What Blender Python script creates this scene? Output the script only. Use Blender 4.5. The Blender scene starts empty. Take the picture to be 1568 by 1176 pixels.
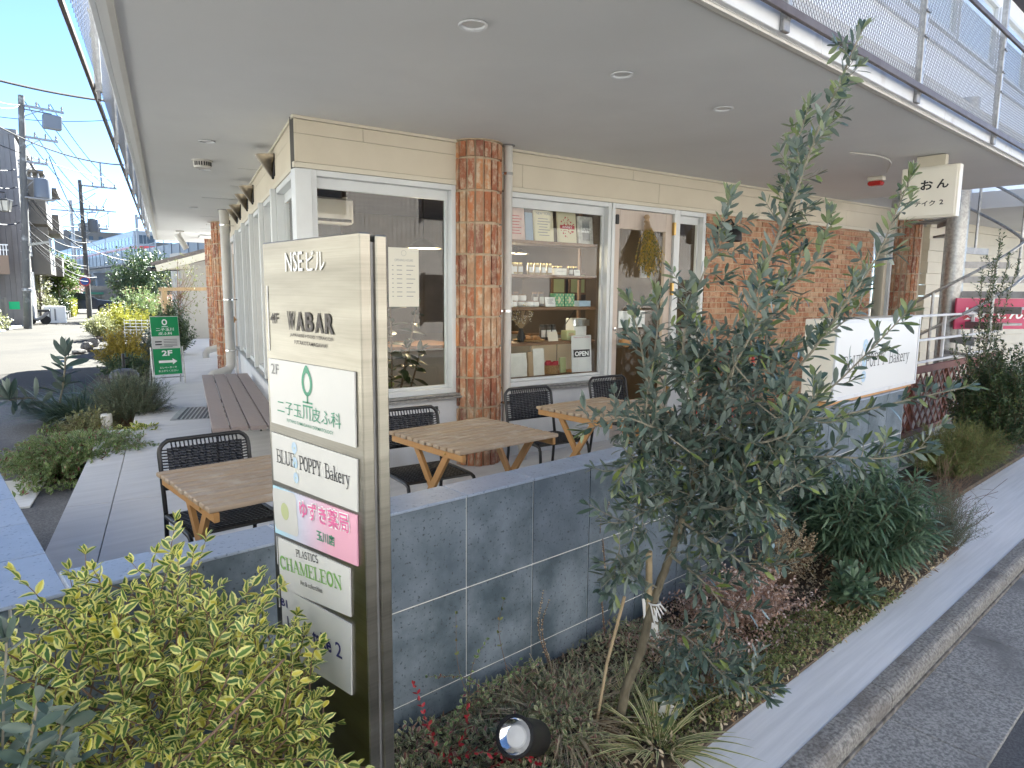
import bpy, bmesh, math, random
import numpy as np
from math import sin, cos, pi, radians, sqrt, atan2, hypot
from mathutils import Vector, Matrix
random.seed(7)
SC = bpy.context.scene
COL = SC.collection

# ------------------------------------------------------------------ camera
cam = bpy.data.cameras.new('camera')
cam.sensor_width = 36.0
cam.lens = 23.99
cam.clip_start = 0.05
cam.clip_end = 3000
cam_o = bpy.data.objects.new('camera', cam)
COL.objects.link(cam_o)
_a, _p, _r = radians(48.04), radians(7.74), radians(0.5)
_f = Vector((cos(_a)*cos(_p), sin(_a)*cos(_p), -sin(_p)))
_rt = Vector((sin(_a), -cos(_a), 0)); _up = _rt.cross(_f)
_R = _rt*cos(_r) + _up*sin(_r); _U = -_rt*sin(_r) + _up*cos(_r)
cam_o.matrix_world = Matrix(((_R.x, _U.x, -_f.x, 0), (_R.y, _U.y, -_f.y, 0), (_R.z, _U.z, -_f.z, 1.58), (0, 0, 0, 1)))
SC.camera = cam_o

# ------------------------------------------------------------------ light
SUN_AZ, SUN_EL = radians(34), radians(38)
w = bpy.data.worlds.new('World'); SC.world = w; w.use_nodes = True
nt = w.node_tree
sky = nt.nodes.new('ShaderNodeTexSky'); sky.sky_type = 'NISHITA'; sky.sun_disc = False
sky.sun_elevation = SUN_EL; sky.sun_rotation = pi/2 - SUN_AZ
sky.altitude = 2500; sky.air_density = 0.5; sky.dust_density = 0.0; sky.ozone_density = 1.0
nt.links.new(sky.outputs[0], nt.nodes['Background'].inputs[0])
nt.nodes['Background'].inputs[1].default_value = 0.062
sl = bpy.data.lights.new('sun', 'SUN'); sl.energy = 5.0; sl.angle = radians(0.5); sl.color = (1.0, 0.93, 0.83)
so = bpy.data.objects.new('sun', sl); COL.objects.link(so)
so.location = (20, 10, 30)
so.rotation_euler = Vector((cos(SUN_AZ)*cos(SUN_EL), sin(SUN_AZ)*cos(SUN_EL), sin(SUN_EL))).to_track_quat('Z', 'Y').to_euler()
SC.view_settings.view_transform = 'Standard'
SC.view_settings.look = 'None'
SC.view_settings.gamma = 1.0
SC.view_settings.exposure = 3.2
SC.view_settings.use_white_balance = True
SC.view_settings.white_balance_temperature = 6050
SC.view_settings.white_balance_tint = 4
SC.cycles.max_bounces = 8
SC.cycles.diffuse_bounces = 4
SC.cycles.transparent_max_bounces = 12
SC.cycles.use_denoising = True

# ------------------------------------------------------------------ materials
MATS = {}
def _ramp(nt, fac, a, b):
    m = nt.nodes.new('ShaderNodeMix'); m.data_type = 'RGBA'
    nt.links.new(fac, m.inputs[0]); m.inputs[6].default_value = (*a, 1); m.inputs[7].default_value = (*b, 1)
    return m.outputs[2]
def noise(nt, scale, detail=4, rough=.55, vec=None, stretch=None, coord='Object'):
    n = nt.nodes.new('ShaderNodeTexNoise'); n.inputs['Scale'].default_value = scale
    n.inputs['Detail'].default_value = detail; n.inputs['Roughness'].default_value = rough
    tc = nt.nodes.new('ShaderNodeTexCoord')
    src = tc.outputs[coord]
    if stretch:
        mp = nt.nodes.new('ShaderNodeMapping')
        mp.inputs['Scale'].default_value = stretch[:3]
        if len(stretch) > 3: mp.inputs['Rotation'].default_value = (0, 0, stretch[3])
        nt.links.new(src, mp.inputs[0]); src = mp.outputs[0]
    nt.links.new(src, n.inputs['Vector'])
    return n.outputs[0]
def contrast(nt, fac, lo, hi):
    r = nt.nodes.new('ShaderNodeMapRange'); r.inputs[1].default_value = lo; r.inputs[2].default_value = hi
    r.clamp = True
    nt.links.new(fac, r.inputs[0]); return r.outputs[0]
def newmat(name):
    m = bpy.data.materials.new(name); m.use_nodes = True
    MATS[name] = m
    return m, m.node_tree, m.node_tree.nodes['Principled BSDF']
def mixcol(nt, fac, c1, c2, blend='MIX'):
    m = nt.nodes.new('ShaderNodeMix'); m.data_type = 'RGBA'; m.blend_type = blend
    for i, c in ((0, fac), (6, c1), (7, c2)):
        if hasattr(c, 'links'): nt.links.new(c, m.inputs[i])
        elif isinstance(c, (int, float)): m.inputs[i].default_value = c
        else: m.inputs[i].default_value = (*c, 1)
    return m.outputs[2]
def bump(nt, b, h, strength, dist=.01):
    n = nt.nodes.new('ShaderNodeBump'); n.inputs['Strength'].default_value = strength; n.inputs['Distance'].default_value = dist
    nt.links.new(h, n.inputs['Height']); nt.links.new(n.outputs[0], b.inputs['Normal'])
def island(nt):
    g = nt.nodes.new('ShaderNodeNewGeometry'); return g.outputs['Random Per Island']
def mat(name, c1, c2=None, scale=6, rough=.6, metal=0, bscale=None, bstr=.2, stretch=None, spec=.5, isl=None, lo=.35, hi=.65, spots=None, rvar=0, bdist=.01):
    """noise-mottled surface; isl = second colour mixed per mesh island; spots=(colour, scale, lo, hi)"""
    m, nt, b = newmat(name)
    c = c1
    if c2 is not None:
        f = contrast(nt, noise(nt, scale, 6, .6, stretch=stretch), lo, hi)
        c = mixcol(nt, f, c1, c2)
    if isl is not None:
        c = mixcol(nt, island(nt), c, isl[0]) if len(isl) == 1 else mixcol(nt, contrast(nt, island(nt), isl[1], isl[2]), c, isl[0])
    if spots:
        c = mixcol(nt, contrast(nt, noise(nt, spots[1], 3, .5), spots[2], spots[3]), c, spots[0])
    if hasattr(c, 'links'): nt.links.new(c, b.inputs['Base Color'])
    else: b.inputs['Base Color'].default_value = (*c, 1)
    b.inputs['Roughness'].default_value = rough; b.inputs['Metallic'].default_value = metal
    b.inputs['Specular IOR Level'].default_value = spec
    if rvar:
        r = nt.nodes.new('ShaderNodeMapRange'); r.inputs[3].default_value = rough - rvar; r.inputs[4].default_value = rough + rvar
        nt.links.new(noise(nt, scale*1.7, 4), r.inputs[0]); nt.links.new(r.outputs[0], b.inputs['Roughness'])
    if bscale: bump(nt, b, noise(nt, bscale, 5, .6, stretch=stretch), bstr, bdist)
    return m
def leafmat(name, c1, c2, edge=None, young=None, back=None, rough=.45, trans=.25, elo=.55, ehi=.75, yt=.9):
    """leaf: random per leaf between c1 and c2, optional margin colour from the leaf UV, a few young leaves, paler underside"""
    m, nt, b = newmat(name)
    r = island(nt)
    c = mixcol(nt, r, c1, c2)
    if young:
        gt = contrast(nt, r, yt, yt+.02)
        c = mixcol(nt, gt, c, young)
    if edge:
        uv = nt.nodes.new('ShaderNodeUVMap'); sx = nt.nodes.new('ShaderNodeSeparateXYZ'); nt.links.new(uv.outputs[0], sx.inputs[0])
        ab = nt.nodes.new('ShaderNodeMath'); ab.operation = 'MULTIPLY_ADD'; ab.inputs[1].default_value = 2; ab.inputs[2].default_value = -1
        nt.links.new(sx.outputs[0], ab.inputs[0])
        a2 = nt.nodes.new('ShaderNodeMath'); a2.operation = 'ABSOLUTE'; nt.links.new(ab.outputs[0], a2.inputs[0])
        jit = nt.nodes.new('ShaderNodeMath'); jit.operation = 'MULTIPLY_ADD'; jit.inputs[1].default_value = .5
        nt.links.new(noise(nt, 90, 2), jit.inputs[0]); nt.links.new(a2.outputs[0], jit.inputs[2])
        c = mixcol(nt, contrast(nt, jit.outputs[0], elo+.25, ehi+.25), c, edge)
    if back:
        g = nt.nodes.new('ShaderNodeNewGeometry')
        c = mixcol(nt, g.outputs['Backfacing'], c, back)
    nt.links.new(c, b.inputs['Base Color'])
    b.inputs['Roughness'].default_value = rough
    t = nt.nodes.new('ShaderNodeBsdfTranslucent'); nt.links.new(c, t.inputs[0])
    mx = nt.nodes.new('ShaderNodeMixShader'); mx.inputs[0].default_value = trans
    nt.links.new(b.outputs[0], mx.inputs[1]); nt.links.new(t.outputs[0], mx.inputs[2])
    nt.links.new(mx.outputs[0], nt.nodes['Material Output'].inputs[0])
    return m
def glassmat(name, tint=(.93, .96, .95), refl=1.0):
    m, nt, b = newmat(name); nt.nodes.remove(b)
    tr = nt.nodes.new('ShaderNodeBsdfTransparent'); tr.inputs[0].default_value = (*tint, 1)
    gl = nt.nodes.new('ShaderNodeBsdfGlossy'); gl.inputs['Roughness'].default_value = 0.0
    fr = nt.nodes.new('ShaderNodeLayerWeight'); fr.inputs[0].default_value = .5
    pw = nt.nodes.new('ShaderNodeMath'); pw.operation = 'POWER'; pw.inputs[1].default_value = 4.0
    nt.links.new(fr.outputs['Facing'], pw.inputs[0])
    mu = nt.nodes.new('ShaderNodeMath'); mu.operation = 'MULTIPLY_ADD'; mu.inputs[1].default_value = .85; mu.inputs[2].default_value = .058*refl; mu.use_clamp = True
    nt.links.new(pw.outputs[0], mu.inputs[0])
    mx = nt.nodes.new('ShaderNodeMixShader')
    nt.links.new(mu.outputs[0], mx.inputs[0]); nt.links.new(tr.outputs[0], mx.inputs[1]); nt.links.new(gl.outputs[0], mx.inputs[2])
    nt.links.new(mx.outputs[0], nt.nodes['Material Output'].inputs[0])
    return m
def emat(name, col, s):
    m, nt, b = newmat(name)
    b.inputs['Base Color'].default_value = (*col, 1); b.inputs['Emission Color'].default_value = (*col, 1); b.inputs['Emission Strength'].default_value = s
    return m

mat('terrace_concrete', (.54, .535, .53), (.65, .645, .64), 1.3, .75, bscale=60, bstr=.25, stretch=(1.0, 9, 1, .1), lo=.3, hi=.7, bdist=.004)
mat('pavement_concrete', (.60, .61, .62), (.70, .705, .715), 2.5, .8, bscale=45, bstr=.5, stretch=(.6, 14, 1), bdist=.006)
mat('kerb_concrete', (.125, .117, .105), (.30, .285, .26), 60, .85, bscale=140, bstr=.7, lo=.38, hi=.62, spots=((.12, .10, .085), 3.0, .55, .75), bdist=.006)
mat('gutter_concrete', (.16, .16, .153), (.36, .348, .33), 75, .85, bscale=150, bstr=.8, lo=.40, hi=.60, spots=((.15, .145, .14), 2.2, .5, .7), bdist=.006)
mat('asphalt', (.055, .055, .06), (.11, .11, .115), 120, .85, bscale=160, bstr=.8, lo=.4, hi=.62, bdist=.006)
mat('shoulder_asphalt', (.10, .10, .105), (.2, .2, .205), 70, .9, bscale=120, bstr=.8, lo=.4, hi=.62, spots=((.07, .07, .075), 1.2, .5, .7))
mat('street_asphalt', (.040, .035, .028), (.052, .046, .037), .8, .9, bscale=60, bstr=.4, spots=((.033, .029, .024), .35, .52, .62))
mat('soil', (.055, .04, .028), (.12, .09, .06), 14, .95, bscale=40, bstr=.8)
mat('soffit_paint', (.63, .63, .62), (.67, .67, .66), 1.2, .75, bscale=220, bstr=.12, spots=((.59, .585, .57), .6, .5, .75))
mat('white_paint', (.78, .785, .785), (.74, .745, .74), 3, .45, bscale=30, bstr=.03)
mat('frame_paint', (.64, .66, .655), (.60, .615, .61), 4, .4)
mat('fascia_metal', (.66, .67, .68), (.58, .59, .61), 1.6, .4, spots=((.5, .49, .48), 5, .62, .75))
mat('cream_panel', (.56, .50, .385), (.60, .54, .42), 2.2, .6, bscale=80, bstr=.06)
mat('cream_trim', (.62, .575, .46), (.58, .53, .42), 3, .55)
mat('plinth_render', (.66, .665, .67), (.58, .585, .59), 3, .75, bscale=60, bstr=.15, spots=((.48, .47, .455), 2, .6, .8))
mat('joint_dark', (.06, .055, .05), rough=.8)
def brickmat(name, cols, dirt):
    m, nt, b = newmat(name)
    r = island(nt)
    cr = nt.nodes.new('ShaderNodeValToRGB'); cr.color_ramp.interpolation = 'CONSTANT'
    e = cr.color_ramp.elements
    while len(e) < len(cols): e.new(.5)
    for i, c in enumerate(cols): e[i].position = i/len(cols); e[i].color = (*c, 1)
    nt.links.new(r, cr.inputs[0])
    c = mixcol(nt, contrast(nt, noise(nt, 22, 7, .75, stretch=(1, 1, .5)), .47, .60), cr.outputs[0], dirt)
    c = mixcol(nt, contrast(nt, noise(nt, 11, 4, .6), .45, .75), c, mixcol(nt, .5, cr.outputs[0], (.16, .06, .03)))
    nt.links.new(c, b.inputs['Base Color']); b.inputs['Roughness'].default_value = .85
    bump(nt, b, noise(nt, 70, 6, .7), .7, .008)
    return m
brickmat('column_brick', [(.47, .18, .075), (.40, .145, .065), (.52, .235, .10), (.45, .22, .12), (.34, .125, .065), (.49, .29, .165), (.28, .115, .075)], (.58, .46, .33))
brickmat('wall_brick', [(.40, .195, .10), (.355, .16, .08), (.44, .245, .14), (.31, .135, .08), (.47, .30, .18), (.38, .185, .10)], (.50, .35, .23))
mat('mortar', (.42, .33, .22), (.50, .40, .28), 30, .9, bscale=90, bstr=.5)
mat('grout', (.62, .62, .60), (.72, .72, .70), 25, .85, bscale=90, bstr=.4)
mat('bluestone_tile', (.066, .092, .112), (.185, .22, .255), 4.0, .42, isl=((.11, .14, .18), .3, 1.6), bscale=140, bstr=.35, spots=((.045, .058, .068), 70, .60, .67), lo=.38, hi=.64, rvar=.1, bdist=.003)
mat('coping_tile_skylit', (.26, .31, .39), (.32, .37, .455), 9, .40, isl=((.33, .38, .465), .1, .9), bscale=150, bstr=.25, spots=((.16, .20, .26), 80, .6, .7), rvar=.07, bdist=.003)  # paler and bluer than the wall tile: sky reflection put into the colour
def woodmat(name, c1, c2, grain=(60, 4, 60), rough=.6, isl=None, spot=None):
    m, nt, b = newmat(name)
    f = contrast(nt, noise(nt, 1.0, 6, .65, stretch=grain), .35, .68)
    c = mixcol(nt, f, c1, c2)
    if isl: c = mixcol(nt, island(nt), c, isl)
    if spot: c = mixcol(nt, contrast(nt, noise(nt, 9, 4, .6), .5, .75), c, spot)
    nt.links.new(c, b.inputs['Base Color']); b.inputs['Roughness'].default_value = rough
    bump(nt, b, f, .25, .002)
    return m
woodmat('tabletop_wood', (.45, .355, .255), (.28, .205, .14), (5, 70, 70), .6, (.40, .295, .19), (.49, .42, .33))
woodmat('table_leg_wood', (.50, .285, .10), (.40, .20, .065), (50, 50, 6), .5, (.46, .25, .09))
woodmat('bench_wood', (.33, .27, .245), (.25, .205, .185), (50, 4, 50), .6, (.29, .24, .22))
woodmat('bench_end_grain', (.34, .17, .09), (.26, .12, .065), (40, 40, 40), .7)
woodmat('shelf_wood', (.21, .115, .055), (.15, .075, .035), (5, 60, 60), .55)
woodmat('lattice_wood', (.20, .075, .045), (.13, .05, .035), (20, 20, 20), .7, (.16, .06, .04))
woodmat('door_wood', (.55, .47, .40), (.50, .42, .35), (40, 40, 4), .5)
woodmat('pale_timber', (.50, .36, .20), (.42, .29, .16), (40, 40, 4), .6)
mat('black_metal', (.014, .014, .015), rough=.38, spec=.5)
m, nt, b = newmat('black_rope')
b.inputs['Base Color'].default_value = (.012, .012, .015, 1); b.inputs['Roughness'].default_value = .5
_w = nt.nodes.new('ShaderNodeTexWave'); _w.wave_type = 'BANDS'; _w.bands_direction = 'DIAGONAL'; _w.inputs['Scale'].default_value = 26; _w.inputs['Distortion'].default_value = 1.2
_tc = nt.nodes.new('ShaderNodeTexCoord'); nt.links.new(_tc.outputs['Object'], _w.inputs['Vector'])
nt.links.new(mixcol(nt, _w.outputs[1], (.008, .008, .01), (.035, .036, .045)), b.inputs['Base Color'])
bump(nt, b, _w.outputs[1], 1.0, .006)
m, nt, b = newmat('brushed_steel')
f = noise(nt, 1.0, 3, .6, stretch=(2, 2, 260))
f2 = contrast(nt, noise(nt, 1.0, 4, .6, stretch=(1, 1.5, 16)), .3, .7)
nt.links.new(mixcol(nt, f2, mixcol(nt, f, (.17, .158, .13), (.25, .235, .198)), mixcol(nt, f, (.27, .255, .215), (.36, .34, .29))), b.inputs['Base Color'])
b.inputs['Metallic'].default_value = 1.0; b.inputs['Roughness'].default_value = .3
bump(nt, b, f, .14, .002)
mat('polished_steel', (.55, .52, .47), rough=.16, metal=1)
mat('galvanised', (.34, .34, .33), (.46, .46, .445), 25, .42, metal=.85, lo=.4, hi=.6)
mat('grey_steel', (.23, .23, .235), (.30, .30, .30), 12, .45, metal=.6)
mat('dark_rail', (.085, .065, .06), (.12, .10, .095), 10, .5, metal=.3)
mat('mesh_steel', (.30, .30, .30), rough=.45, metal=.5)
mat('lamp_bronze', (.16, .13, .09), (.24, .20, .14), 14, .3, metal=.9)
mat('pipe_grey', (.50, .48, .44), (.55, .53, .49), 5, .5)
mat('brass', (.50, .34, .12), rough=.3, metal=.9)
mat('chrome', (.7, .7, .7), rough=.12, metal=1)
mat('plate_white', (.60, .595, .57), (.57, .565, .54), 3, .4)
mat('paper_white', (.66, .66, .645), rough=.6)
mat('paper_cream', (.66, .60, .50), rough=.6)
mat('ink_black', (.012, .012, .014), rough=.5)
mat('ink_brown', (.035, .025, .02), rough=.5)
mat('ink_white', (.85, .85, .84), rough=.5)
mat('ink_green', (.06, .27, .16), rough=.5)
mat('ink_lime', (.24, .48, .13), rough=.5)
mat('ink_navy', (.012, .012, .14), rough=.5)
mat('ink_pink', (.72, .15, .36), rough=.5)
mat('ink_red', (.42, .03, .045), rough=.5)
mat('ink_grey', (.20, .20, .20), rough=.5)
mat('ink_paleblue', (.46, .58, .72), (.35, .50, .62), 30, .5)
mat('ink_palegreen', (.46, .50, .26), rough=.5)
mat('signbox_face', (.66, .66, .65), rough=.35)
mat('signbox_cream', (.74, .71, .61), (.70, .66, .56), 2, .4)
mat('sign_green', (.012, .26, .085), rough=.35)
mat('sign_pink', (.50, .05, .13), rough=.4)
mat('alarm_red', (.45, .02, .015), rough=.25)
mat('black_plastic', (.012, .012, .013), rough=.45)
mat('rubber_grey', (.07, .07, .08), (.10, .10, .11), 20, .6)
mat('white_plastic', (.78, .78, .76), rough=.4)
mat('stone_grey', (.09, .085, .08), (.15, .14, .13), 14, .9, bscale=30, bstr=.8)
m, nt, b = newmat('pink_gradient')
tc = nt.nodes.new('ShaderNodeTexCoord'); sx = nt.nodes.new('ShaderNodeSeparateXYZ'); nt.links.new(tc.outputs['Generated'], sx.inputs[0])
nt.links.new(mixcol(nt, contrast(nt, sx.outputs[1], .25, .9), (.76, .40, .52), (.45, .68, .80)), b.inputs['Base Color']); b.inputs['Roughness'].default_value = .45
glassmat('window_glass'); glassmat('door_glass', (.9, .93, .92), .8)

# ------------------------------------------------------------------ mesh helpers
class MB:
    """collects boxes, tubes, lathes and prisms; build() links them as ONE mesh object"""
    def __init__(s, M=None): s.v = []; s.f = []; s.M = M or Matrix.Identity(4)
    def add(s, vs, fs):
        o = len(s.v); s.v += [s.M @ Vector(p) for p in vs]; s.f += [tuple(i+o for i in f) for f in fs]
    def box(s, x0, x1, y0, y1, z0, z1):
        s.add([(x0,y0,z0),(x1,y0,z0),(x1,y1,z0),(x0,y1,z0),(x0,y0,z1),(x1,y0,z1),(x1,y1,z1),(x0,y1,z1)],
              [(0,3,2,1),(4,5,6,7),(0,1,5,4),(1,2,6,5),(2,3,7,6),(3,0,4,7)])
    def bbox(s, x0, x1, y0, y1, z0, z1, b=.004):
        """box with chamfered edges"""
        bm = bmesh.new(); bmesh.ops.create_cube(bm, size=1)
        for v in bm.verts: v.co = Vector(((x0+x1)/2+v.co.x*(x1-x0), (y0+y1)/2+v.co.y*(y1-y0), (z0+z1)/2+v.co.z*(z1-z0)))
        bmesh.ops.bevel(bm, geom=list(bm.edges), offset=b, segments=1, profile=.5, affect='EDGES')
        bm.verts.index_update()
        s.add([v.co.copy() for v in bm.verts], [[v.index for v in f.verts] for f in bm.faces]); bm.free()
    def bar(s, p, q, wd, ht, up=(0, 0, 1)):
        """rectangular bar from p to q, wd across, ht along up"""
        p, q = Vector(p), Vector(q); d = (q-p).normalized(); up = Vector(up)
        sd = d.cross(up)
        if sd.length < 1e-4: sd = d.cross(Vector((1, 0, 0)))
        sd.normalize(); u = sd.cross(d)
        vs = []
        for c in (p, q):
            for a, b in ((-1,-1),(1,-1),(1,1),(-1,1)): vs.append(c + sd*a*wd/2 + u*b*ht/2)
        s.add(vs, [(0,1,2,3),(7,6,5,4),(0,4,5,1),(1,5,6,2),(2,6,7,3),(3,7,4,0)])
    def tube(s, pts, r, n=8, caps=True, taper=None):
        pts = [Vector(p) for p in pts]; k = len(pts); rings = []
        ref = None
        for i, p in enumerate(pts):
            d = (pts[min(i+1, k-1)] - pts[max(i-1, 0)])
            if d.length < 1e-9: d = Vector((0, 0, 1))
            d.normalize()
            if ref is None:
                ref = d.cross(Vector((0, 0, 1)))
                if ref.length < 1e-3: ref = Vector((1, 0, 0))
            ref = ref - d*ref.dot(d)
            if ref.length < 1e-6: ref = d.orthogonal()
            ref.normalize(); u = d.cross(ref)
            rr = r if not hasattr(r, '__len__') else r[i]
            rings.append([p + ref*rr*cos(2*pi*j/n) + u*rr*sin(2*pi*j/n) for j in range(n)])
        vs = [v for rg in rings for v in rg]; fs = []
        for i in range(k-1):
            for j in range(n):
                a = i*n+j; b = i*n+(j+1) % n
                fs.append((a, b, b+n, a+n))
        if caps: fs.append(tuple(range(n))[::-1]); fs.append(tuple((k-1)*n+j for j in range(n)))
        s.add(vs, fs)
    def lathe(s, prof, c=(0, 0, 0), n=20, axis=None, caps=True):
        """prof = [(radius, height)...] about +Z (or axis) through c"""
        c = Vector(c); z = Vector(axis or (0, 0, 1)).normalized(); x = z.orthogonal().normalized(); y = z.cross(x)
        vs = []; fs = []
        for r, h in prof:
            for j in range(n): vs.append(c + z*h + x*r*cos(2*pi*j/n) + y*r*sin(2*pi*j/n))
        for i in range(len(prof)-1):
            for j in range(n):
                a = i*n+j; b = i*n+(j+1) % n; fs.append((a, b, b+n, a+n))
        if caps and prof[0][0] > 1e-4: fs.append(tuple(range(n))[::-1])
        if caps and prof[-1][0] > 1e-4: fs.append(tuple((len(prof)-1)*n+j for j in range(n)))
        s.add(vs, fs)
    def prism(s, poly, z0, z1):
        n = len(poly)
        s.add([(x, y, z0) for x, y in poly] + [(x, y, z1) for x, y in poly],
              [tuple(range(n))[::-1], tuple(range(n, 2*n))] + [(i, (i+1) % n, (i+1) % n+n, i+n) for i in range(n)])
    def quad(s, a, b, c, d): s.add([a, b, c, d], [(0, 1, 2, 3)])
    def build(s, name, m, parent=None, smooth=False, local=False, autosmooth=True):
        me = bpy.data.meshes.new(name)
        off = Vector((0, 0, 0))
        if parent is not None and not local:
            p = parent
            while p is not None: off = off + p.location; p = p.parent
        me.from_pydata([v - off for v in s.v], [], s.f); me.update()
        bm = bmesh.new(); bm.from_mesh(me); bmesh.ops.recalc_face_normals(bm, faces=bm.faces); bm.to_mesh(me); bm.free()
        me.materials.append(MATS[m])
        if smooth:
            me.polygons.foreach_set('use_smooth', [True]*len(me.polygons))
            if autosmooth:
                try: me.set_sharp_from_angle(angle=radians(40))
                except Exception: pass
        o = bpy.data.objects.new(name, me); COL.objects.link(o)
        if parent is not None: o.parent = parent
        return o

def tag(o, label=None, cat=None, group=None, kind=None):
    for k, v in (('label', label), ('category', cat), ('group', group), ('kind', kind)):
        if v: o[k] = v
    return o
def thing(name, label, cat, loc=(0, 0, 0), group=None, rz=0):
    o = bpy.data.objects.new(name, None); COL.objects.link(o); o.location = loc; o.rotation_euler = (0, 0, rz)
    o.empty_display_size = .1
    return tag(o, label, cat, group)
def copy_tree(o, parent=None):
    c = o.copy(); COL.objects.link(c)
    if parent is not None: c.parent = parent
    for ch in list(o.children): copy_tree(ch, c)
    return c
def struct(o): o['kind'] = 'structure'; return o

def frame(origin, x, y):
    """4x4 whose local x, y axes are x, y (z = x cross y) placed at origin"""
    x = Vector(x).normalized(); y = Vector(y); y = (y - x*y.dot(x)).normalized(); z = x.cross(y)
    return Matrix(((x.x, y.x, z.x, origin[0]), (x.y, y.y, z.y, origin[1]), (x.z, y.z, z.z, origin[2]), (0, 0, 0, 1)))

def text_mesh(items):
    """items = [(string, x, y, height, width or None, bold, align)] in a local plane -> verts, faces"""
    V = []; F = []
    for (body, x, y, h, wd, bold, al) in items:
        cu = bpy.data.curves.new('lettering', 'FONT'); cu.body = body; cu.size = 1.0; cu.offset = bold; cu.resolution_u = 3
        ob = bpy.data.objects.new('lettering', cu); COL.objects.link(ob)
        dg = bpy.context.evaluated_depsgraph_get(); me = bpy.data.meshes.new_from_object(ob.evaluated_get(dg))
        co = [v.co.copy() for v in me.vertices]
        if co:
            x0 = min(c.x for c in co); x1 = max(c.x for c in co); y0 = min(c.y for c in co); y1 = max(c.y for c in co)
            sy = h/max(1e-6, y1-y0); sx = (wd/max(1e-6, x1-x0)) if wd else sy
            ox = {'L': 0, 'C': -(x1-x0)*sx/2, 'R': -(x1-x0)*sx}[al]
            o = len(V)
            V += [(x+ox+(c.x-x0)*sx, y+(c.y-y0)*sy, 0) for c in co]
            F += [tuple(i+o for i in p.vertices) for p in me.polygons]
        bpy.data.objects.remove(ob); bpy.data.curves.remove(cu); bpy.data.meshes.remove(me)
    return V, F
def lettering(M, items, m, parent, lift=.0015, name='lettering'):
    b = MB(M); v, f = text_mesh(items); b.add([(p[0], p[1], lift) for p in v], f)
    me_o = b.build(name, m, parent)
    return me_o
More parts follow.
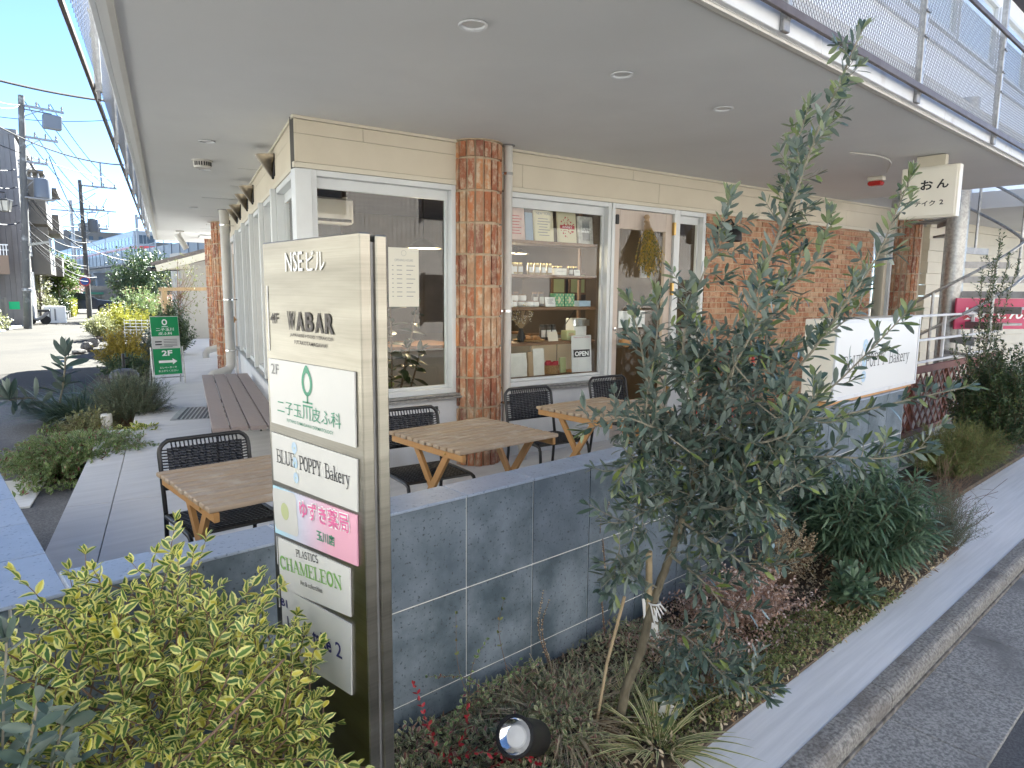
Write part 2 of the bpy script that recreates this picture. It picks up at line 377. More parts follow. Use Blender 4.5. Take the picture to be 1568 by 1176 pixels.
# slab-serif stroke letters, unit box: x 0..w, y 0..1 ; strokes are polylines with a width class (t thick, n thin)
def arc(cx, cy, rx, ry, a0, a1, n=10): return [(cx+rx*cos(radians(a0+(a1-a0)*i/n)), cy+ry*sin(radians(a0+(a1-a0)*i/n))) for i in range(n+1)]
def _sf(x, y, w=.2): return [(x-w/2, y), (x+w/2, y)]
SERIF = {
 'B': (.62, [('t', [(.14,0),(.14,1)]), ('n', [(.0,1),(.34,1)]+arc(.34,.76,.2,.24,90,-90)+[(.14,.52)]), ('t', arc(.36,.26,.24,.26,85,-85)), ('n', [(.0,0),(.36,0)]), ('n', [(.14,.52),(.36,.52)])]),
 'L': (.60, [('t', [(.15,0),(.15,1)]), ('n', _sf(.15,1,.3)), ('n', [(0,0),(.56,0),(.56,.26)])]),
 'U': (.66, [('t', [(.13,1),(.13,.3)]), ('t', arc(.33,.26,.2,.26,180,360)), ('n', [(.53,.3),(.53,1)]), ('n', _sf(.13,1,.26)), ('n', _sf(.53,1,.24))]),
 'E': (.60, [('t', [(.14,0),(.14,1)]), ('n', [(0,1),(.54,1),(.54,.78)]), ('n', [(.14,.52),(.4,.52)]), ('n', [(.4,.42),(.4,.62)]), ('n', [(0,0),(.56,0),(.56,.24)])]),
 'P': (.60, [('t', [(.14,0),(.14,1)]), ('n', _sf(.14,0,.28)), ('n', [(0,1),(.34,1)]), ('t', arc(.34,.74,.21,.26,88,-88)), ('n', [(.14,.48),(.34,.48)])]),
 'O': (.66, [('t', arc(.33,.5,.25,.5,0,360,20))]),
 'Y': (.64, [('t', [(.1,1),(.32,.48)]), ('n', [(.54,1),(.32,.48)]), ('t', [(.32,.48),(.32,0)]), ('n', _sf(.1,1,.22)), ('n', _sf(.54,1,.2)), ('n', _sf(.32,0,.28))]),
 'a': (.52, [('t', [(.38,0),(.38,.42)]), ('n', arc(.24,.44,.14,.18,0,160)), ('n', arc(.24,.16,.16,.16,60,360)), ('n', [(.38,0),(.48,0)])]),
 'k': (.54, [('t', [(.12,0),(.12,1)]), ('n', _sf(.08,1,.14)), ('n', [(.12,.24),(.42,.6)]), ('t', [(.24,.36),(.44,0)]), ('n', _sf(.12,0,.24)), ('n', _sf(.44,0,.18)), ('n', _sf(.42,.6,.18))]),
 'e': (.50, [('n', [(.08,.34),(.42,.34)]), ('t', arc(.25,.31,.18,.31,0,310))]),
 'r': (.46, [('t', [(.14,0),(.14,.62)]), ('n', _sf(.1,.62,.16)), ('n', _sf(.14,0,.28)), ('n', arc(.28,.44,.14,.18,180,40))]),
 'y': (.52, [('t', [(.1,.62),(.27,.06)]), ('n', [(.44,.62),(.24,-.08),(.16,-.26),(.06,-.27)]), ('n', _sf(.1,.62,.2)), ('n', _sf(.44,.62,.18))]),
 'C': (.70, [('t', arc(.36,.5,.29,.5,45,315,16)), ('n', [(.6,.98),(.6,.72)]), ('n', [(.58,.18),(.58,.1)])]),
 'H': (.76, [('t', [(.15,0),(.15,1)]), ('t', [(.6,0),(.6,1)]), ('n', [(.15,.5),(.6,.5)])] + [('n', _sf(a,b,.26)) for a in (.15,.6) for b in (0,1)]),
 'A': (.74, [('n', [(.1,0),(.36,1)]), ('t', [(.36,1),(.62,0)]), ('n', [(.2,.36),(.52,.36)]), ('n', _sf(.1,0,.2)), ('n', _sf(.62,0,.24))]),
 'M': (.88, [('n', [(.13,0),(.13,1)]), ('t', [(.13,1),(.42,.05)]), ('n', [(.42,.05),(.72,1)]), ('t', [(.72,1),(.72,0)]), ('n', _sf(.13,0,.22)), ('n', _sf(.72,0,.26)), ('n', _sf(.1,1,.16)), ('n', _sf(.76,1,.16))]),
 'N': (.78, [('n', [(.14,0),(.14,1)]), ('t', [(.14,1),(.62,0)]), ('n', [(.62,0),(.62,1)]), ('n', _sf(.14,0,.22)), ('n', _sf(.1,1,.18)), ('n', _sf(.62,1,.22))]),
 'S': (.56, [('t', arc(.27,.74,.19,.26,50,250)+arc(.27,.25,.2,.25,80,-140)[1:])]),
 'T': (.66, [('t', [(.33,0),(.33,1)]), ('n', [(.04,.76),(.04,1),(.62,1),(.62,.76)]), ('n', _sf(.33,0,.28))]),
 'I': (.36, [('t', [(.18,0),(.18,1)]), ('n', _sf(.18,0,.28)), ('n', _sf(.18,1,.28))]),
 ' ': (.30, [])}
def serif_text(M, body, x, y, h, wd, m, parent, tw=.105, tn=.06, name='lettering'):
    """draw body with slab-serif strokes; wd = total width"""
    adv = [SERIF[c][0] for c in body]; tot = sum(adv); sx = wd/tot
    b = MB(M); cx = x; lift = .0015
    for c, a in zip(body, adv):
        for kind, pl in SERIF[c][1]:
            hw = (tw if kind == 't' else tn)*h/2
            P = [Vector((cx+px*sx, y+py*h, 0)) for px, py in pl]
            for i in range(len(P)-1):
                d = (P[i+1]-P[i])
                if d.length < 1e-7: continue
                d.normalize(); nn = Vector((-d.y, d.x, 0))*hw; e = d*hw*.35
                lift += .0000013
                q = [P[i]-nn-e, P[i+1]-nn+e, P[i+1]+nn+e, P[i]+nn-e]
                b.add([(v.x, v.y, lift) for v in q], [(0, 1, 2, 3)])
        cx += a*sx
    return b.build(name, m, parent)

# ------------------------------------------------------------------ foliage
PROF = {'lance': [(0, .0), (.22, .72), (.5, 1.0), (.78, .72), (1, 0)],
        'olive': [(0, .12), (.3, .8), (.58, 1.0), (.84, .72), (1, 0.05)],
        'oval':  [(0, .1), (.2, .75), (.45, 1.0), (.75, .72), (1, 0)],
        'obov':  [(0, .08), (.3, .5), (.65, 1.0), (.88, .8), (1, .1)],
        'strap': [(0, .7), (.3, 1.0), (.6, .9), (.85, .5), (1, 0)],
        'needle': [(0, 1), (1, .3)]}
class Leaves:
    def __init__(s): s.P = []; s.D = []; s.U = []; s.S = []; s.I = []
    def add(s, p, d, up, L, W, mi=0): s.I.append(mi); s.P.append(tuple(p)); s.D.append(tuple(d)); s.U.append(tuple(up)); s.S.append((L, W))
    def build(s, name, m, parent, shape='oval', curl=.12, fold=.25, curlvar=.12, more=()):
        P = np.array(s.P); D = np.array(s.D, float); U = np.array(s.U, float); S = np.array(s.S)
        p = parent; o = np.zeros(3)
        while p is not None: o = o + np.array(p.location); p = p.parent
        P = P - o
        D /= np.linalg.norm(D, axis=1)[:, None] + 1e-9
        side = np.cross(D, U); ln = np.linalg.norm(side, axis=1)
        bad = ln < 1e-3; side[bad] = np.cross(D[bad], np.array([1, .3, .2])); side /= np.linalg.norm(side, axis=1)[:, None]
        N = np.cross(side, D)
        prof = PROF[shape]; k = len(prof); n = len(P)
        rng = np.random.default_rng(n+17)
        cu = curl + curlvar*rng.standard_normal(n); fo = fold*(.5+rng.random(n))
        V = np.zeros((n, k, 3, 3)); UV = np.zeros((k, 3, 2))
        for i, (t, wv) in enumerate(prof):
            for j, u in enumerate((-1, 0, 1)):
                V[:, i, j] = P + D*(S[:, 0]*t)[:, None] + side*(S[:, 1]*.5*wv*u)[:, None] + N*(-cu*S[:, 0]*t*t + fo*S[:, 1]*.5*wv*abs(u))[:, None]
                UV[i, j] = (u*.5+.5, t)
        nv = k*3
        fl = []
        for i in range(k-1):
            for j in (0, 1): fl.append((i*3+j, i*3+j+1, i*3+j+4, i*3+j+3))
        fl = np.array(fl); nf = len(fl)
        F = (fl[None] + (np.arange(n)*nv)[:, None, None]).reshape(-1)
        me = bpy.data.meshes.new(name)
        me.vertices.add(n*nv); me.vertices.foreach_set('co', V.reshape(-1).astype(np.float32))
        me.loops.add(len(F)); me.loops.foreach_set('vertex_index', F.astype(np.int32))
        me.polygons.add(n*nf); me.polygons.foreach_set('loop_start', (np.arange(n*nf)*4).astype(np.int32))
        uvl = me.uv_layers.new(name='UVMap')
        uvv = np.tile(UV.reshape(-1, 2), (n, 1))[F]
        uvl.data.foreach_set('uv', uvv.reshape(-1).astype(np.float32))
        me.polygons.foreach_set('use_smooth', np.ones(n*nf, bool))
        me.update(calc_edges=True); me.validate()
        me.materials.append(MATS[m])
        for q in more: me.materials.append(MATS[q])
        if more: me.polygons.foreach_set('material_index', np.repeat(np.array(s.I, np.int32), nf))
        o = bpy.data.objects.new(name, me); COL.objects.link(o); o.parent = parent
        return o
R = random.random
def rv(): 
    while True:
        v = Vector((R()*2-1, R()*2-1, R()*2-1))
        if .05 < v.length < 1: return v.normalized()
def spline(pts, step=.03):
    """Catmull-Rom resample"""
    P = [Vector(p) for p in pts]
    if len(P) == 2: P = [P[0], (P[0]+P[1])/2, P[1]]
    P = [P[0]*2-P[1]] + P + [P[-1]*2-P[-2]]
    out = []
    for i in range(1, len(P)-2):
        a, b, c, d = P[i-1:i+3]; n = max(2, int((c-b).length/step))
        for k in range(n):
            t = k/n
            out.append(.5*((2*b)+(c-a)*t+(2*a-5*b+4*c-d)*t*t+(-a+3*b-3*c+d)*t**3))
    out.append(P[-2]); return out
def twig_leaves(lv, pts, gap, L, W, ang=45, pair=True, t0=0, young=0, droop=0, wild=.35):
    """opposite leaves along a twig polyline, pairs turning by 90 degrees"""
    acc = 0; k = 0; tot = sum((pts[i+1]-pts[i]).length for i in range(len(pts)-1)); run = 0
    for i in range(len(pts)-1):
        d = pts[i+1]-pts[i]; ln = d.length
        if ln < 1e-6: continue
        dn = d.normalized(); run += ln; acc += ln
        if run/tot < t0: continue
        if acc >= gap:
            acc = 0; k += 1
            a = dn.orthogonal().normalized(); b = dn.cross(a); ph = (k % 2)*pi/2 + R()*.9
            for sgn in ((1, -1) if pair else (1 if k % 2 else -1,)):
                rad = (a*cos(ph)+b*sin(ph))*sgn
                an = radians(ang*(.75+.5*R()))
                dd = dn*cos(an)+rad*sin(an)+rv()*wild*.5; dd.z -= droop
                s = .7+.5*R(); tt = run/tot
                if tt > .85: s *= .75
                up = Vector((0, 0, 1))*.9 + rad*.2 - dn*.35 + rv()*wild
                lv.add(pts[i+1], dd, up, L*s, W*(.85+.3*R())*min(1, s*1.1), 1 if young and R() < young*(.4+.9*tt) else 0)
    d = (pts[-1]-pts[-2]).normalized()
    for q in range(3):
        dd = d + rv()*.45; lv.add(pts[-1], dd, Vector((0, 0, 1))+rv()*.5, L*.7, W*.75, 1 if young and R() < young*1.4 else 0)
def sprig(st, lv, base, tip, r, gap, L, W, bend=.12, **kw):
    """one stem with leaves"""
    base, tip = Vector(base), Vector(tip); m = (base+tip)/2 + rv()*(tip-base).length*bend; m.z += (tip-base).length*.08
    pts = spline([base, m, tip], max(.012, gap*.5))
    k = len(pts); st.tube(pts, [r*(1-.75*i/k) for i in range(k)], 5, caps=False)
    twig_leaves(lv, pts, gap, L, W, **kw)
    return pts

# ================================================================== SETTING
K = Vector((2.32, 5.04, 0))
FD = Vector((cos(radians(-6.5)), sin(radians(-6.5)), 0)); FIN = Vector((-FD.y, FD.x, 0))
FM = frame(K, FD, FIN)                      # shop front: (along, inward, up)
LD = Vector((cos(radians(73.5)), sin(radians(73.5)), 0)); LOUT = Vector((-LD.y, LD.x, 0))
LM = frame(K, LD, LOUT)                     # side front: (along, outward, up)
SD = Vector((cos(radians(74.7)), sin(radians(74.7)), 0))   # side street and slab edge direction
SL = Vector((-SD.y, SD.x, 0))
SO = Vector((.27, 1.83, 0))
SM = frame(SO, SD, SL)                      # side street: (along, left, up)
ST = -.25

b = MB(); b.box(-150, 260, -150, 320, -.62, -.45); struct(b.build('ground', 'soil'))
b = MB(); b.box(-90, 120, -9, .70, -.45, -.37); struct(b.build('front_road', 'asphalt'))
# gutter of precast blocks, kerb of precast blocks with rounded nose
b = MB()
for i in range(-6, 60): b.bbox(.25+i*.6, .25+(i+1)*.6-.006, .60, 1.0, -.45, -.352, .003)
struct(b.build('gutter', 'gutter_concrete'))
b = MB()
for i in range(-4, 40):
    x0 = .02+i*1.0+.28; x1 = x0+.992
    prof = [(1.0, -.45), (1.0, -.285), (1.006, -.268), (1.022, -.253), (1.04, -.248), (1.1, -.247), (1.1, -.45)]
    n = len(prof)
    b.add([(x0, y, z) for y, z in prof] + [(x1, y, z) for y, z in prof],
          [tuple(range(n)), tuple(range(n, 2*n))[::-1]] + [(j, (j+1) % n, (j+1) % n+n, j+n) for j in range(n)])
struct(b.build('kerb', 'kerb_concrete'))
mat('kerb_dirt', (.085, .075, .06), (.20, .185, .165), 14, .9, lo=.4, hi=.6)
b = MB(); b.box(-3, 45, .990, .9995, -.36, -.332); struct(b.build('kerb_dirt', 'kerb_dirt'))
b = MB(); b.box(-.6, 60, 1.1, 1.36, -.45, -.25); b.box(5.6, 60, 1.3601, 2.9, -.45, -.25)
struct(b.build('pavement', 'pavement_concrete'))
b = MB(); b.box(-.6, 5.6, 1.36, 2.30, -.45, -.235); b.box(6.6, 12, 1.75, 2.55, -.24, -.2)
struct(b.build('planting_bed', 'soil'))
# carriageway of the side street
b = MB(SM); b.box(-3, 150, .9, 6.0, -.45, -.262); struct(b.build('side_street', 'street_asphalt'))
b = MB(SM); b.box(-3, 11.8, .55, 2.75, -.45, -.252); struct(b.build('street_shoulder', 'shoulder_asphalt'))
b = MB(SM); b.box(-3, 150, 6.0, 30, -.45, -.21); struct(b.build('far_pavement', 'pavement_concrete'))
b = MB(SM); b.box(4.9, 5.9, .9, 4.5, -.45, -.238); struct(b.build('crossing_strip', 'pavement_concrete'))
# terrace slab with joints, plus the walk beside the side front
b = MB(SM)
xs = [-.2, 3.9, 6.9, 9.75, 12.4, 15.0, 18.0, 22.0]
def clip(poly, nx, ny, c):
    out = []
    for i in range(len(poly)):
        p, q = poly[i], poly[(i+1) % len(poly)]
        dp, dq = nx*p[0]+ny*p[1]-c, nx*q[0]+ny*q[1]-c
        if dp >= 0: out.append(p)
        if dp*dq < 0: t = dp/(dp-dq); out.append((p[0]+(q[0]-p[0])*t, p[1]+(q[1]-p[1])*t))
    return out
def floor_piece(t0, t1, w0, w1, z1):
    q = [SM @ Vector((t, w_, 0)) for t, w_ in ((t0, w0), (t1, w0), (t1, w1), (t0, w1))]
    q = clip([(p.x, p.y) for p in q], 0, 1, 2.39)
    if len(q) > 2: b.prism(q, -.45, z1)
b = MB()
for i in range(len(xs)-1):
    floor_piece(xs[i]+.004, xs[i+1]-.004, -1.6, .22 if i < 3 else .08, 0)
    floor_piece(xs[i]+.004, xs[i+1]-.004, -11, -1.608, 0)
    if i < 2: floor_piece(xs[i]+.004, xs[i+1]-.004, .228, .52, -.004)
struct(b.build('terrace_floor', 'terrace_concrete'))
b = MB(SM); b.prism([(5.5, .30), (5.7, .85), (7, 1.2), (10, 1.3), (13, 1.2), (20, .9), (36, .6), (36, -2.0), (24, -1.2), (16, -.2), (11, .25)], -.3, -.225)
struct(b.build('side_planting_bed', 'soil'))

# ------------------------------------------------------------------ low tiled wall
wall = thing('garden_wall', 'low wall faced in blue-grey stone tiles with pale grout between terrace and planting bed', 'wall', (.3, 2.22, -.3))
CT = .72
b = MB()
b.box(-.10, 6.90, 2.226, 2.394, -.35, CT-.004)
b.box(-.10, .296, 2.395, 6.0, -.35, CT-.004)
b.build('grout', 'grout', wall)
b = MB(); s = .395; x0 = 1.742
n0 = -5
for i in range(n0, 14):
    a = max(-.10, x0+i*s+.004); c = min(6.90, x0+(i+1)*s-.004)
    if c-a < .02: continue
    for z0, z1 in ((-.34, -.112), (-.104, .298), (.306, CT-.014)):
        b.box(a, c, 2.22, 2.23, z0, z1)
        b.box(a, c, 2.39, 2.40, z0, z1)
for z0, z1 in ((-.34, -.112), (-.104, .298), (.306, CT-.014)):
    b.box(6.895, 6.905, 2.226, 2.394, z0, z1)
    y = 2.40
    while y < 6: b.box(.29, .30, y, min(6, y+s-.008), z0, z1); y += s
b.build('wall_tile', 'bluestone_tile', wall)
b = MB()
for i in range(n0, 14):
    a = max(.304, x0+i*s+.003); c = min(6.90, x0+(i+1)*s-.003)
    if c-a > .02: b.bbox(a, c, 2.214, 2.40, CT-.012, CT, .002)
y = 2.214
ys = [2.214, 2.60, 2.99, 3.385, 3.78, 4.175, 4.57, 4.96, 5.36, 5.76, 6.0]
for i in range(len(ys)-1): b.bbox(-.10, .297, ys[i]+.003, ys[i+1]-.003, CT-.012, CT, .002)
b.build('coping', 'coping_tile_skylit', wall)

# ================================================================== CAFE BUILDING
cafe = thing('cafe_building', 'cafe building with cream panels, shop windows and round brick columns under a deep overhang', 'building', (K.x, K.y, 0))
SZ = 2.87
# overhanging slab: three pieces leave a well for the spiral stair
b = MB()
def sle(t): p = SO + SD*t; return (p.x, p.y)
b.prism([(.27, 1.83), (9.95, 1.83), (9.95, 14), (9.0, 20.6), sle(19.45)], SZ, 3.12)
b.prism([(9.95, 4.4), (12.3, 4.4), (12.3, 14), (9.95, 14)], SZ, 3.12)
b.prism([(12.3, 1.83), (24, 1.83), (24, 14), (12.3, 14)], SZ, 3.12)
b.build('soffit', 'soffit_paint', cafe)
b = MB()   # fascia along the road, in lengths, with a drip lip
x = .262
for L in (2.0, 1.6, 2.06, 1.9, 2.0, 2.0, 2.0, 2.0, 2.0, 2.0, 2.0, 2.0):
    b.bbox(x+.002, x+L-.002, 1.800, 1.829, SZ+.004, 3.07, .003); x += L
b.build('fascia', 'fascia_metal', cafe)
b = MB(); b.box(.262, 24, 1.832, 1.86, SZ-.016, SZ-.001); b.box(.262, 24, 1.875, 1.887, SZ-.008, SZ-.001)
b.M = SM; b.box(0, 19.4, -.075, -.045, SZ-.016, SZ-.001)
b.build('drip_edge', 'pipe_grey', cafe)
b = MB(SM); x = 0
for L in [1.9]*10: b.bbox(x+.002, x+L-.002, .002, .03, SZ+.004, 3.07, .003); x += L
b.build('fascia', 'fascia_metal', cafe)
random.seed(3)      # faint board joints of the soffit near the side front
for i in range(2, 11):
    t = 3.5+i*1.4; b = MB(SM); b.box(t, t+.0025, -2.2+R()*.4, -.7-R()*.5, SZ-.002, SZ+.002); b.build('soffit_joint', 'grey_steel', cafe)
# cream panels: dark backing, panels as separate islands, trims
b = MB(FM); b.box(0.0, 9.7, .012, .10, 2.49, SZ)
b.M = LM; b.box(0.03, 9.0, -.10, -.012, 2.491, SZ); b.build('panel_backing', 'joint_dark', cafe)
def panels(bm, cuts_u, cuts_l, end, lo, hi, s0=0.0):
    us = [s0] + [c for c in cuts_u if s0 < c < end] + [end]
    for i in range(len(us)-1): bm.box(us[i]+.0015, us[i+1]-.0015, lo, hi, 2.7425, 2.843)
    us = [s0] + [c for c in cuts_l if s0 < c < end] + [end]
    for i in range(len(us)-1): bm.box(us[i]+.0015, us[i+1]-.0015, lo, hi, 2.5345, 2.7395)
b = MB(FM); panels(b, [.55], [], 1.41, 0, .02); panels(b, [3.55, 5.36, 7.2, 9.0], [2.12, 3.95, 5.75, 7.75], 9.65, 0, .02, 1.85)
b.M = LM; panels(b, [1.2, 3.0, 4.8, 6.6], [2.0, 3.8, 5.6, 7.4], 9.0, -.02, -.001)
b.build('cream_panel', 'cream_panel', cafe)
b = MB(FM)
for a, c in ((-.012, 1.41), (1.85, 9.65)):
    b.box(a, c, -.012, .03, 2.846, SZ-.001); b.box(a, c, -.006, .03, 2.492, 2.531)
b.M = LM; b.box(.012, 9.0, -.03, .012, 2.8461, SZ-.0012); b.box(.006, 9.0, -.03, .006, 2.4921, 2.5309)
b.build('panel_trim', 'cream_trim', cafe)
# plinth walls under the windows
b = MB(FM); b.box(.0, 1.60, -.005, .12, 0, .64); b.box(1.80, 3.262, -.005, .12, 0, .64); b.box(4.26, 4.752, -.005, .12, 0, .66)
b.M = LM; b.box(.0, 7.15, -.12, .004, 0, .575)
b.build('plinth', 'plinth_render', cafe)
b = MB(FM); b.bbox(-.02, 1.47, -.075, .04, .628, .648, .004); b.bbox(-.02, 1.45, -.055, .04, .65, .668, .004)
b.bbox(1.92, 3.262, -.075, .04, .628, .648, .004); b.bbox(1.92, 3.262, -.055, .04, .65, .668, .004)
b.M = LM; b.bbox(0, 7.15, -.04, .06, .577, .60, .004)
b.build('sill', 'galvanised', cafe)
def window(M, s0, s1, z0, z1, fw, depth=.11, out=0.0, sgn=1, name='window', wl=None, inner=True, glass='window_glass'):
    """framed pane in frame M; inward = sgn * y"""
    wl = wl or fw
    y0, y1 = (out, out+depth*sgn); lo, hi = min(y0, y1), max(y0, y1)
    b = MB(M)
    b.bbox(s0, s0+wl, lo, hi, z0, z1, .003); b.bbox(s1-fw, s1, lo, hi, z0, z1, .003)
    b.bbox(s0+wl, s1-fw, lo, hi, z1-fw, z1, .003); b.bbox(s0+wl, s1-fw, lo, hi, z0, z0+fw, .003)
    if inner:   # thin inner sash set back
        g = out + depth*.62*sgn; a, c = min(g, g+.03*sgn), max(g, g+.03*sgn); i = .022
        b.box(s0+wl+.0005, s0+wl+i, a, c, z0+fw+.0005, z1-fw-.0005); b.box(s1-fw-i, s1-fw-.0005, a, c, z0+fw+.0005, z1-fw-.0005)
        b.box(s0+wl+i, s1-fw-i, a, c, z1-fw-i-.06, z1-fw-.0005); b.box(s0+wl+i, s1-fw-i, a, c, z0+fw+.0005, z0+fw+i)
    wo = b.build(name, 'frame_paint', cafe)
    b = MB(M); yy = out + depth*.75*sgn; a = fw+.004
    b.quad((s0+wl+.003, yy, z0+a), (s1-a, yy, z0+a), (s1-a, yy, z1-a), (s0+wl+.003, yy, z1-a))
    b.build('pane', glass, wo)
    return wo
window(FM, 0.0, 1.402, .669, 2.489, .045, wl=.165)
window(FM, 1.945, 3.262, .669, 2.489, .045)
window(FM, 4.262, 4.752, .669, 2.489, .05)
window(FM, 8.545, 9.14, .30, 2.489, .05)
b = MB(LM); b.bbox(-.0001, .10, -.12, .003, .60, 2.488, .003); b.build('corner_post', 'frame_paint', cafe)
ms = [.10, 1.24, 2.38, 3.60, 4.88, 6.18, 7.15]
for i in range(6): window(LM, ms[i], ms[i+1], .602, 2.489, .05, sgn=-1, out=.0+(.0 if i % 2 else .001))
for s_ in ms[1:-1]:
    b = MB(LM); b.bbox(s_-.035, s_+.035, .0015, .05, .604, 2.485, .004); b.build('mullion', 'frame_paint', cafe)
# side door and its dark post
dd = MB(LM); dd.bbox(7.15, 7.25, -.1, .012, 0.0, 2.489, .004); dd.bbox(8.30, 8.40, -.1, .012, 0.0, 2.489, .004); dd.bbox(7.25, 8.3, -.1, .012, 2.40, 2.489, .004)
dd.box(8.40, 9.0, -.1, -.01, 0, 2.489)
sd = dd.build('door_frame', 'frame_paint', cafe)
b = MB(LM); b.bbox(7.26, 7.40, -.06, -.02, .02, 2.39, .004); b.bbox(8.15, 8.29, -.06, -.02, .02, 2.39, .004); b.bbox(7.40, 8.15, -.06, -.02, .02, .35, .004); b.bbox(7.4, 8.15, -.06, -.02, 2.2, 2.39, .004)
do = b.build('door', 'door_wood', cafe)
b = MB(LM); b.quad((7.4, -.04, .35), (8.15, -.04, .35), (8.15, -.04, 2.2), (7.4, -.04, 2.2)); b.build('pane', 'door_glass', do)
b = MB(LM); b.lathe([(.02, 0), (.02, .05), (.05, .055), (.06, .075), (.04, .095), (0, .1)], (7.33, -.02, 1.05), 14, (0, 1, 0)); b.build('door_knob', 'table_leg_wood', do, smooth=True)
# shop door
b = MB(FM); b.bbox(3.263, 3.305, -.012, .1, 0, 2.489, .003); b.bbox(4.205, 4.261, -.012, .1, 0, 2.489, .003); b.bbox(3.305, 4.205, -.012, .1, 2.44, 2.489, .003)
b.build('door_frame', 'frame_paint', cafe)
b = MB(FM); b.bbox(3.308, 3.40, .02, .065, .015, 2.437, .003); b.bbox(4.10, 4.202, .02, .065, .015, 2.437, .003)
b.bbox(3.40, 4.10, .02, .065, .015, .40, .003); b.bbox(3.40, 4.10, .02, .065, 2.24, 2.437, .003)
door = b.build('door', 'door_wood', cafe)
b = MB(FM); b.quad((3.40, .045, .40), (4.10, .045, .40), (4.10, .045, 2.24), (3.40, .045, 2.24)); b.build('pane', 'door_glass', door)
b = MB(FM); b.lathe([(.018, 0), (.018, .06), (.045, .065), (.06, .085), (.055, .11), (.03, .125), (0, .127)], (3.45, .02, 1.06), 16, (0, -1, 0)); b.build('door_knob', 'table_leg_wood', door, smooth=True)
b = MB(FM); b.lathe([(.02, 0), (.02, .012), (0, .014)], (3.36, .02, 1.19), 12, (0, -1, 0)); b.build('lock', 'chrome', door)
for z in (.45, 1.62, 2.28):
    b = MB(FM); b.bbox(4.195, 4.222, -.022, .018, z-.07, z+.07, .004); b.build('hinge', 'brass', door)
b = MB(FM); b.bbox(3.325, 3.375, -.002, .019, 2.28, 2.38, .008); b.build('door_sensor', 'black_plastic', door)
# brick columns and brick wall
random.seed(11)
def brick_column(s, t, r, z0, z1, M, rows=None):
    c = MB(M); c.lathe([(r-.012, z0), (r-.012, z1-.01), (r+.012, z1-.009), (r+.012, z1)], (s, t, 0), 40)
    co = c.build('brick_column', 'mortar', cafe, smooth=True)
    k = MB(M); rh = .272; nb = 19; z = z0
    row = 0; ph = R()*.3
    while z < z1-.03:
        h = min(rh-.017, z1-.02-z)
        for j in range(nb):
            a0 = 2*pi*(j+.09)/nb+ph+R()*.02; a1 = 2*pi*(j+.91)/nb+ph-R()*.02; rr = r+.004+R()*.007
            zz = z+R()*.007; hh = h-R()*.008
            vs = []
            for rad in (r-.02, rr):
                for zc in (zz, zz+hh):
                    for a in (a0, (a0+a1)/2, a1):
                        q = rad + (.003 if rad == rr and a not in (a0, a1) else 0) + (R()-.5)*.003
                        vs.append((s+q*cos(a), t+q*sin(a), zc))
            k.add(vs, [(6,7,10,9),(7,8,11,10),(0,3,4,1),(1,4,5,2),(0,6,9,3),(2,5,11,8),(3,9,10,4),(4,10,11,5),(0,1,7,6),(1,2,8,7)])
        z += rh; row += 1
    k.build('brick_course', 'column_brick', co)
    return co
brick_column(1.63, .03, .222, 0, SZ, FM)
brick_column(9.45, .0, .222, 0, SZ, FM)
brick_column(9.28, .05, .222, 0, SZ, LM)
brick_column(14.2, .05, .222, 0, SZ, LM)
b = MB(FM); b.box(4.755, 8.543, .012, .12, 0, 2.491); bw = b.build('brick_wall', 'mortar', cafe)
b = MB(FM); z = .008; row = 0
while z < 2.47:
    h = min(.0575, 2.485-z); x = 4.758 - (.105 if row % 2 else 0)
    while x < 8.54:
        a = max(4.758, x+.004); c = min(8.541, x+.206)
        if c-a > .02: b.box(a, c, -.002-R()*.006, .02, z+R()*.003, z+h-R()*.003)
        x += .21
    z += .0665; row += 1
b.build('brick_course', 'wall_brick', bw)
# recessed end bay by the stair: cream wall, door, clapboard
b = MB(FM); b.box(9.0, 9.7, .05, .2, 0, 2.49); b.box(9.70, 11.0, .42, .5, 2.15, SZ); b.box(9.70, 9.95, .42, .5, 0, 2.15); b.box(10.75, 11.0, .42, .5, 0, 2.15); b.build('end_wall', 'cream_panel', cafe)
b = MB(FM); b.bbox(9.95, 10.05, .38, .46, 0, 2.15, .004); b.bbox(10.65, 10.75, .38, .46, 0, 2.15, .004); b.bbox(10.05, 10.65, .38, .46, 2.05, 2.15, .004); ef = b.build('door_frame', 'frame_paint', cafe)
b = MB(FM); b.box(10.05, 10.65, .42, .46, 0, 1.45); b.build('door', 'cream_panel', cafe)
b = MB(FM); b.box(10.05, 10.65, .43, .45, 1.45, 2.05); b.build('pane', 'black_plastic', ef)
b = MB(FM)
for i in range(15): b.box(11.0, 24, .30+.012*(i % 2), .45, i*.195+.002, (i+1)*.195-.002)
b.build('clapboard', 'cream_trim', cafe)
# upper storey, set back behind the gallery
b = MB()
for i in range(17):
    b.box(5.6+i*1.2+.003, 5.6+(i+1)*1.2-.003, 3.6, 3.7, 3.12, 5.06)
b.box(5.6, 26, 3.62, 3.7, 3.12, 6.7)
b.prism([(5.6, 3.7), (26, 3.7), (26, 18), (9.5, 18)], 3.12, 6.7)
b.build('upper_wall', 'white_paint', cafe)
b = MB(); b.box(5.5, 26.2, 3.2, 18.5, 6.7, 6.95); b.build('roof', 'fascia_metal', cafe)
b = MB(); b.box(5.6, 26, 3.55, 3.61, 5.06, 5.22); b.build('sill_band', 'fascia_metal', cafe)
for i in range(9):
    window(Matrix.Identity(4), 6.0+i*2.0, 7.9+i*2.0, 5.3, 6.3, .05, .06, out=3.56, sgn=1, inner=False)
# duct box and beam under the far soffit
b = MB(SM); b.box(16.5, 17.6, -2.2, -1.0, SZ-.03, SZ-.001); b.build('soffit_beam', 'soffit_paint', cafe)

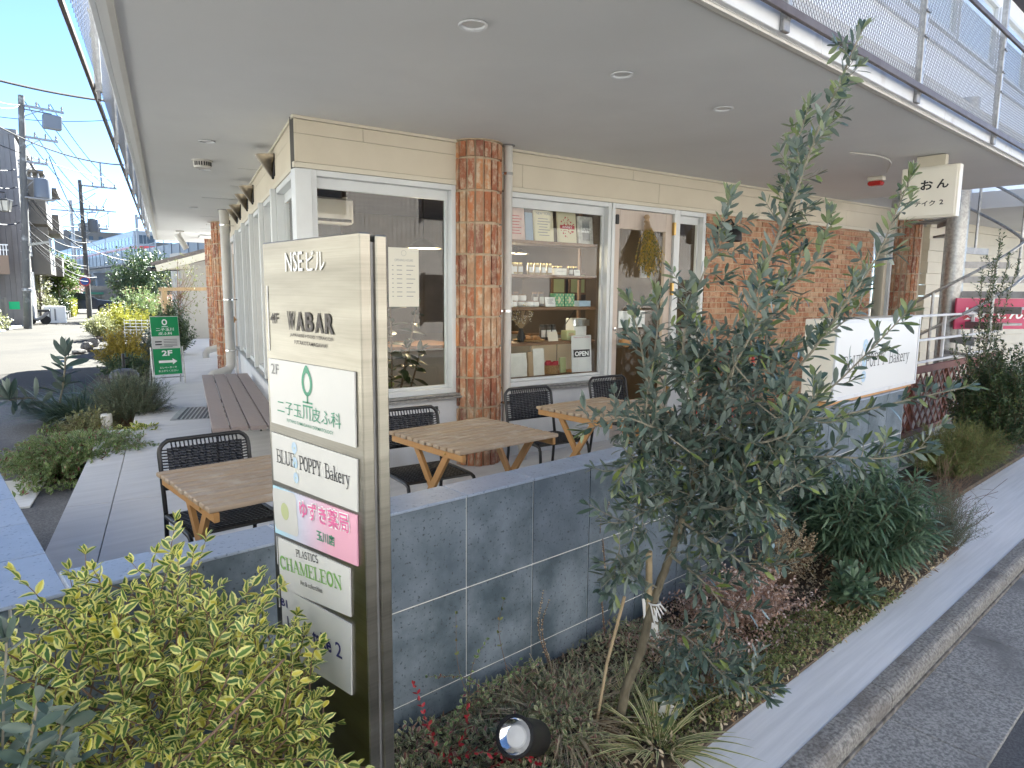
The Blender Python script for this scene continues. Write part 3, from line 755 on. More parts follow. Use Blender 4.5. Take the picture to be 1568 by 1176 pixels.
# ---- interior
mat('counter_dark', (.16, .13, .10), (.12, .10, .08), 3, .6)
b = MB(FM)
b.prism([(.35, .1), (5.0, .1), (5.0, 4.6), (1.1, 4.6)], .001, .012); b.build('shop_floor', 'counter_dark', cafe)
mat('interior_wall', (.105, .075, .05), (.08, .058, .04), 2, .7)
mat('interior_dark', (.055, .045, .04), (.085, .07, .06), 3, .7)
mat('counter_grey', (.30, .29, .275), (.26, .25, .24), 3, .5)
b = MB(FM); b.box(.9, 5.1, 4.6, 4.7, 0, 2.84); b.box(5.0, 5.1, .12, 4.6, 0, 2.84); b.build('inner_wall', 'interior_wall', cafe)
b = MB(FM); b.prism([(.2, .1), (5.0, .1), (5.0, 4.6), (1.4, 4.6)], 2.72, 2.84); b.box(1.9, 4.2, 4.45, 4.59, .9, 2.7); b.box(1.3, 1.32, 2.4, 4.5, 0, 2.7); b.build('ceiling', 'interior_dark', cafe)  # upright boxes are a dark backdrop, added to make the shop look dim
b = MB(FM); b.box(.55, 2.2, 1.35, 1.95, .012, .95); ct = b.build('counter', 'counter_grey', cafe)
b = MB(FM); b.bbox(.50, 2.25, 1.30, 2.0, .95, .99, .004); b.build('counter_top', 'shelf_wood', ct)

# ================================================================== FIXTURES
def downlight(x, y, r, lab, z=SZ):
    t = thing('downlight', lab, 'ceiling light', (x, y, z), 'round recessed lights in the soffit')
    b = MB(); b.lathe([(r*.78, -.002), (r, -.004), (r*1.02, -.009), (r*.98, -.012), (r*.80, -.009), (r*.74, .0), (r*.70, .035)], (x, y, z), 28, caps=False); b.build('trim_ring', 'fascia_metal', t, smooth=True)
    b = MB(); b.lathe([(0, -.001), (r*.7, -.0012), (r*.7, .002)], (x, y, z), 24); b.build('lens', 'plate_white', t)
    return t
downlight(2.21, 2.765, .072, 'round recessed downlight nearest the viewer above the stainless sign')
downlight(3.34, 2.755, .070, 'round recessed downlight in the soffit above the middle table')
downlight(4.45, 2.75, .070, 'round recessed downlight in the soffit beside the tip of the olive tree')
downlight(2.16, 6.45, .07, 'white recessed downlight just beyond the cafe corner over the side walk')
downlight(2.62, 7.95, .07, 'white recessed downlight behind the louvred vent over the side walk')
downlight(3.69, 11.8, .07, 'small recessed downlight far along the soffit over the side walk')
v = thing('soffit_vent', 'round louvred vent cap hanging below the soffit over the side walk', 'vent', (2.44, 7.45, SZ))
b = MB(); b.lathe([(.10, 0), (.10, -.012), (.085, -.015), (.085, -.06), (.075, -.075), (0, -.076)], (2.44, 7.45, SZ), 24); b.build('cap', 'pipe_grey', v, smooth=True)
b = MB()
for i in range(9):
    a = radians(200+i*16); b.bar((2.44+.086*cos(a), 7.45+.086*sin(a), SZ-.02), (2.44+.086*cos(a), 7.45+.086*sin(a), SZ-.058), .012, .004, (cos(a), sin(a), 0))
b.build('louvre', 'black_plastic', v)
p = SO + SD*13.0 - SL*1.0
h = thing('access_hatch', 'flat rectangular access hatch in the soffit near the side column', 'hatch', (p.x, p.y, SZ))
b = MB(Matrix.Translation(p)@SM.to_3x3().to_4x4()); b.box(-.02, .5, -.9, .0, SZ-.012, SZ-.002); b.build('panel', 'soffit_paint', h)
b = MB(Matrix.Translation(p)@SM.to_3x3().to_4x4()); b.box(-.03, -.018, -.91, .01, SZ-.016, SZ-.001); b.box(.498, .51, -.91, .01, SZ-.016, SZ-.001); b.build('edge', 'pipe_grey', h)
p = SO + SD*15.6 - SL*.55
t = thing('soffit_spotlight', 'white cylinder spotlight on a swivel bracket under the far soffit', 'spotlight', (p.x, p.y, SZ))
b = MB(); b.lathe([(.09, 0), (.09, -.03), (0, -.031)], (p.x, p.y, SZ), 16); b.tube([(p.x, p.y, SZ-.02), (p.x+.02, p.y, SZ-.12)], .012); b.build('bracket', 'pipe_grey', t)
b = MB(); b.lathe([(0, 0), (.065, .0), (.065, .36), (.055, .365), (.055, .34), (0, .335)], (p.x-.06, p.y, SZ-.08), 16, (.42, -.15, -.85)); b.build('lamp_body', 'pipe_grey', t, smooth=True)
# half-shell wall lamps on the side fascia
lamps = [(1.32, 'bronze half-shell wall lamp nearest the cafe corner'), (3.45, 'bronze half-shell wall lamp second from the cafe corner'), (4.25, 'bronze half-shell wall lamp third from the cafe corner'),
         (5.5, 'bronze half-shell wall lamp fourth from the cafe corner'), (6.15, 'bronze half-shell wall lamp fifth from the cafe corner'), (8.1, 'bronze half-shell wall lamp beside the side brick column')]
for s_, lab in lamps:
    P = LM @ Vector((s_, .0, 2.70)); t = thing('wall_lamp', lab, 'wall lamp', P, 'half-shell lamps along the side fascia')
    b = MB(LM); b.bbox(s_-.012, s_+.012, .0, .02, 2.585, 2.80, .004); b.bbox(s_-.10, s_+.10, -.0005, .012, 2.60, 2.80, .004); b.build('back_plate', 'black_metal', t)
    b = MB(LM); n, k = 12, 8; vs = []; fs = []
    for i in range(k+1):
        u = i/k; rr = .125*sin(pi/2*(1-.15*u))*(1-.75*u**2.2); zz = 2.80 - .0*u; 
        for j in range(n+1):
            a = pi*j/n
            vs.append((s_+.125*cos(a)*(1-.0*u)*(1-.55*u**3), .012+.15*sin(a)*(1-u*.95), 2.79-.20*u*(.4+.6*sin(a))))
    for i in range(k):
        for j in range(n): q = i*(n+1)+j; fs.append((q, q+1, q+n+2, q+n+1))
    b.add(vs, fs); b.build('shade', 'lamp_bronze', t, smooth=True)
# rain pipes
def downpipe(x, y, r, label, brk, elbow, mat_='pipe_grey', top=SZ):
    t = thing('downpipe', label, 'rain pipe', (x, y, 0), 'grey rain pipes')
    b = MB(); e = Vector(elbow)
    if e.length > 0:
        pts = [(x, y, top-.01), (x, y, .42), (x, y, .30), (x+e.x*.15, y+e.y*.15, .22), (x+e.x*.5, y+e.y*.5, .19), (x+e.x*.85, y+e.y*.85, .17), (x+e.x, y+e.y, .11), (x+e.x, y+e.y, 0)]
    else: pts = [(x, y, top-.01), (x, y, 0)]
    b.tube(pts, r, 16); b.build('pipe', mat_, t, smooth=True)
    b = MB(); b.lathe([(r+.001, 0), (r+.022, 0), (r+.022, -.008), (r+.001, -.008)], (x, y, top-.002), 20); b.build('collar', 'grey_steel', t)
    for z in (.55, 1.40, 2.62):
        b = MB(); b.lathe([(r+.001, -.012), (r+.006, -.012), (r+.006, .012), (r+.001, .012)], (x, y, z), 20); b.bar((x, y, z), (x+brk[0], y+brk[1], z), .012, .016); b.build('clamp', 'chrome' if mat_ == 'pipe_grey' else mat_, t, smooth=True)
P = FM @ Vector((1.885, -.10, 0)); downpipe(P.x, P.y, .040, 'grey rain pipe standing beside the front brick column', (-.12, .03), (.12, -.10))
downpipe(4.15, 11.75, .075, 'grey rain pipe with an elbow foot nearest the side brick column', (.45, .1), (-.40, -.15))
downpipe(5.62, 16.5, .075, 'grey rain pipe with an elbow foot behind the green notice board', (.45, .1), (-.40, -.15))
# gallery railing: posts, rails, expanded-metal panels
def meshpanel(b, u0, u1, z0, z1, pu=.034, slope=1.25, wd=.0034, th=.0024, bold=0):
    W, H = u1-u0, z1-z0
    for sgn in (1, -1):
        c = -H/slope
        while c < W + (H/slope if sgn < 0 else 0):
            if sgn > 0: a, e = max(0, c), min(W, c+H/slope); za, ze = (a-c)*slope, (e-c)*slope
            else: a, e = max(0, c-H/slope), min(W, c); za, ze = (c-a)*slope, (c-e)*slope
            if e-a > .01: b.bar((u0+a, .0012*sgn, z0+za), (u0+e, .0012*sgn, z0+ze), wd if 0 else th, wd, (0, 0, 1))
            c += pu
def railing(M, name, label, u0, du, n, zb, zt, zp, fine=True):
    o = M @ Vector((u0, 0, zb)); t = thing(name, label, 'railing', o)
    for i in range(n+1):
        u = u0+i*du
        b = MB(M); b.bbox(u-.022, u+.022, -.022, .022, zb-.03, zp, .004); po = b.build('post', 'galvanised', t)
        b = MB(M); b.bbox(u-.032, u+.032, -.012, .012, zb-.085, zb-.025, .004); b.build('bracket', 'grey_steel', po)
        for z in (zt-.1, zt-.28, zt-.44):
            b = MB(M); b.bbox(u-.03, u+.034, -.034, -.023, z-.008, z+.008, .002); b.build('clip', 'grey_steel', po)
    L = n*du
    b = MB(M); b.bbox(u0-.05, u0+L+.05, -.045, -.0225, zb-.022, zb+.022, .003); b.build('bottom_rail', 'dark_rail', t)
    b = MB(M); b.bbox(u0-.05, u0+L+.05, -.05, .02, zp, zp+.03, .003); b.build('hand_rail', 'dark_rail', t)
    b = MB(M); b.bbox(u0-.05, u0+L+.05, -.045, -.0225, zt, zt+.035, .003); b.build('top_rail', 'dark_rail', t)
    for i in range(n):
        b = MB(M); meshpanel(b, u0+i*du+.03, u0+(i+1)*du-.03, zb+.024, zt-.002, .034 if fine else .07); b.build('mesh_panel', 'mesh_steel', t)
    return t
railing(frame((0, 1.785, 0), (1, 0, 0), (0, 1, 0)), 'gallery_railing', 'expanded-metal railing with white posts along the upper gallery over the road', 3.41-1.87*1, 1.872, 7, 2.955, 3.735, 4.10)
railing(frame(SO+SL*.13+SD*19.4, -SD, -SL), 'gallery_railing', 'expanded-metal railing seen edge-on along the slab over the side walk', .3, 1.9, 10, 2.955, 3.735, 4.10, fine=False)

# ------------------------------------------------------------------ spiral stair
SX, SY = 11.0, 3.07
st = thing('spiral_staircase', 'galvanised spiral staircase with pipe handrail rising through the overhang', 'staircase', (SX, SY, 0))
b = MB(); b.lathe([(.19, 0), (.19, .02), (.135, .021), (.135, 4.2), (0, 4.21)], (SX, SY, 0), 24); b.build('centre_pole', 'galvanised', st, smooth=True)
nT = 17; a_start = radians(128); da = radians(-22); rz = .205; ro = .88
for i in range(nT):
    a0 = a_start - i*da; z = .2+i*rz
    b = MB(); vs = []
    k = 5
    for zz in (z-.03, z):
        for j in range(k+1):
            a = a0 - da*1.15*j/k
            vs += [(SX+.13*cos(a), SY+.13*sin(a), zz), (SX+ro*cos(a), SY+ro*sin(a), zz)]
    n = (k+1)*2; fs = []
    for j in range(k):
        q = j*2; fs += [(q, q+1, q+3, q+2), (q+n, q+2+n, q+3+n, q+1+n), (q+1, q+1+n, q+3+n, q+3), (q, q+2, q+2+n, q+n)]
    fs += [(0, n, n+1, 1), (2*k, 2*k+1, 2*k+1+n, 2*k+n)]
    b.add(vs, fs)
    e0 = Vector((SX+.13*cos(a0), SY+.13*sin(a0), z-.045)); e1 = Vector((SX+ro*cos(a0), SY+ro*sin(a0), z-.045)); b.bar(e0, e1, .012, .09)
    b.build('tread', 'grey_steel', st)
    if i % 2 == 0:
        a = a0 - da*.5; b = MB(); b.tube([(SX+ro*cos(a), SY+ro*sin(a), z-.06), (SX+ro*cos(a), SY+ro*sin(a), z+1.0)], .019, 8); b.build('baluster', 'galvanised', st, smooth=True)
for dz in (1.0, .52):
    b = MB(); pts = []
    for j in range(nT*3+1):
        a = a_start - da*(j/3+.0); pts.append((SX+ro*cos(a), SY+ro*sin(a), .2+rz*(j/3-.5)+dz))
    b.tube(pts, .019, 8); b.build('handrail', 'galvanised', st, smooth=True)

# ------------------------------------------------------------------ hanging signs and alarm
sx = 7.25
sg = thing('hanging_sign', 'square cream lightbox with brush lettering hanging from the soffit bracket', 'hanging sign', (sx, 2.29, 2.53))
b = MB(); b.bbox(sx+.014, sx+.106, 2.045, 2.53, 2.295, 2.765, .006); b.build('box_body', 'signbox_cream', sg)
b = MB(); b.bbox(sx, sx+.013, 2.06, 2.52, 2.31, 2.75, .004); b.build('face_panel', 'signbox_cream', sg)
b = MB(); b.box(sx+.02, sx+.10, 2.17, 2.41, 2.766, 2.862)
for i in range(9): b.box(sx+.016, sx+.0199, 2.175, 2.405, 2.77+i*.0095, 2.775+i*.0095)
b.build('bracket', 'cream_trim', sg)
b = MB(); b.lathe([(.014, -.002), (.018, 0), (.014, .002)], (sx+.05, 2.43, 2.80), 12, (1, 0, 0)); b.build('eye_bolt', 'black_metal', sg)
MS = frame((sx-.0005, 2.52, 2.31), (0, -1, 0), (0, 0, 1))
lettering(MS, [('し', .045, .245, .090, .085, .028, 'L'), ('お', .165, .240, .088, .105, .028, 'L'), ('ん', .30, .245, .082, .10, .028, 'L'),
               ('テイク', .125, .092, .050, .175, .022, 'L'), ('2', .335, .098, .044, .032, .022, 'L')], 'ink_black', sg)
al = thing('alarm_light', 'small red and white emergency lamp fixed under the soffit', 'alarm lamp', (8.18, 3.11, SZ))
b = MB(); b.bbox(8.13, 8.22, 3.02, 3.19, SZ-.05, SZ-.002, .01); b.build('housing', 'signbox_cream', al)
b = MB(); b.bbox(8.12, 8.215, 3.03, 3.18, SZ-.10, SZ-.051, .015); b.build('lens', 'alarm_red', al)
# tray of wiring loop
b = MB(); b.tube(spline([(6.6, 2.75, SZ-.01), (6.8, 2.6, SZ-.03), (7.2, 2.62, SZ-.03), (7.9, 2.9, SZ-.012)], .1), .008, 6); tag(b.build('conduit', 'pipe_grey', None, smooth=True), 'thin grey conduit bending across the soffit near the hanging sign', 'conduit')

# ------------------------------------------------------------------ bakery sign box on the wall end
bs = thing('bakery_sign', 'white lightbox sign with blue poppy drawing standing on the end of the tiled wall', 'shop sign', (6.2, 2.3, CT))
b = MB(); b.box(5.25, 7.10, 2.24, 2.42, CT+.002, CT+.028); b.build('base_board', 'table_leg_wood', bs)
b = MB(); b.bbox(5.30, 7.12, 2.222, 2.46, CT+.03, 1.385, .006); b.build('box_body', 'signbox_cream', bs)
b = MB()
b.box(5.302, 7.118, 2.208, 2.222, CT+.032, CT+.062); b.box(5.302, 7.118, 2.208, 2.222, 1.355, 1.383); b.box(5.302, 5.33, 2.208, 2.222, CT+.062, 1.355); b.box(7.09, 7.118, 2.208, 2.222, CT+.062, 1.355)
b.build('edge_frame', 'fascia_metal', bs)
b = MB(); b.box(5.33, 7.09, 2.214, 2.2215, CT+.062, 1.355); b.build('face_panel', 'signbox_face', bs)
def poppy(M, cx, cy, h, parent):
    random.seed(5); b = MB(M); lift = .001
    for k in range(3):
        fy = cy + (.36-.36*k)*h
        for j in range(7):
            a = 2*pi*j/7+k; r = .13*h*(.8+.4*R()); px, py = cx+.07*h*cos(a), fy+.07*h*sin(a); lift += .00002
            b.add([(px+r*.62*cos(t*pi/4+a)*(1 if t % 2 else .75), py+r*.62*sin(t*pi/4+a)*(1 if t % 2 else .8), lift) for t in range(8)], [tuple(range(8))])
    b.build('poppy_drawing', 'ink_paleblue', parent)
    b = MB(M)
    for k in range(3):
        fy = cy + (.36-.36*k)*h; b.add([(cx+.03*h*cos(t*pi/3), fy+.03*h*sin(t*pi/3), .0015) for t in range(6)], [tuple(range(6))])
    b.add([(cx-.008*h, cy-.5*h, .0008), (cx+.008*h, cy-.5*h, .0008), (cx+.02*h, cy+.3*h, .0008), (cx+.005*h, cy+.3*h, .0008)], [(0, 1, 2, 3)])
    b.add([(cx-.13*h, cy-.52*h, .0012), (cx-.02*h, cy-.46*h, .0012), (cx-.0*h, cy-.40*h, .0012)], [(0, 1, 2)])
    b.build('poppy_stem', 'ink_palegreen', parent)
MB_ = frame((5.33, 2.2135, CT+.062), (1, 0, 0), (0, 0, 1))
poppy(MB_, .545, .255, .36, bs)
serif_text(MB_, 'BLUE', .135, .205, .105, .36, 'ink_black', bs)
serif_text(MB_, 'POPPY', .565, .205, .105, .43, 'ink_black', bs)
serif_text(MB_, 'Bakery', 1.075, .205, .105, .49, 'ink_black', bs)

# ------------------------------------------------------------------ stainless directory pylon
px, py0, py1, pz = .812, 1.437, 2.0, 1.713
pl = thing('directory_pylon', 'tall brushed stainless directory sign listing the tenants by floor', 'directory sign', (px, 1.72, -.3))
b = MB(); b.bbox(px, px+.031, py0, py1, -.3, pz, .003); b.build('front_leaf', 'brushed_steel', pl)
b = MB(); b.bbox(px+.043, px+.074, py0, py1, -.3, pz-.004, .003); b.build('rear_leaf', 'brushed_steel', pl)
b = MB(); b.box(px+.0312, px+.0428, py0+.012, py1-.012, -.3, pz-.02); b.build('core', 'grey_steel', pl)
MP = frame((px-.001, py1, 0), (0, -1, 0), (0, 0, 1))     # local x runs from the far edge to the near edge
U = lambda y: py1-y
lettering(MP, [('NSE', U(1.842), 1.628, .052, .108, .004, 'L'), ('ビル', U(1.712), 1.628, .052, .102, .0, 'L')], 'ink_white', pl)
lettering(MP, [('4F', U(1.958), 1.482, .030, .052, .02, 'L')], 'ink_brown', pl)
lettering(MP, [(c, U(1.842)+i*.0565, 1.468, .052, .046, .035, 'L') for i, c in enumerate('WABAR')], 'ink_brown', pl)
lettering(MP, [('JAPANESE FOOD TERACCE', U(1.828), 1.449, .0105, .250, .01, 'L'), ('FUTAKOTAMAGAWA', U(1.800), 1.431, .0105, .19, .01, 'L')], 'ink_brown', pl)
b = MB(MP); b.box(U(1.975), U(1.972), 1.40, 1.59, .0, .0015); b.box(U(1.975), U(1.972), .74, .83, .0, .0015); b.box(U(1.975), U(1.972), .60, .69, 0, .0015); b.build('floor_rule', 'ink_white', pl)
def plate(corners, m, lab, th=.004):
    """corners (y, z) far-top, near-top, near-bottom, far-bottom -> plate object and its local frame"""
    (a, b_, c, d) = [Vector((px-.001, y, z)) for y, z in corners]
    q = MB(); n = Vector((-th, 0, 0))
    q.add([a, b_, c, d, a+n, b_+n, c+n, d+n], [(0,1,2,3),(7,6,5,4),(0,4,5,1),(1,5,6,2),(2,6,7,3),(3,7,4,0)])
    o = q.build('name_plate', m, pl); o['label'] = lab
    return o, frame(d+n*1.02, c-d, a-d)
o, M = plate([(1.975, 1.378), (1.465, 1.384), (1.467, 1.198), (1.972, 1.186)], 'plate_white', 'white plate of the skin clinic with green ring mark')
lettering(M, [('2F', .020, .148, .030, .055, 0, 'L')], 'ink_grey', o)
b = MB(M); cx, cy = .252, .138
def ringpts(rx, ry, n=28, pointy=.35): return [(cx+rx*cos(2*pi*i/n), cy+ry*sin(2*pi*i/n)*(1+pointy*max(0, sin(2*pi*i/n))**6)) for i in range(n)]
o1, o2 = ringpts(.032, .036), ringpts(.019, .025, pointy=.1); n = len(o1)
b.add([(x, y, .001) for x, y in o1+o2], [(i, (i+1) % n, (i+1) % n+n, i+n) for i in range(n)])
b.add([(cx-.004, cy-.056, .001), (cx+.004, cy-.056, .001), (cx+.004, cy-.033, .001), (cx-.004, cy-.033, .001)], [(0, 1, 2, 3)])
for yy in (-.056, -.066): b.add([(cx-.03, cy+yy, .001), (cx+.03, cy+yy, .001), (cx+.03, cy+yy+.005, .001), (cx-.03, cy+yy+.005, .001)], [(0, 1, 2, 3)])
b.build('ring_mark', 'ink_green', o)
lettering(M, [('二子玉川皮ふ科', .052, .036, .040, .385, 0, 'L')], 'ink_green', o)
lettering(M, [('FUTAKO TAMAGAWA DERMATOLOGY', .115, .016, .009, .28, .004, 'L')], 'ink_green', o)
o, M = plate([(1.975, 1.156), (1.462, 1.170), (1.466, 1.035), (1.972, 1.008)], 'plate_white', 'white plate of the bakery with a faint flower drawing')
serif_text(M, 'BLUE', .035, .062, .038, .125, 'ink_black', o); serif_text(M, 'POPPY', .19, .062, .038, .135, 'ink_black', o); serif_text(M, 'Bakery', .345, .062, .038, .135, 'ink_black', o)
poppy(M, .163, .075, .12, o)
o, M = plate([(1.980, .990), (1.470, 1.026), (1.472, .893), (1.976, .842)], 'pink_gradient', 'pale blue to pink plate of the pharmacy')
b = MB(M); q = [(.022+.016*cos(a), .03+.016*sin(a)) for a in (pi, 1.25*pi, 1.5*pi)] + [(.155+.016*cos(a), .03+.016*sin(a)) for a in (1.5*pi, 1.75*pi, 0)] + [(.155+.016*cos(a), .125+.016*sin(a)) for a in (0, .25*pi, .5*pi)] + [(.022+.016*cos(a), .125+.016*sin(a)) for a in (.5*pi, .75*pi, pi)]
b.add([(x, y, .0008) for x, y in q], [tuple(range(len(q)))]); b.build('picture_panel', 'plate_white', o)
b = MB(M); b.add([(.088+.028*cos(t*pi/6), .078+.026*sin(t*pi/6), .0012) for t in range(12)], [tuple(range(12))]); b.build('fruit_drawing', 'ink_palegreen', o)
lettering(M, [('ゆずき薬局', .190, .076, .056, .295, .07, 'L')], 'ink_white', o)
lettering(M, [('ゆずき薬局', .194, .078, .051, .287, .012, 'L')], 'ink_pink', o, .0022)
lettering(M, [('玉川店', .290, .028, .030, .105, .02, 'L')], 'ink_green', o)
o, M = plate([(1.958, .832), (1.512, .874), (1.515, .742), (1.953, .672)], 'paper_white', 'white paper notice with green serif lettering taped on')
serif_text(M, 'PLASTICS', .145, .118, .020, .145, 'ink_black', o, .14, .07)
serif_text(M, 'CHAMELEON', .02, .066, .036, .40, 'ink_lime', o, .20, .08)
lettering(M, [('Art & collectibles', .155, .036, .014, .14, .0, 'L')], 'ink_black', o)
o, M = plate([(1.950, .678), (1.513, .722), (1.520, .522), (1.945, .462)], 'paper_white', 'lowest white paper notice with navy lettering')
lettering(M, [('B1', .02, .155, .024, .045, .02, 'L')], 'ink_navy', o)
lettering(M, [('しおん', .055, .085, .045, .135, .025, 'L'), ('take', .225, .088, .045, .115, .025, 'L'), ('2', .365, .088, .042, .035, .01, 'L')], 'ink_navy', o)

# ================================================================== FURNITURE
def make_table():
    t = thing('cafe_table', '', 'table', (0, 0, 0), 'slatted wooden tables on the terrace')
    X, Y, Z = .385, .375, .70
    random.seed(21)
    b = MB(); n = 11; wd = 2*Y/n
    for i in range(n):
        y0 = -Y+i*wd; e = R()*.006
        b.bbox(-X-e, X+R()*.006, y0+.0065, y0+wd-.0065, Z-.022+R()*.001, Z+R()*.0015, .004)
    b.build('tabletop', 'tabletop_wood', t)
    for sx_ in (-1, 1):
        b = MB(); b.bbox(sx_*(X-.03)-.012, sx_*(X-.03)+.012, -Y+.01, Y-.01, Z-.066, Z-.0225, .003); b.build('rail', 'table_leg_wood', t)
        for sy in (-1, 1):
            xo = sx_*(X-.055) - sx_*(.022 if sy > 0 else 0)
            b = MB(); b.bar((xo, sy*.20, Z-.03), (xo, -sy*.27, .0), .022, .042, (0, 1, 0)); b.build('leg', 'table_leg_wood', t)
        b = MB(); b.lathe([(.008, 0), (.007, .004), (0, .006)], (sx_*(X-.018), -.2, Z-.045), 10, (sx_, 0, 0)); b.build('bolt', 'brass', t)
    b = MB(); b.bbox(-X+.06, X-.06, -.03, -.008, .30, .36, .003); b.build('stretcher', 'table_leg_wood', t)
    return t
def make_chair():
    t = thing('terrace_chair', '', 'chair', (0, 0, 0), 'black rope chairs on the terrace')
    W, r = .225, .0115
    # back loop and rear legs: one bent tube per side joined at the top
    def yb(z): return .205 + (z-.43)*.20 if z > .43 else .205 - (z-.43)*.16*-1 + (.43-z)*.30*.6
    top = []
    for z in (.43, .55, .66, .745): top.append((-W, yb(z), z))
    top += [(-W+.012, yb(.775), .776), (-W+.04, yb(.795), .797), (-W+.075, yb(.80), .80)]
    pts = top + [(-x, y, z) for x, y, z in reversed(top)]
    b = MB(); b.tube(spline(pts, .02), r, 10); b.build('back_frame', 'black_metal', t, smooth=True)
    for s_ in (-1, 1):
        b = MB(); b.tube([(s_*W, .205, .45), (s_*W, .215, .3), (s_*(W+.008), .255, 0)], r, 10); b.build('leg', 'black_metal', t, smooth=True)
        b = MB(); b.tube(spline([(s_*W, .205, .425), (s_*W, 0, .432), (s_*W, -.19, .43), (s_*(W+.002), -.225, .405), (s_*(W+.006), -.24, .35), (s_*(W+.012), -.26, 0)], .03), r, 10); b.build('leg', 'black_metal', t, smooth=True)
    b = MB()
    for y in (-.19, .19): b.tube([(-W, y, .43), (W, y, .43)], r*.8, 8)
    for s_ in (-1, 1): b.tube([(s_*W*.98, -.19, .43), (s_*W*.98, .19, .43)], r*.5, 6)
    b.build('seat_frame', 'black_metal', t, smooth=True)
    b = MB(); b.tube([(-W, yb(.56), .56), (W, yb(.56), .56)], r*.8, 8); b.build('back_rail', 'black_metal', t, smooth=True)
    # woven back: solid weave with ladder-like gaps beside the tubes
    b = MB(); n = 15
    for i in range(n):
        z0 = .565+.2*i/n; z1 = z0+.2/n
        zc = (z0+z1)/2
        b.add([(x, yb(zc)-.012+.006*math.cos(k*pi), z0 if k2 == 0 else z1) for k2 in (0, 1) for k, x in enumerate([-W+.035+(2*W-.07)*j/24 for j in range(25)])],
              [(j, j+1, j+26, j+25) for j in range(24)])
    bk = b.build('backrest', 'black_rope', t)
    b = MB()
    for i in range(13):
        z = .575+.18*i/12
        for s_ in (-1, 1): b.tube([(s_*W, yb(z), z), (s_*(W-.04), yb(z)-.012, z)], .0042, 5, caps=False)
    for i in range(17):
        x = -W+.06+(2*W-.12)*i/16; b.tube([(x, yb(.80), .80), (x, yb(.755)-.012, .752)], .0042, 5, caps=False)
    b.build('strand', 'black_rope', bk)
    b = MB()
    for i in range(26):
        y = -.18+.36*i/26
        b.box(-W+.03, W-.03, y, y+.0115, .424+.003*(i % 2), .437+.003*(i % 2))
    for i in range(20):
        y = -.175+.36*i/20
        for s_ in (-1, 1): b.tube([(s_*W, y, .431), (s_*(W-.035), y, .431)], .0045, 5, caps=False)
    b.build('seat', 'black_rope', t)
    return t
T0 = make_table()
tabs = [((1.255, 3.155), 0.0, 'slatted wooden table behind the stainless sign, left of the other two'),
        ((2.63, 3.285), .0, 'slatted wooden table in the middle, in front of the brick column'),
        ((4.005, 3.375), -.01, 'slatted wooden table half hidden by the olive tree')]
for i, ((x, y), rz, lab) in enumerate(tabs):
    o = T0 if i == 0 else copy_tree(T0); o.location = (x, y, 0); o.rotation_euler.z = rz; o['label'] = lab
C0 = make_chair()
chs = [((1.16, 3.47), -.02, 'black rope chair at the leftmost table, seen whole beside the sign'),
       ((2.43, 3.52), -.14, 'black rope chair half hidden by the right edge of the stainless sign'),
       ((3.74, 3.74), -.16, 'black rope chair between the middle table and the open-sign window'),
       ((4.84, 3.82), -.12, 'black rope chair in front of the shop door beside the olive leaves')]
for i, ((x, y), rz, lab) in enumerate(chs):
    o = C0 if i == 0 else copy_tree(C0); o.location = (x, y, 0); o.rotation_euler.z = rz; o['label'] = lab
# red stool behind the olive
rs = thing('red_stool', 'red metal frame stool standing on the terrace behind the olive tree', 'stool', (5.0, 2.95, 0))
mat('red_metal', (.42, .025, .02), rough=.4)
for a in (0, 1):
    for c in (0, 1):
        b = MB(); b.tube([(4.85+a*.3, 2.8+c*.3, 1.08), (4.83+a*.34, 2.78+c*.34, 0)], .012, 8); b.build('leg', 'red_metal', rs, smooth=True)
b = MB(); b.bbox(4.83, 5.17, 2.78, 3.12, 1.08, 1.12, .01); b.build('seat', 'red_metal', rs)
b = MB(); b.tube([(4.84, 2.79, .4), (5.16, 2.79, .4), (5.16, 3.11, .4), (4.84, 3.11, .4), (4.84, 2.79, .4)], .01, 8); b.build('brace', 'red_metal', rs, smooth=True)
# bench along the side front
bn = thing('plank_bench', 'low bench of grey weathered planks along the side shop front', 'bench', LM @ Vector((1.9, .3, 0)))
ML = LM
cut = [.06, .208, .356, .504]
for i, o_ in enumerate(cut):
    b = MB(ML); b.bbox(.62, 4.6, o_+.006, o_+.142, .385, .42, .003); b.build('plank', 'bench_wood', bn)
for s_ in (.9, 2.5, 4.2):
    b = MB(ML); b.box(s_, s_+.05, .09, .11, 0, .384); b.box(s_, s_+.05, .59, .61, 0, .384); b.box(s_, s_+.05, .11, .59, .35, .384); b.build('leg', 'black_metal', bn)
# drain grate let into the walk
gm = frame((2.62, 9.1, .0), SD, SL); gt = thing('drain_grate', 'steel drain grate let into the concrete walk by the bench', 'grate', (2.9, 9.0, 0))
gm = frame((2.37, 8.78, 0.0), (2.96-2.34, 8.46-8.74, 0), (.3, 1.1, 0))
b = MB(gm); b.box(0, .78, 0, .9, .0005, .002); b.build('pit', 'black_plastic', gt)
b = MB(gm); b.box(-.02, .80, -.02, .0, .0007, .006); b.box(-.02, .80, .9, .92, .0007, .006); b.box(-.02, .05, 0, .9, .0007, .006); b.box(.78, .80, 0, .9, .0007, .006)
for i in range(15): b.box(.085+i*.048, .101+i*.048, 0, .9, .0021, .0065)
b.build('bar', 'galvanised', gt)
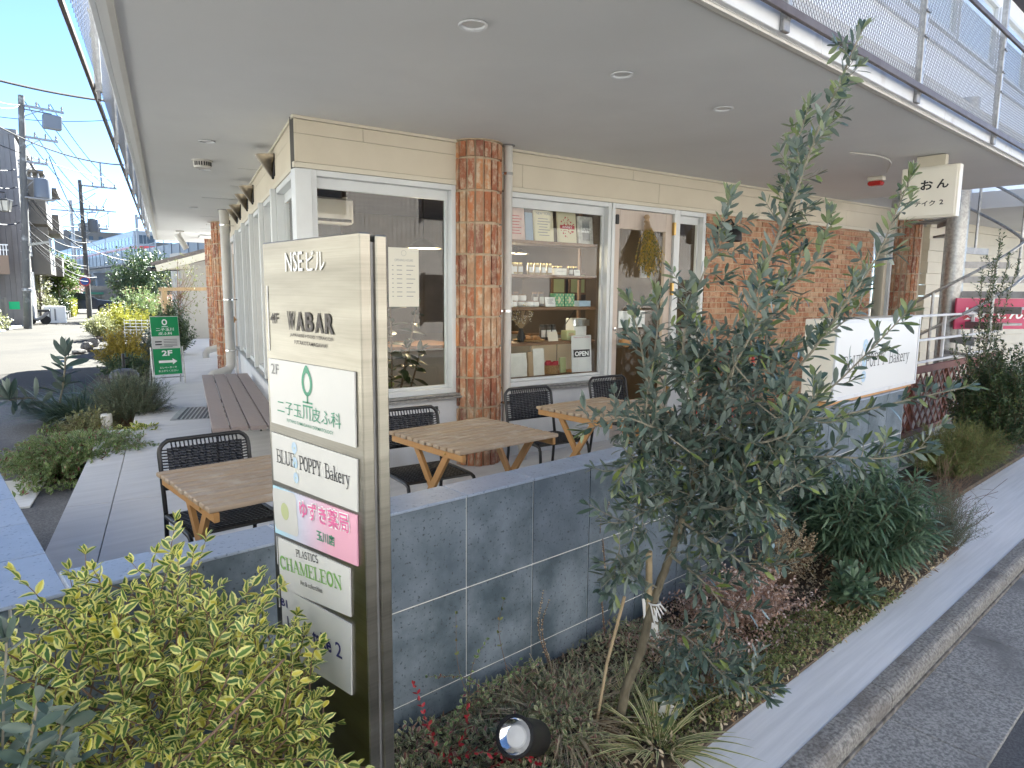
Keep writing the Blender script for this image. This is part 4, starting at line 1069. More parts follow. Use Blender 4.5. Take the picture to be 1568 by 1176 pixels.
# green A-frame notice board
ab = thing('notice_board', 'green and white notice board on a metal easel pointing the way to the second floor', 'notice board', (3.28, 12.12, 0))
fx = Vector((3.47-3.06, -.02, 0)).normalized(); mA = frame((3.06, 12.14, 0), (1, -.03, 0), (0, .12, 1))
H = 1.08
b = MB(mA); b.tube([(-.022, 0, .0), (-.022, .62, .0)], .014, 8); b.tube([(.455, 0, .0), (.455, .62, .0)], .014, 8); b.tube([(-.022, .12, 0), (.455, .12, 0)], .01, 8); b.tube([(-.02, .0, -.30), (-.01, .6, -.01)], .012, 8); b.tube([(.455, .0, -.30), (.445, .6, -.01)], .012, 8); b.build('easel', 'galvanised', ab, smooth=True)
b = MB(mA); b.box(.0, .43, .16, 1.13, -.012, 0); b.build('board', 'sign_pale' if 'sign_pale' in MATS else 'plate_white', ab)
b = MB(mA); b.box(.006, .424, .80, 1.12, .001, .003); b.box(.006, .424, .17, .595, .001, .003); b.build('green_field', 'sign_green', ab)
mA2 = mA @ Matrix.Translation((0, 0, .0035))
b = MB(mA2); cx, cy = .215, 1.03; o1, o2 = [(cx+x*1.0, cy+y) for x, y in [(.042*cos(2*pi*i/20), .05*sin(2*pi*i/20)) for i in range(20)]], [(cx+x, cy+y) for x, y in [(.022*cos(2*pi*i/20), .03*sin(2*pi*i/20)) for i in range(20)]]
b.add([(x, y, .001) for x, y in o1+o2], [(i, (i+1) % 20, (i+1) % 20+20, i+20) for i in range(20)]); b.box(.17, .26, .955, .965, 0, .001)
b.box(.08, .29, .36, .40, .0, .001); b.add([(.29, .33, .001), (.36, .38, .001), (.29, .43, .001)], [(0, 1, 2)])
b.build('arrow_mark', 'ink_white', ab)
lettering(mA2, [('二子玉川', .215, .885, .052, .27, .01, 'C'), ('皮ふ科', .215, .82, .05, .21, .01, 'C'), ('2F', .215, .475, .09, .16, .03, 'C'), ('エレベーターで', .215, .265, .035, .26, .01, 'C'), ('お上がりください', .215, .21, .035, .30, .01, 'C')], 'ink_white', ab)
b = MB(mA2)
for yy in (.70, .655): b.box(.05, .15, yy, yy+.02, 0, .0006)
for yy in (.74, .712, .69, .66, .64): b.box(.18, .385, yy, yy+.006, 0, .0006)
b.box(.12, .31, .62, .627, 0, .0006); b.build('small_print', 'ink_black', ab)
# parasol base, wooden frame, white cylinder, stones
ub = thing('parasol_base', 'dark grey rounded parasol base with a short tube standing on the walk', 'parasol base', (2.93, 13.6, 0))
b = MB(); b.lathe([(.235, 0), (.235, .05), (.20, .11), (.11, .15), (.04, .155)], (2.93, 13.6, 0), 24); b.build('weight', 'rubber_grey', ub, smooth=True)
b = MB(); b.tube([(2.93, 13.6, .18), (2.93, 13.6, .42)], .028, 10); b.tube([(2.93, 13.6, .34), (3.0, 13.6, .34)], .015, 8); b.build('tube', 'black_plastic', ub, smooth=True)
cd = MB(); cd.lathe([(.062, 0), (.062, .30), (.055, .315), (0, .318)], (1.80, 9.4, -.26), 20); tag(cd.build('white_marker', 'white_plastic', None, smooth=True), 'white round plastic stub standing among the plants of the side bed', 'marker')
def stone(x, y, z, r, lab):
    bm = bmesh.new(); bmesh.ops.create_icosphere(bm, subdivisions=2, radius=1)
    for v in bm.verts: v.co = Vector((v.co.x*r[0], v.co.y*r[1], v.co.z*r[2]))*(.85+.3*R())
    me = bpy.data.meshes.new('stone'); bm.to_mesh(me); bm.free(); me.materials.append(MATS['stone_grey'])
    o = bpy.data.objects.new('stone', me); COL.objects.link(o); o.location = (x, y, z); tag(o, lab, 'stone', 'marker stones along the side street')
stone(1.28, 14.0, -.15, (.14, .12, .16), 'squat brown marker stone nearest the viewer on the asphalt shoulder')
stone(4.05, 23.0, -.14, (.16, .14, .17), 'pale marker stone at the lit edge of the side street')
stone(4.5, 24.6, -.13, (.17, .14, .18), 'dark marker stone just beyond the pale one on the side street')
stone(3.7, 22.2, -.2, (.2, .14, .08), 'flat pale stone lying before the two marker stones')
# garden floodlight and labels in the front bed
fl = thing('garden_spotlight', 'black cylindrical garden floodlight tilted up among the plants in front of the wall', 'floodlight', (1.62, 1.70, -.23))
ax = Vector((-.80, -.30, .56)).normalized(); c0 = Vector((1.71, 1.75, -.14))
b = MB(); b.lathe([(.052, -.02), (.066, .0), (.068, .19), (.074, .192), (.074, .215), (.064, .216), (.060, .190)], c0, 24, ax, caps=False); b.build('housing', 'black_metal', fl, smooth=True)
b = MB(); b.lathe([(.061, .207), (.050, .194), (.040, .190)], c0, 24, ax, caps=False); b.build('reflector', 'chrome', fl, smooth=True)
b = MB(); b.lathe([(.041, .188), (.036, .199), (0, .203)], c0, 24, ax); b.build('lens', 'white_plastic', fl, smooth=True)
b = MB(); b.tube([c0, (1.71, 1.75, -.28)], .012, 8); b.build('spike', 'black_metal', fl)
def place_card(x, y, z, h, tilt, lab, wd=.05):
    b = MB(frame((x, y, z), (.62, -.75, tilt), (.1, .1, 1))); b.bbox(-wd/2, wd/2, -.05, h, -.0015, .0015, .001); tag(b.build('plant_label', 'white_plastic'), lab, 'plant label', 'white plant labels in the bed')
place_card(2.72, 1.95, -.12, .16, .1, 'white plastic plant label beside the olive trunk half under its leaves', .07)
place_card(2.26, 1.55, -.20, .07, -.4, 'tiny white plant label lying by the striped grass tuft')

# ------------------------------------------------------------------ right-hand end: lattice, white rack, trumpet, pharmacy board
lf = thing('lattice_fence', 'red-brown wooden lattice fence with white pipe frame beyond the end of the tiled wall', 'fence', (9.3, 2.62, -.1))
LX0, LX1, LY = 7.3, 12.0, 2.62
b = MB(); b.bbox(LX0, LX1, LY-.02, LY+.02, .70, .78, .004); b.bbox(LX0, LX1, LY-.02, LY+.02, -.02, .06, .004); b.bbox(LX0, LX1, LY-.02, LY+.02, -.2, -.14, .004); b.build('rail', 'lattice_wood', lf)
b = MB()
c = LX0-.64
while c < LX1:
    for sgn in (1, -1):
        a, e = max(LX0, c), min(LX1, c+.64)
        za, ze = (.06+(a-c), .06+(e-c)) if sgn > 0 else (.70-(a-c), .70-(e-c))
        if e-a > .05: b.bar((a, LY+.006*sgn, za), (e, LY+.006*sgn, ze), .009, .032)
    c += .19
b.build('lattice', 'lattice_wood', lf)
for x in (LX0+.04, 8.5, 9.7, 10.9, 11.96):
    b = MB(); b.bbox(x-.03, x+.03, LY+.022, LY+.07, -.25, .76, .004); b.build('post', 'lattice_wood', lf)
b = MB()
for z in (.80, 1.06, 1.34): b.bbox(7.35, 12.0, LY+.075, LY+.11, z-.014, z+.014, .004)
for x in (7.37, 8.5, 9.7, 10.9): b.bbox(x-.02, x+.02, LY+.1105, LY+.145, .0, 1.36, .004)
b.build('pipe_frame', 'fascia_metal', lf)
tp = thing('trumpet', 'old brass trumpet mounted bell-up behind the lattice fence', 'trumpet', (8.45, 2.8, .8))
ax = Vector((.62, -.22, .55)).normalized(); p0 = Vector((8.05, 2.92, .82))
b = MB(); b.lathe([(.012, 0), (.012, .36), (.02, .48), (.04, .58), (.075, .64), (.105, .67), (.10, .668), (.03, .58)], p0, 24, ax); b.build('bell', 'lamp_bronze', tp, smooth=True)
sd_ = ax.cross(Vector((0, 0, 1))).normalized(); up_ = sd_.cross(ax)
b = MB(); b.tube(spline([p0+ax*.02, p0-ax*.06-up_*.02, p0-ax*.06-up_*.10, p0+ax*.05-up_*.12, p0+ax*.34-up_*.12, p0+ax*.40-up_*.07, p0+ax*.34-up_*.03, p0+ax*.1-up_*.03], .03), .012, 8); b.build('tubing', 'lamp_bronze', tp, smooth=True)
for k in range(3):
    b = MB(); q = p0+ax*(.12+.06*k)-up_*.06; b.tube([q-up_*.09, q+up_*.10], .017, 10); b.build('valve', 'brass', tp, smooth=True)
pb = thing('pharmacy_board', 'pink board with white outlined prescription lettering on the rail beyond the stair', 'sign board', (11.3, 2.7, 1.3))
mp = frame((10.70, 2.905, 1.12), (.84, -.5, 0), (0, 0, 1))
b = MB(mp); b.bbox(0, 1.75, 0, .42, -.03, 0, .004); b.build('board', 'sign_pink', pb)
lettering(mp, [('処方せん受付', .10, .12, .185, 1.50, .12, 'L')], 'ink_red', pb)
lettering(mp, [('処方せん受付', .115, .13, .168, 1.47, .035, 'L')], 'ink_white', pb, .003)
b = MB(mp); b.box(.1, .14, -1.2, 0, -.06, -.031); b.box(1.6, 1.64, -1.2, 0, -.06, -.031); b.build('leg', 'white_paint', pb)
ring = thing('tether_ring', 'small chromed ring hung on a hook on the white plinth under the window', 'ring hook', FM @ Vector((1.18, -.02, .52)))
b = MB(FM); b.bbox(1.16, 1.20, -.03, -.006, .53, .565, .004); b.build('hook', 'chrome', ring)
b = MB(FM); b.tube([(1.18+.03*cos(2*pi*i/18), -.028, .505+.03*sin(2*pi*i/18)) for i in range(19)], .005, 6); b.build('ring', 'chrome', ring, smooth=True)
lt = thing('wall_lantern', 'black bracket lantern on the brick wall beside the side window', 'wall lamp', FM @ Vector((5.0, -.1, 2.3)))
b = MB(FM); b.bbox(4.93, 5.05, -.03, -.008, 2.22, 2.42, .004); b.tube([(4.99, -.02, 2.38), (4.99, -.16, 2.42), (4.99, -.2, 2.36)], .012, 8); b.build('bracket', 'black_metal', lt)
b = MB(FM); b.lathe([(.02, .02), (.09, -.06), (.10, -.18), (.085, -.19), (.08, -.07), (0, -.05)], (4.99, -.2, 2.36), 18); b.build('shade', 'black_metal', lt, smooth=True)

# ================================================================== SHOP INTERIOR AND WINDOW DISPLAY
def F(s, t, z): return FM @ Vector((s, t, z))
mat('book_cream', (.62, .56, .38), rough=.6); mat('book_grey', (.42, .41, .38), (.62, .60, .56), 30, .6); mat('book_pink', (.60, .42, .36), (.50, .36, .32), 20, .6); mat('book_blue', (.22, .30, .40), rough=.6)
mat('jar_glass', (.30, .22, .12), (.42, .34, .20), 20, .15); mat('lid_gold', (.55, .42, .18), rough=.3, metal=.8); mat('bag_white', (.74, .72, .66), (.66, .64, .58), 12, .5)
mat('kraft', (.42, .30, .18), rough=.8); mat('wicker', (.40, .25, .11), (.22, .13, .05), 90, .8, bscale=120, bstr=.8); mat('tin_green', (.12, .34, .16), rough=.35); mat('bread', (.34, .17, .06), (.22, .10, .035), 20, .7)
emat('bulb_warm', (1.0, .72, .38), 2.2); emat('bulb_white', (1.0, .93, .8), 2.5)
ds = thing('display_shelves', 'dark wooden display shelving standing inside the shop window with the open sign', 'shelves', F(2.6, .3, .65))
shelf = [(.735, .12, .44), (1.075, .16, .44), (1.425, .16, .44), (1.745, .16, .44), (2.075, .16, .42)]
for z, t0, t1 in shelf:
    b = MB(FM); b.bbox(1.97, 3.22, t0, t1, z-.032, z, .003); b.build('shelf', 'shelf_wood', ds)
for s_ in (1.985, 3.20):
    b = MB(FM); b.box(s_-.015, s_+.015, .40, .43, .64, 2.44); b.build('upright', 'shelf_wood', ds)
for s_ in (2.12, 2.95):
    b = MB(FM); b.tube([F(s_, .42, 1.20) if 0 else Vector((s_, .42, 1.15)), Vector((s_, .18, 1.40))], .005, 6); b.build('bracket', 'black_metal', ds)
def book(s0, s1, z0, h, cover, lab, motif=None, tilt=.05):
    t = thing('book', lab, 'book', F((s0+s1)/2, .2, z0), 'books on the top shelf of the shop window')
    M = FM @ Matrix.Translation((s0, .19, z0+.001)) @ Matrix.Rotation(-tilt*2, 4, 'X')
    b = MB(M); b.bbox(0, s1-s0, 0, .022, 0, h, .002); b.build('cover', cover, t)
    b = MB(M); b.box(.004, s1-s0-.002, .0222, .0262, .004, h-.004); b.build('page_block', 'paper_white', t)
    if motif: motif(M @ frame((0, -.0005, 0), (1, 0, 0), (0, 0, 1)), s1-s0, h, t)
def m_lines(head, ink):
    def f(M, w_, h, t):
        if head: lettering(M, [(head, w_/2, h*.86, h*.09, w_*.8, .02, 'C')], ink, t, .001)
        b = MB(M); random.seed(9)
        for k in range(7):
            y = h*(.72-.09*k); x = w_*(.15+.1*R()); b.box(x, x+w_*(.4+.3*R()), y, y+h*.025, .0005, .0012)
        b.build('title_print', ink, t)
    return f
def m_blob(ink, word):
    def f(M, w_, h, t):
        b = MB(M); random.seed(4); l = .0006
        for k in range(46):
            a, r = R()*6.28, sqrt(R()); x, y = w_*(.5+.38*r*cos(a)), h*(.5+.33*r*sin(a)); s_ = .005+.006*R(); l += .00002
            b.add([(x+s_*cos(q), y+s_*sin(q), l) for q in (0, 1.2, 2.4, 3.6, 5)], [(0, 1, 2, 3, 4)])
        b.box(w_*.1, w_*.9, h*.44, h*.56, .0017, .0019); b.build('cover_drawing', ink, t)
        lettering(M, [(word, w_/2, h*.47, h*.06, w_*.55, .02, 'C')], 'ink_white', t, .0024)
    return f
def m_loaf(word):
    def f(M, w_, h, t):
        b = MB(M); random.seed(6)
        for k in range(9): x = w_*(.28+.055*k); b.add([(x-.004, h*.12, .0008), (x+.004, h*.1, .0008), (x+.009, h*.5, .0008), (x+.003, h*.93, .0008), (x-.007, h*.5, .0008)], [(0, 1, 2, 3, 4)])
        b.build('cover_drawing', 'ink_grey', t)
        lettering(M, [(word.split()[0], w_/2, h*.50, h*.08, w_*.7, .03, 'C'), (word.split()[1], w_/2, h*.40, h*.08, w_*.6, .03, 'C')], 'ink_white', t, .002)
    return f
book(2.10, 2.30, 2.076, .31, 'book_pink', 'pale pink book leftmost on the top shelf of the window', m_lines(None, 'ink_red'))
book(2.31, 2.40, 2.076, .27, 'book_blue', 'narrow blue-grey book beside the pink one on the top shelf')
book(2.42, 2.66, 2.076, .30, 'book_cream', 'cream book titled New York on the top shelf', m_lines('NEW YORK', 'ink_grey'))
book(2.72, 2.96, 2.076, .31, 'book_cream', 'cream book with a round dark red cover drawing on the top shelf', m_blob('ink_red', 'SWEET'))
book(2.99, 3.19, 2.076, .28, 'book_grey', 'grey bread book rightmost on the top shelf', m_loaf('TARTINE BREAD'))
def jar(s, t, z, h, r, lab, grp, body='jar_glass', lid='lid_gold'):
    o = thing('jar', lab, 'jar', F(s, t, z), grp)
    b = MB(FM); b.lathe([(r*.9, 0), (r, .006), (r, h*.78), (r*.8, h*.86), (r*.8, h*.88)], (s, t, z+.001), 14); b.build('glass_body', body, o, smooth=True)
    b = MB(FM); b.lathe([(r*.86, h*.86), (r*.86, h), (0, h)], (s, t, z+.001), 14); b.build('lid', lid, o, smooth=True)
    b = MB(FM); n = 6; vs = [((r+.0012)*sin(a), -(r+.0012)*cos(a), zz) for zz in (h*.2, h*.66) for a in [-1.0+2.0*i/n for i in range(n+1)]]
    b.add([(s+x, t+y, z+zz) for x, y, zz in vs], [(i, i+1, i+n+2, i+n+1) for i in range(n)]); b.build('paper_label', 'paper_white', o)
for i, s_ in enumerate((2.20, 2.27, 2.40, 2.48, 2.56, 2.64)):
    jar(s_, .24, 1.745, .115, .031, 'gold-lidded jar with a white label in the row on the second shelf from the top', 'gold-lidded jars on the upper shelf')
for i, (s_, k) in enumerate([(2.20, 0), (2.30, 0), (2.40, 0), (2.21, 1), (2.31, 1), (2.47, 0)]):
    jar(s_, .25, 1.426+.062*k, .06, .042, 'squat dark-lidded white jar stacked on the middle shelf', 'squat jars on the middle shelf', 'paper_white', 'shelf_wood')
def carton(name, s0, s1, t0, t1, z0, h, m_, lab, cat, grp=None, motif=None, lean=0):
    o = thing(name, lab, cat, F((s0+s1)/2, t0, z0), grp)
    M = FM @ Matrix.Translation((s0, t0, z0+.001)) @ Matrix.Rotation(-lean, 4, 'X')
    b = MB(M); b.bbox(0, s1-s0, 0, t1-t0, 0, h, .003); b.build('carton', m_, o)
    if motif: motif(M @ frame((0, -.0006, 0), (1, 0, 0), (0, 0, 1)), s1-s0, h, o)
    return o
def m_diamond(M, w_, h, t):
    b = MB(M); l = .0006
    for i in range(6):
        for j in range(5):
            x, y = w_*(i+.5)/6, h*(j+.5)/5; l += .00001
            if (i+j) % 2: b.add([(x-.011, y, l), (x, y-.012, l), (x+.011, y, l), (x, y+.012, l)], [(0, 1, 2, 3)])
    b.build('diamond_pattern', 'ink_palegreen', t)
    b = MB(M); b.add([(w_*.5-.022, h*.5, .0012), (w_*.5, h*.5-.035, .0012), (w_*.5+.022, h*.5, .0012), (w_*.5, h*.5+.035, .0012)], [(0, 1, 2, 3)]); b.build('patch', 'book_cream', t)
def m_print(ink, n=5, y0=.75):
    def f(M, w_, h, t):
        b = MB(M)
        for k in range(n):
            y = h*(y0-.11*k); x = w_*(.15+.08*R()); b.box(x, x+w_*(.45+.25*R()), y, y+h*.035, .0004, .001)
        b.build('print', ink, t)
    return f
carton('tea_tin', 2.70, 2.83, .22, .30, 1.426, .135, 'tin_green', 'left one of two green diamond-patterned tins on the middle shelf', 'tin', 'green patterned tins', m_diamond)
carton('tea_tin', 2.84, 2.97, .22, .30, 1.426, .135, 'tin_green', 'right one of two green diamond-patterned tins on the middle shelf', 'tin', 'green patterned tins', m_diamond)
carton('gift_box', 3.02, 3.18, .2, .3, 1.426, .06, 'ink_paleblue', 'pale blue flat box right of the green tins', 'box')
carton('gift_box', 2.70, 2.86, .22, .32, 1.746, .07, 'bag_white', 'white flat box standing beside the gold-lidded jars', 'box', None, m_print('ink_grey', 2, .6))
carton('price_card', 2.05, 2.15, .17, .174, 1.746, .09, 'paper_white', 'white price card at the left end of the upper jar shelf', 'card', 'price cards', m_print('ink_grey'), .2)
carton('price_card', 2.05, 2.15, .17, .174, 1.426, .10, 'paper_white', 'white price card at the left end of the middle shelf', 'card', 'price cards', m_print('ink_grey'), .2)
carton('price_card', 2.55, 2.68, .17, .174, 1.426, .10, 'paper_white', 'wide white price card in front of the squat jars', 'card', 'price cards', m_print('ink_grey'), .2)
carton('price_card', 2.92, 3.0, .17, .174, 1.746, .06, 'paper_white', 'small white card right of the flat box on the upper shelf', 'card', 'price cards', m_print('ink_grey', 3), .2)
carton('price_card', 2.60, 2.73, .18, .184, 1.076, .10, 'paper_cream', 'blank cream card leaning behind the bread tray', 'card', 'price cards', None, .25)
carton('price_card', 1.995, 2.09, .125, .129, .736, .085, 'paper_white', 'white card in the lower left corner of the window display', 'card', 'price cards', m_print('ink_grey'), .2)
carton('bottle_box', 2.02, 2.09, .2, .28, 1.076, .20, 'black_plastic', 'tall black box at the left end of the lower shelf', 'box', None, m_print('ink_white', 3, .5))
def bag(s0, s1, z0, h, m_, lab, ink):
    o = thing('paper_bag', lab, 'bag', F((s0+s1)/2, .2, z0), 'bags of baked goods on the window ledge')
    M = FM @ Matrix.Translation((s0, .17, z0+.001)); w_ = s1-s0
    b = MB(M); vs = []; k = 6
    for j in range(k+1):
        u = j/k; th = .05*(1-u)**.6+.004; ww = w_*(1-.03*sin(u*9))
        vs += [((w_-ww)/2, -th/2+.03, h*u), ((w_+ww)/2, -th/2+.03, h*u), ((w_+ww)/2, th/2+.03, h*u), ((w_-ww)/2, th/2+.03, h*u)]
    fs = [(0, 3, 2, 1), (4*k, 4*k+1, 4*k+2, 4*k+3)] + [(4*j+i, 4*j+(i+1) % 4, 4*j+4+(i+1) % 4, 4*j+4+i) for j in range(k) for i in range(4)]
    b.add(vs, fs); b.build('pouch', m_, o)
    b = MB(M); 
    for k2 in range(4): b.box(w_*.2, w_*(.5+.3*R()), h*(.25+.1*k2), h*(.28+.1*k2), .0006, .0016)
    b.build('print', ink, o)
    b = MB(M); b.box(w_*.25, w_*.8, h*.72, h*.85, .0096, .0110); b.build('label_patch', ink, o)
bag(2.13, 2.33, .736, .235, 'bag_white', 'wide white printed bag left of the tall one on the window ledge', 'ink_grey')
bag(2.41, 2.55, .736, .27, 'bag_white', 'tall white bag with a red label patch on the window ledge', 'ink_red')
bag(2.35, 2.41, .736, .24, 'kraft', 'narrow brown bag squeezed between the two white bags', 'ink_brown')
bk = thing('wicker_basket', 'small wicker basket of red-wrapped sweets on the window ledge', 'basket', F(2.68, .22, .736))
b = MB(FM); b.lathe([(.075, 0), (.095, .09), (.088, .09), (.07, .01), (0, .008)], (2.68, .24, .738), 22); b.build('bowl', 'wicker', bk, smooth=True)
b = MB(FM)
for k in range(9): a = k*.7; b.bbox(2.68+.055*cos(a)-.03, 2.68+.055*cos(a)+.03, .24+.05*sin(a)-.012, .24+.05*sin(a)+.012, .80+.012*(k % 3), .84+.014*(k % 3), .006)
b.build('sweet', 'ink_red', bk)
carton('picture_book', 2.80, 2.88, .22, .24, .736, .16, 'ink_palegreen', 'slim green book beside the wicker basket', 'book', None, None, .1)
op = thing('open_sign', 'white card reading open with a black band standing in the shop window', 'open sign', F(2.98, .13, .736))
M = FM @ Matrix.Translation((2.87, .12, .745)) @ Matrix.Rotation(-.06, 4, 'X')
b = MB(M); b.bbox(0, .275, 0, .006, 0, .385, .002); b.build('card', 'paper_white', op)
Mo = M @ frame((0, -.0008, 0), (1, 0, 0), (0, 0, 1))
b = MB(Mo); b.box(.025, .25, .155, .235, .0, .0008); b.build('band', 'ink_black', op)
lettering(Mo, [('OPEN', .1375, .168, .050, .19, .03, 'C')], 'ink_white', op, .0016)
lettering(Mo, [('Thank you for coming', .1375, .355, .016, .22, .0, 'C')], 'ink_red', op, .001)
tr = thing('bread_tray', 'round tray of brown loaves on the lower display shelf', 'tray', F(2.45, .28, 1.08))
b = MB(FM); b.lathe([(.0, .003), (.15, .003), (.165, .02), (.16, .02)], (2.43, .29, 1.076), 24); b.build('tray', 'wicker', tr, smooth=True)
b = MB(FM)
for k in range(6): a = k*1.05; b.lathe([(.0, -.02), (.035, -.015), (.045, .0), (.035, .02), (0, .03)], (2.43+.085*cos(a), .29+.085*sin(a), 1.105), 10)
b.build('loaf', 'bread', tr, smooth=True)
mc = thing('espresso_machine', 'small white and steel machine with cups at the right end of the lower shelf', 'machine', F(3.1, .3, 1.08))
b = MB(FM); b.bbox(3.0, 3.18, .25, .4, 1.077, 1.30, .01); b.build('body', 'white_plastic', mc); b = MB(FM); b.bbox(2.99, 3.19, .22, .249, 1.077, 1.10, .003); b.bbox(2.99, 3.19, .22, .249, 1.22, 1.29, .003); b.build('tray', 'chrome', mc)
for i, s_ in enumerate((2.74, 2.81, 2.88, 3.02, 3.09)):
    jar(s_, .36, 1.745, .10, .030, 'dark jar in the back row of the upper shelf', 'dark jars at the back of the shelves', 'interior_dark', 'lid_gold')
for i, s_ in enumerate((2.16, 2.24, 2.32, 2.56, 2.64)):
    jar(s_, .37, 1.426, .15, .032, 'tall dark bottle-like jar in the back row of the middle shelf', 'dark jars at the back of the middle shelf', 'interior_dark', 'shelf_wood')
for i, s_ in enumerate((2.15, 2.22, 2.66, 2.73, 2.80)):
    jar(s_, .36, 1.076, .16, .033, 'dark jar with a white label at the back of the lower shelf', 'dark jars at the back of the lower shelf', 'interior_dark', 'black_plastic')
carton('gift_box', 2.86, 2.98, .2, .3, 1.076, .10, 'ink_palegreen', 'small green and red printed box beside the white machine', 'box', None, m_print('ink_red', 3, .7))
fv = thing('flower_vase', 'dark vase of white speckled dried flowers at the left of the lower shelf', 'vase', F(2.28, .2, 1.08))
b = MB(FM); b.lathe([(.03, 0), (.045, .05), (.02, .12), (.026, .14)], (2.28, .22, 1.077), 14); b.build('vase', 'black_plastic', fv, smooth=True)
leafmat('white_petal', (.62, .60, .52), (.75, .72, .64), young=(.5, .38, .08), rough=.7, trans=.2, yt=.8)
lv = Leaves(); stb = MB(); random.seed(71)
for k in range(60):
    tip = F(2.28, .22, 1.36)+Vector((rv()*.11)); stb.tube([F(2.28, .22, 1.2), tip], .0012, 4, caps=False)
    for q in range(4): lv.add(tip+rv()*.014, rv(), rv(), .016, .012)
stb.build('stalk', 'kraft', fv); lv.build('petal', 'white_petal', fv, 'oval')
# pendant lamps
def pendant(s, t, z, r, lab):
    o = thing('pendant_lamp', lab, 'pendant lamp', F(s, t, z), 'lit pendant lamps in the shop')
    b = MB(FM); b.lathe([(.02, .10), (.05, .09), (r*.6, .05), (r, 0), (r*.98, -.004), (r*.55, .04), (.02, .085)], (s, t, z), 28); b.build('shade', 'interior_dark', o, smooth=True)
    b = MB(FM); b.lathe([(0, .002), (r*.9, .004), (r*.55, .035), (0, .05)], (s, t, z), 24); b.build('glowing_bowl', 'bulb_warm', o, smooth=True)
    b = MB(FM); b.tube([(s, t, z+.09), (s, t, 2.72)], .005, 6); b.build('cord', 'black_plastic', o)
    l = bpy.data.lights.new('pendant_light', 'POINT'); l.energy = 3; l.color = (1, .76, .48); l.shadow_soft_size = .12
    lo = bpy.data.objects.new('pendant_light', l); COL.objects.link(lo); lo.parent = o; lo.location = FM.to_3x3() @ Vector((0, 0, -.08))
pendant(2.62, 1.1, 2.0, .20, 'lit disc-shaped pendant lamp seen between the upper shelves of the display window')
pendant(1.75, 1.25, 2.02, .20, 'lit disc-shaped pendant lamp near the right edge of the left window')
pendant(3.9, 2.6, 2.1, .20, 'lit disc-shaped pendant lamp deep behind the shop door')
for s_, t_, lab in ((.85, 1.2, 'small lit ceiling spot at the upper left of the left window'), (1.5, 2.8, 'small lit ceiling spot deep in the shop behind the left window')):
    o = thing('ceiling_spot', lab, 'ceiling lamp', F(s_, t_, 2.6), 'lit ceiling spots in the shop')
    b = MB(FM); b.lathe([(.045, 0), (.045, .12), (.012, .125)], (s_, t_, 2.56), 14); b.build('can', 'white_plastic', o, smooth=True)
    b = MB(FM); b.lathe([(0, -.002), (.04, -.001), (.04, .002)], (s_, t_, 2.56), 14); b.build('bulb', 'bulb_white', o)
ac = thing('air_conditioner', 'white wall air conditioner high in the left window', 'air conditioner', F(.95, 2.0, 2.3))
b = MB(FM); b.bbox(.8, 1.25, 1.9, 2.1, 2.28, 2.55, .02); b.build('body', 'white_plastic', ac); b = MB(FM); b.box(.83, 1.22, 1.893, 1.8995, 2.30, 2.33); b.build('outlet', 'black_plastic', ac)
# opening-hours poster on the left window
po = thing('hours_poster', 'cream opening-hours poster fixed inside the left shop window', 'poster', F(.95, .09, 1.7))
MPo = FM @ frame((.80, .10, 1.44), (1, 0, 0), (0, 0, 1))
b = MB(MPo); b.box(0, .285, 0, .50, -.003, 0); b.build('sheet', 'paper_cream', po)
lettering(MPo, [('OPENING HOURS', .142, .385, .020, .175, 0, 'C')], 'ink_grey', po, .001)
for k, (a, c) in enumerate([('Mon', 'Closed'), ('Tue', '10:00'), ('Wed', '10:00'), ('Thu', '10:00'), ('Fri', '10:00'), ('Sat', '9:00'), ('Sun', '9:00')]): pass
b = MB(MPo)
for k in range(8):
    y = .345-.037*k; b.box(.03, .045, y, y+.006, .0003, .001); b.box(.075, .125, y, y+.006, .0003, .001); b.box(.165, .25-.02*(k % 3), y, y+.006, .0003, .001)
for i in range(24):
    a, c = 2*pi*i/24, 2*pi*(i+1)/24; b.add([(.142+r*cos(q), .455+r*sin(q), .001) for r, q in ((.022, a), (.024, a), (.024, c), (.022, c))], [(0, 1, 2, 3)])
b.build('print', 'ink_grey', po)
# dried flower bunch on the door
random.seed(31)
leafmat('dried_leaf', (.14, .15, .035), (.10, .13, .04), young=(.48, .32, .03), trans=.15, yt=.5)
df = thing('dried_bouquet', 'hanging bunch of dried yellow and green flowers on the shop door', 'dried flowers', F(3.75, -.02, 2.2))
lv = Leaves(); stb = MB(); top = F(3.74, -.035, 2.33)
for k in range(130):
    a = (R()-.5)*.9; tip = top + FM.to_3x3()@Vector((sin(a)*.5*R(), -.02-.07*R(), -.30-.28*R()))
    m_ = (top+tip)/2 + rv()*.02; pts = spline([top+rv()*.015+Vector((0, 0, .05)), m_, tip], .02); stb.tube(pts, .0018, 4, caps=False)
    twig_leaves(lv, pts, .009, .032, .010, 30, t0=.3)
stb.build('stalk', 'kraft', df); lv.build('leaf', 'dried_leaf', df, 'lance')
b = MB(); b.lathe([(.02, .05), (.035, .02), (.018, 0), (.035, -.03)], top+Vector((0, 0, .02)), 12); b.build('binding', 'kraft', df, smooth=True)
b = MB(FM); b.box(3.70, 3.79, -.012, -.009, 1.74, 1.92); b.build('tag_card', 'paper_white', df)
nt_ = thing('door_notice', 'white paper notice hung inside the glass of the shop door', 'notice', F(3.62, .05, 1.3))
b = MB(FM); b.box(3.46, 3.86, .06, .063, 1.20, 1.38); b.build('sheet', 'paper_white', nt_); b = MB(FM); b.tube([(3.5, .061, 1.38), (3.66, .061, 1.52), (3.82, .061, 1.38)], .003, 5); b.build('string', 'kraft', nt_)
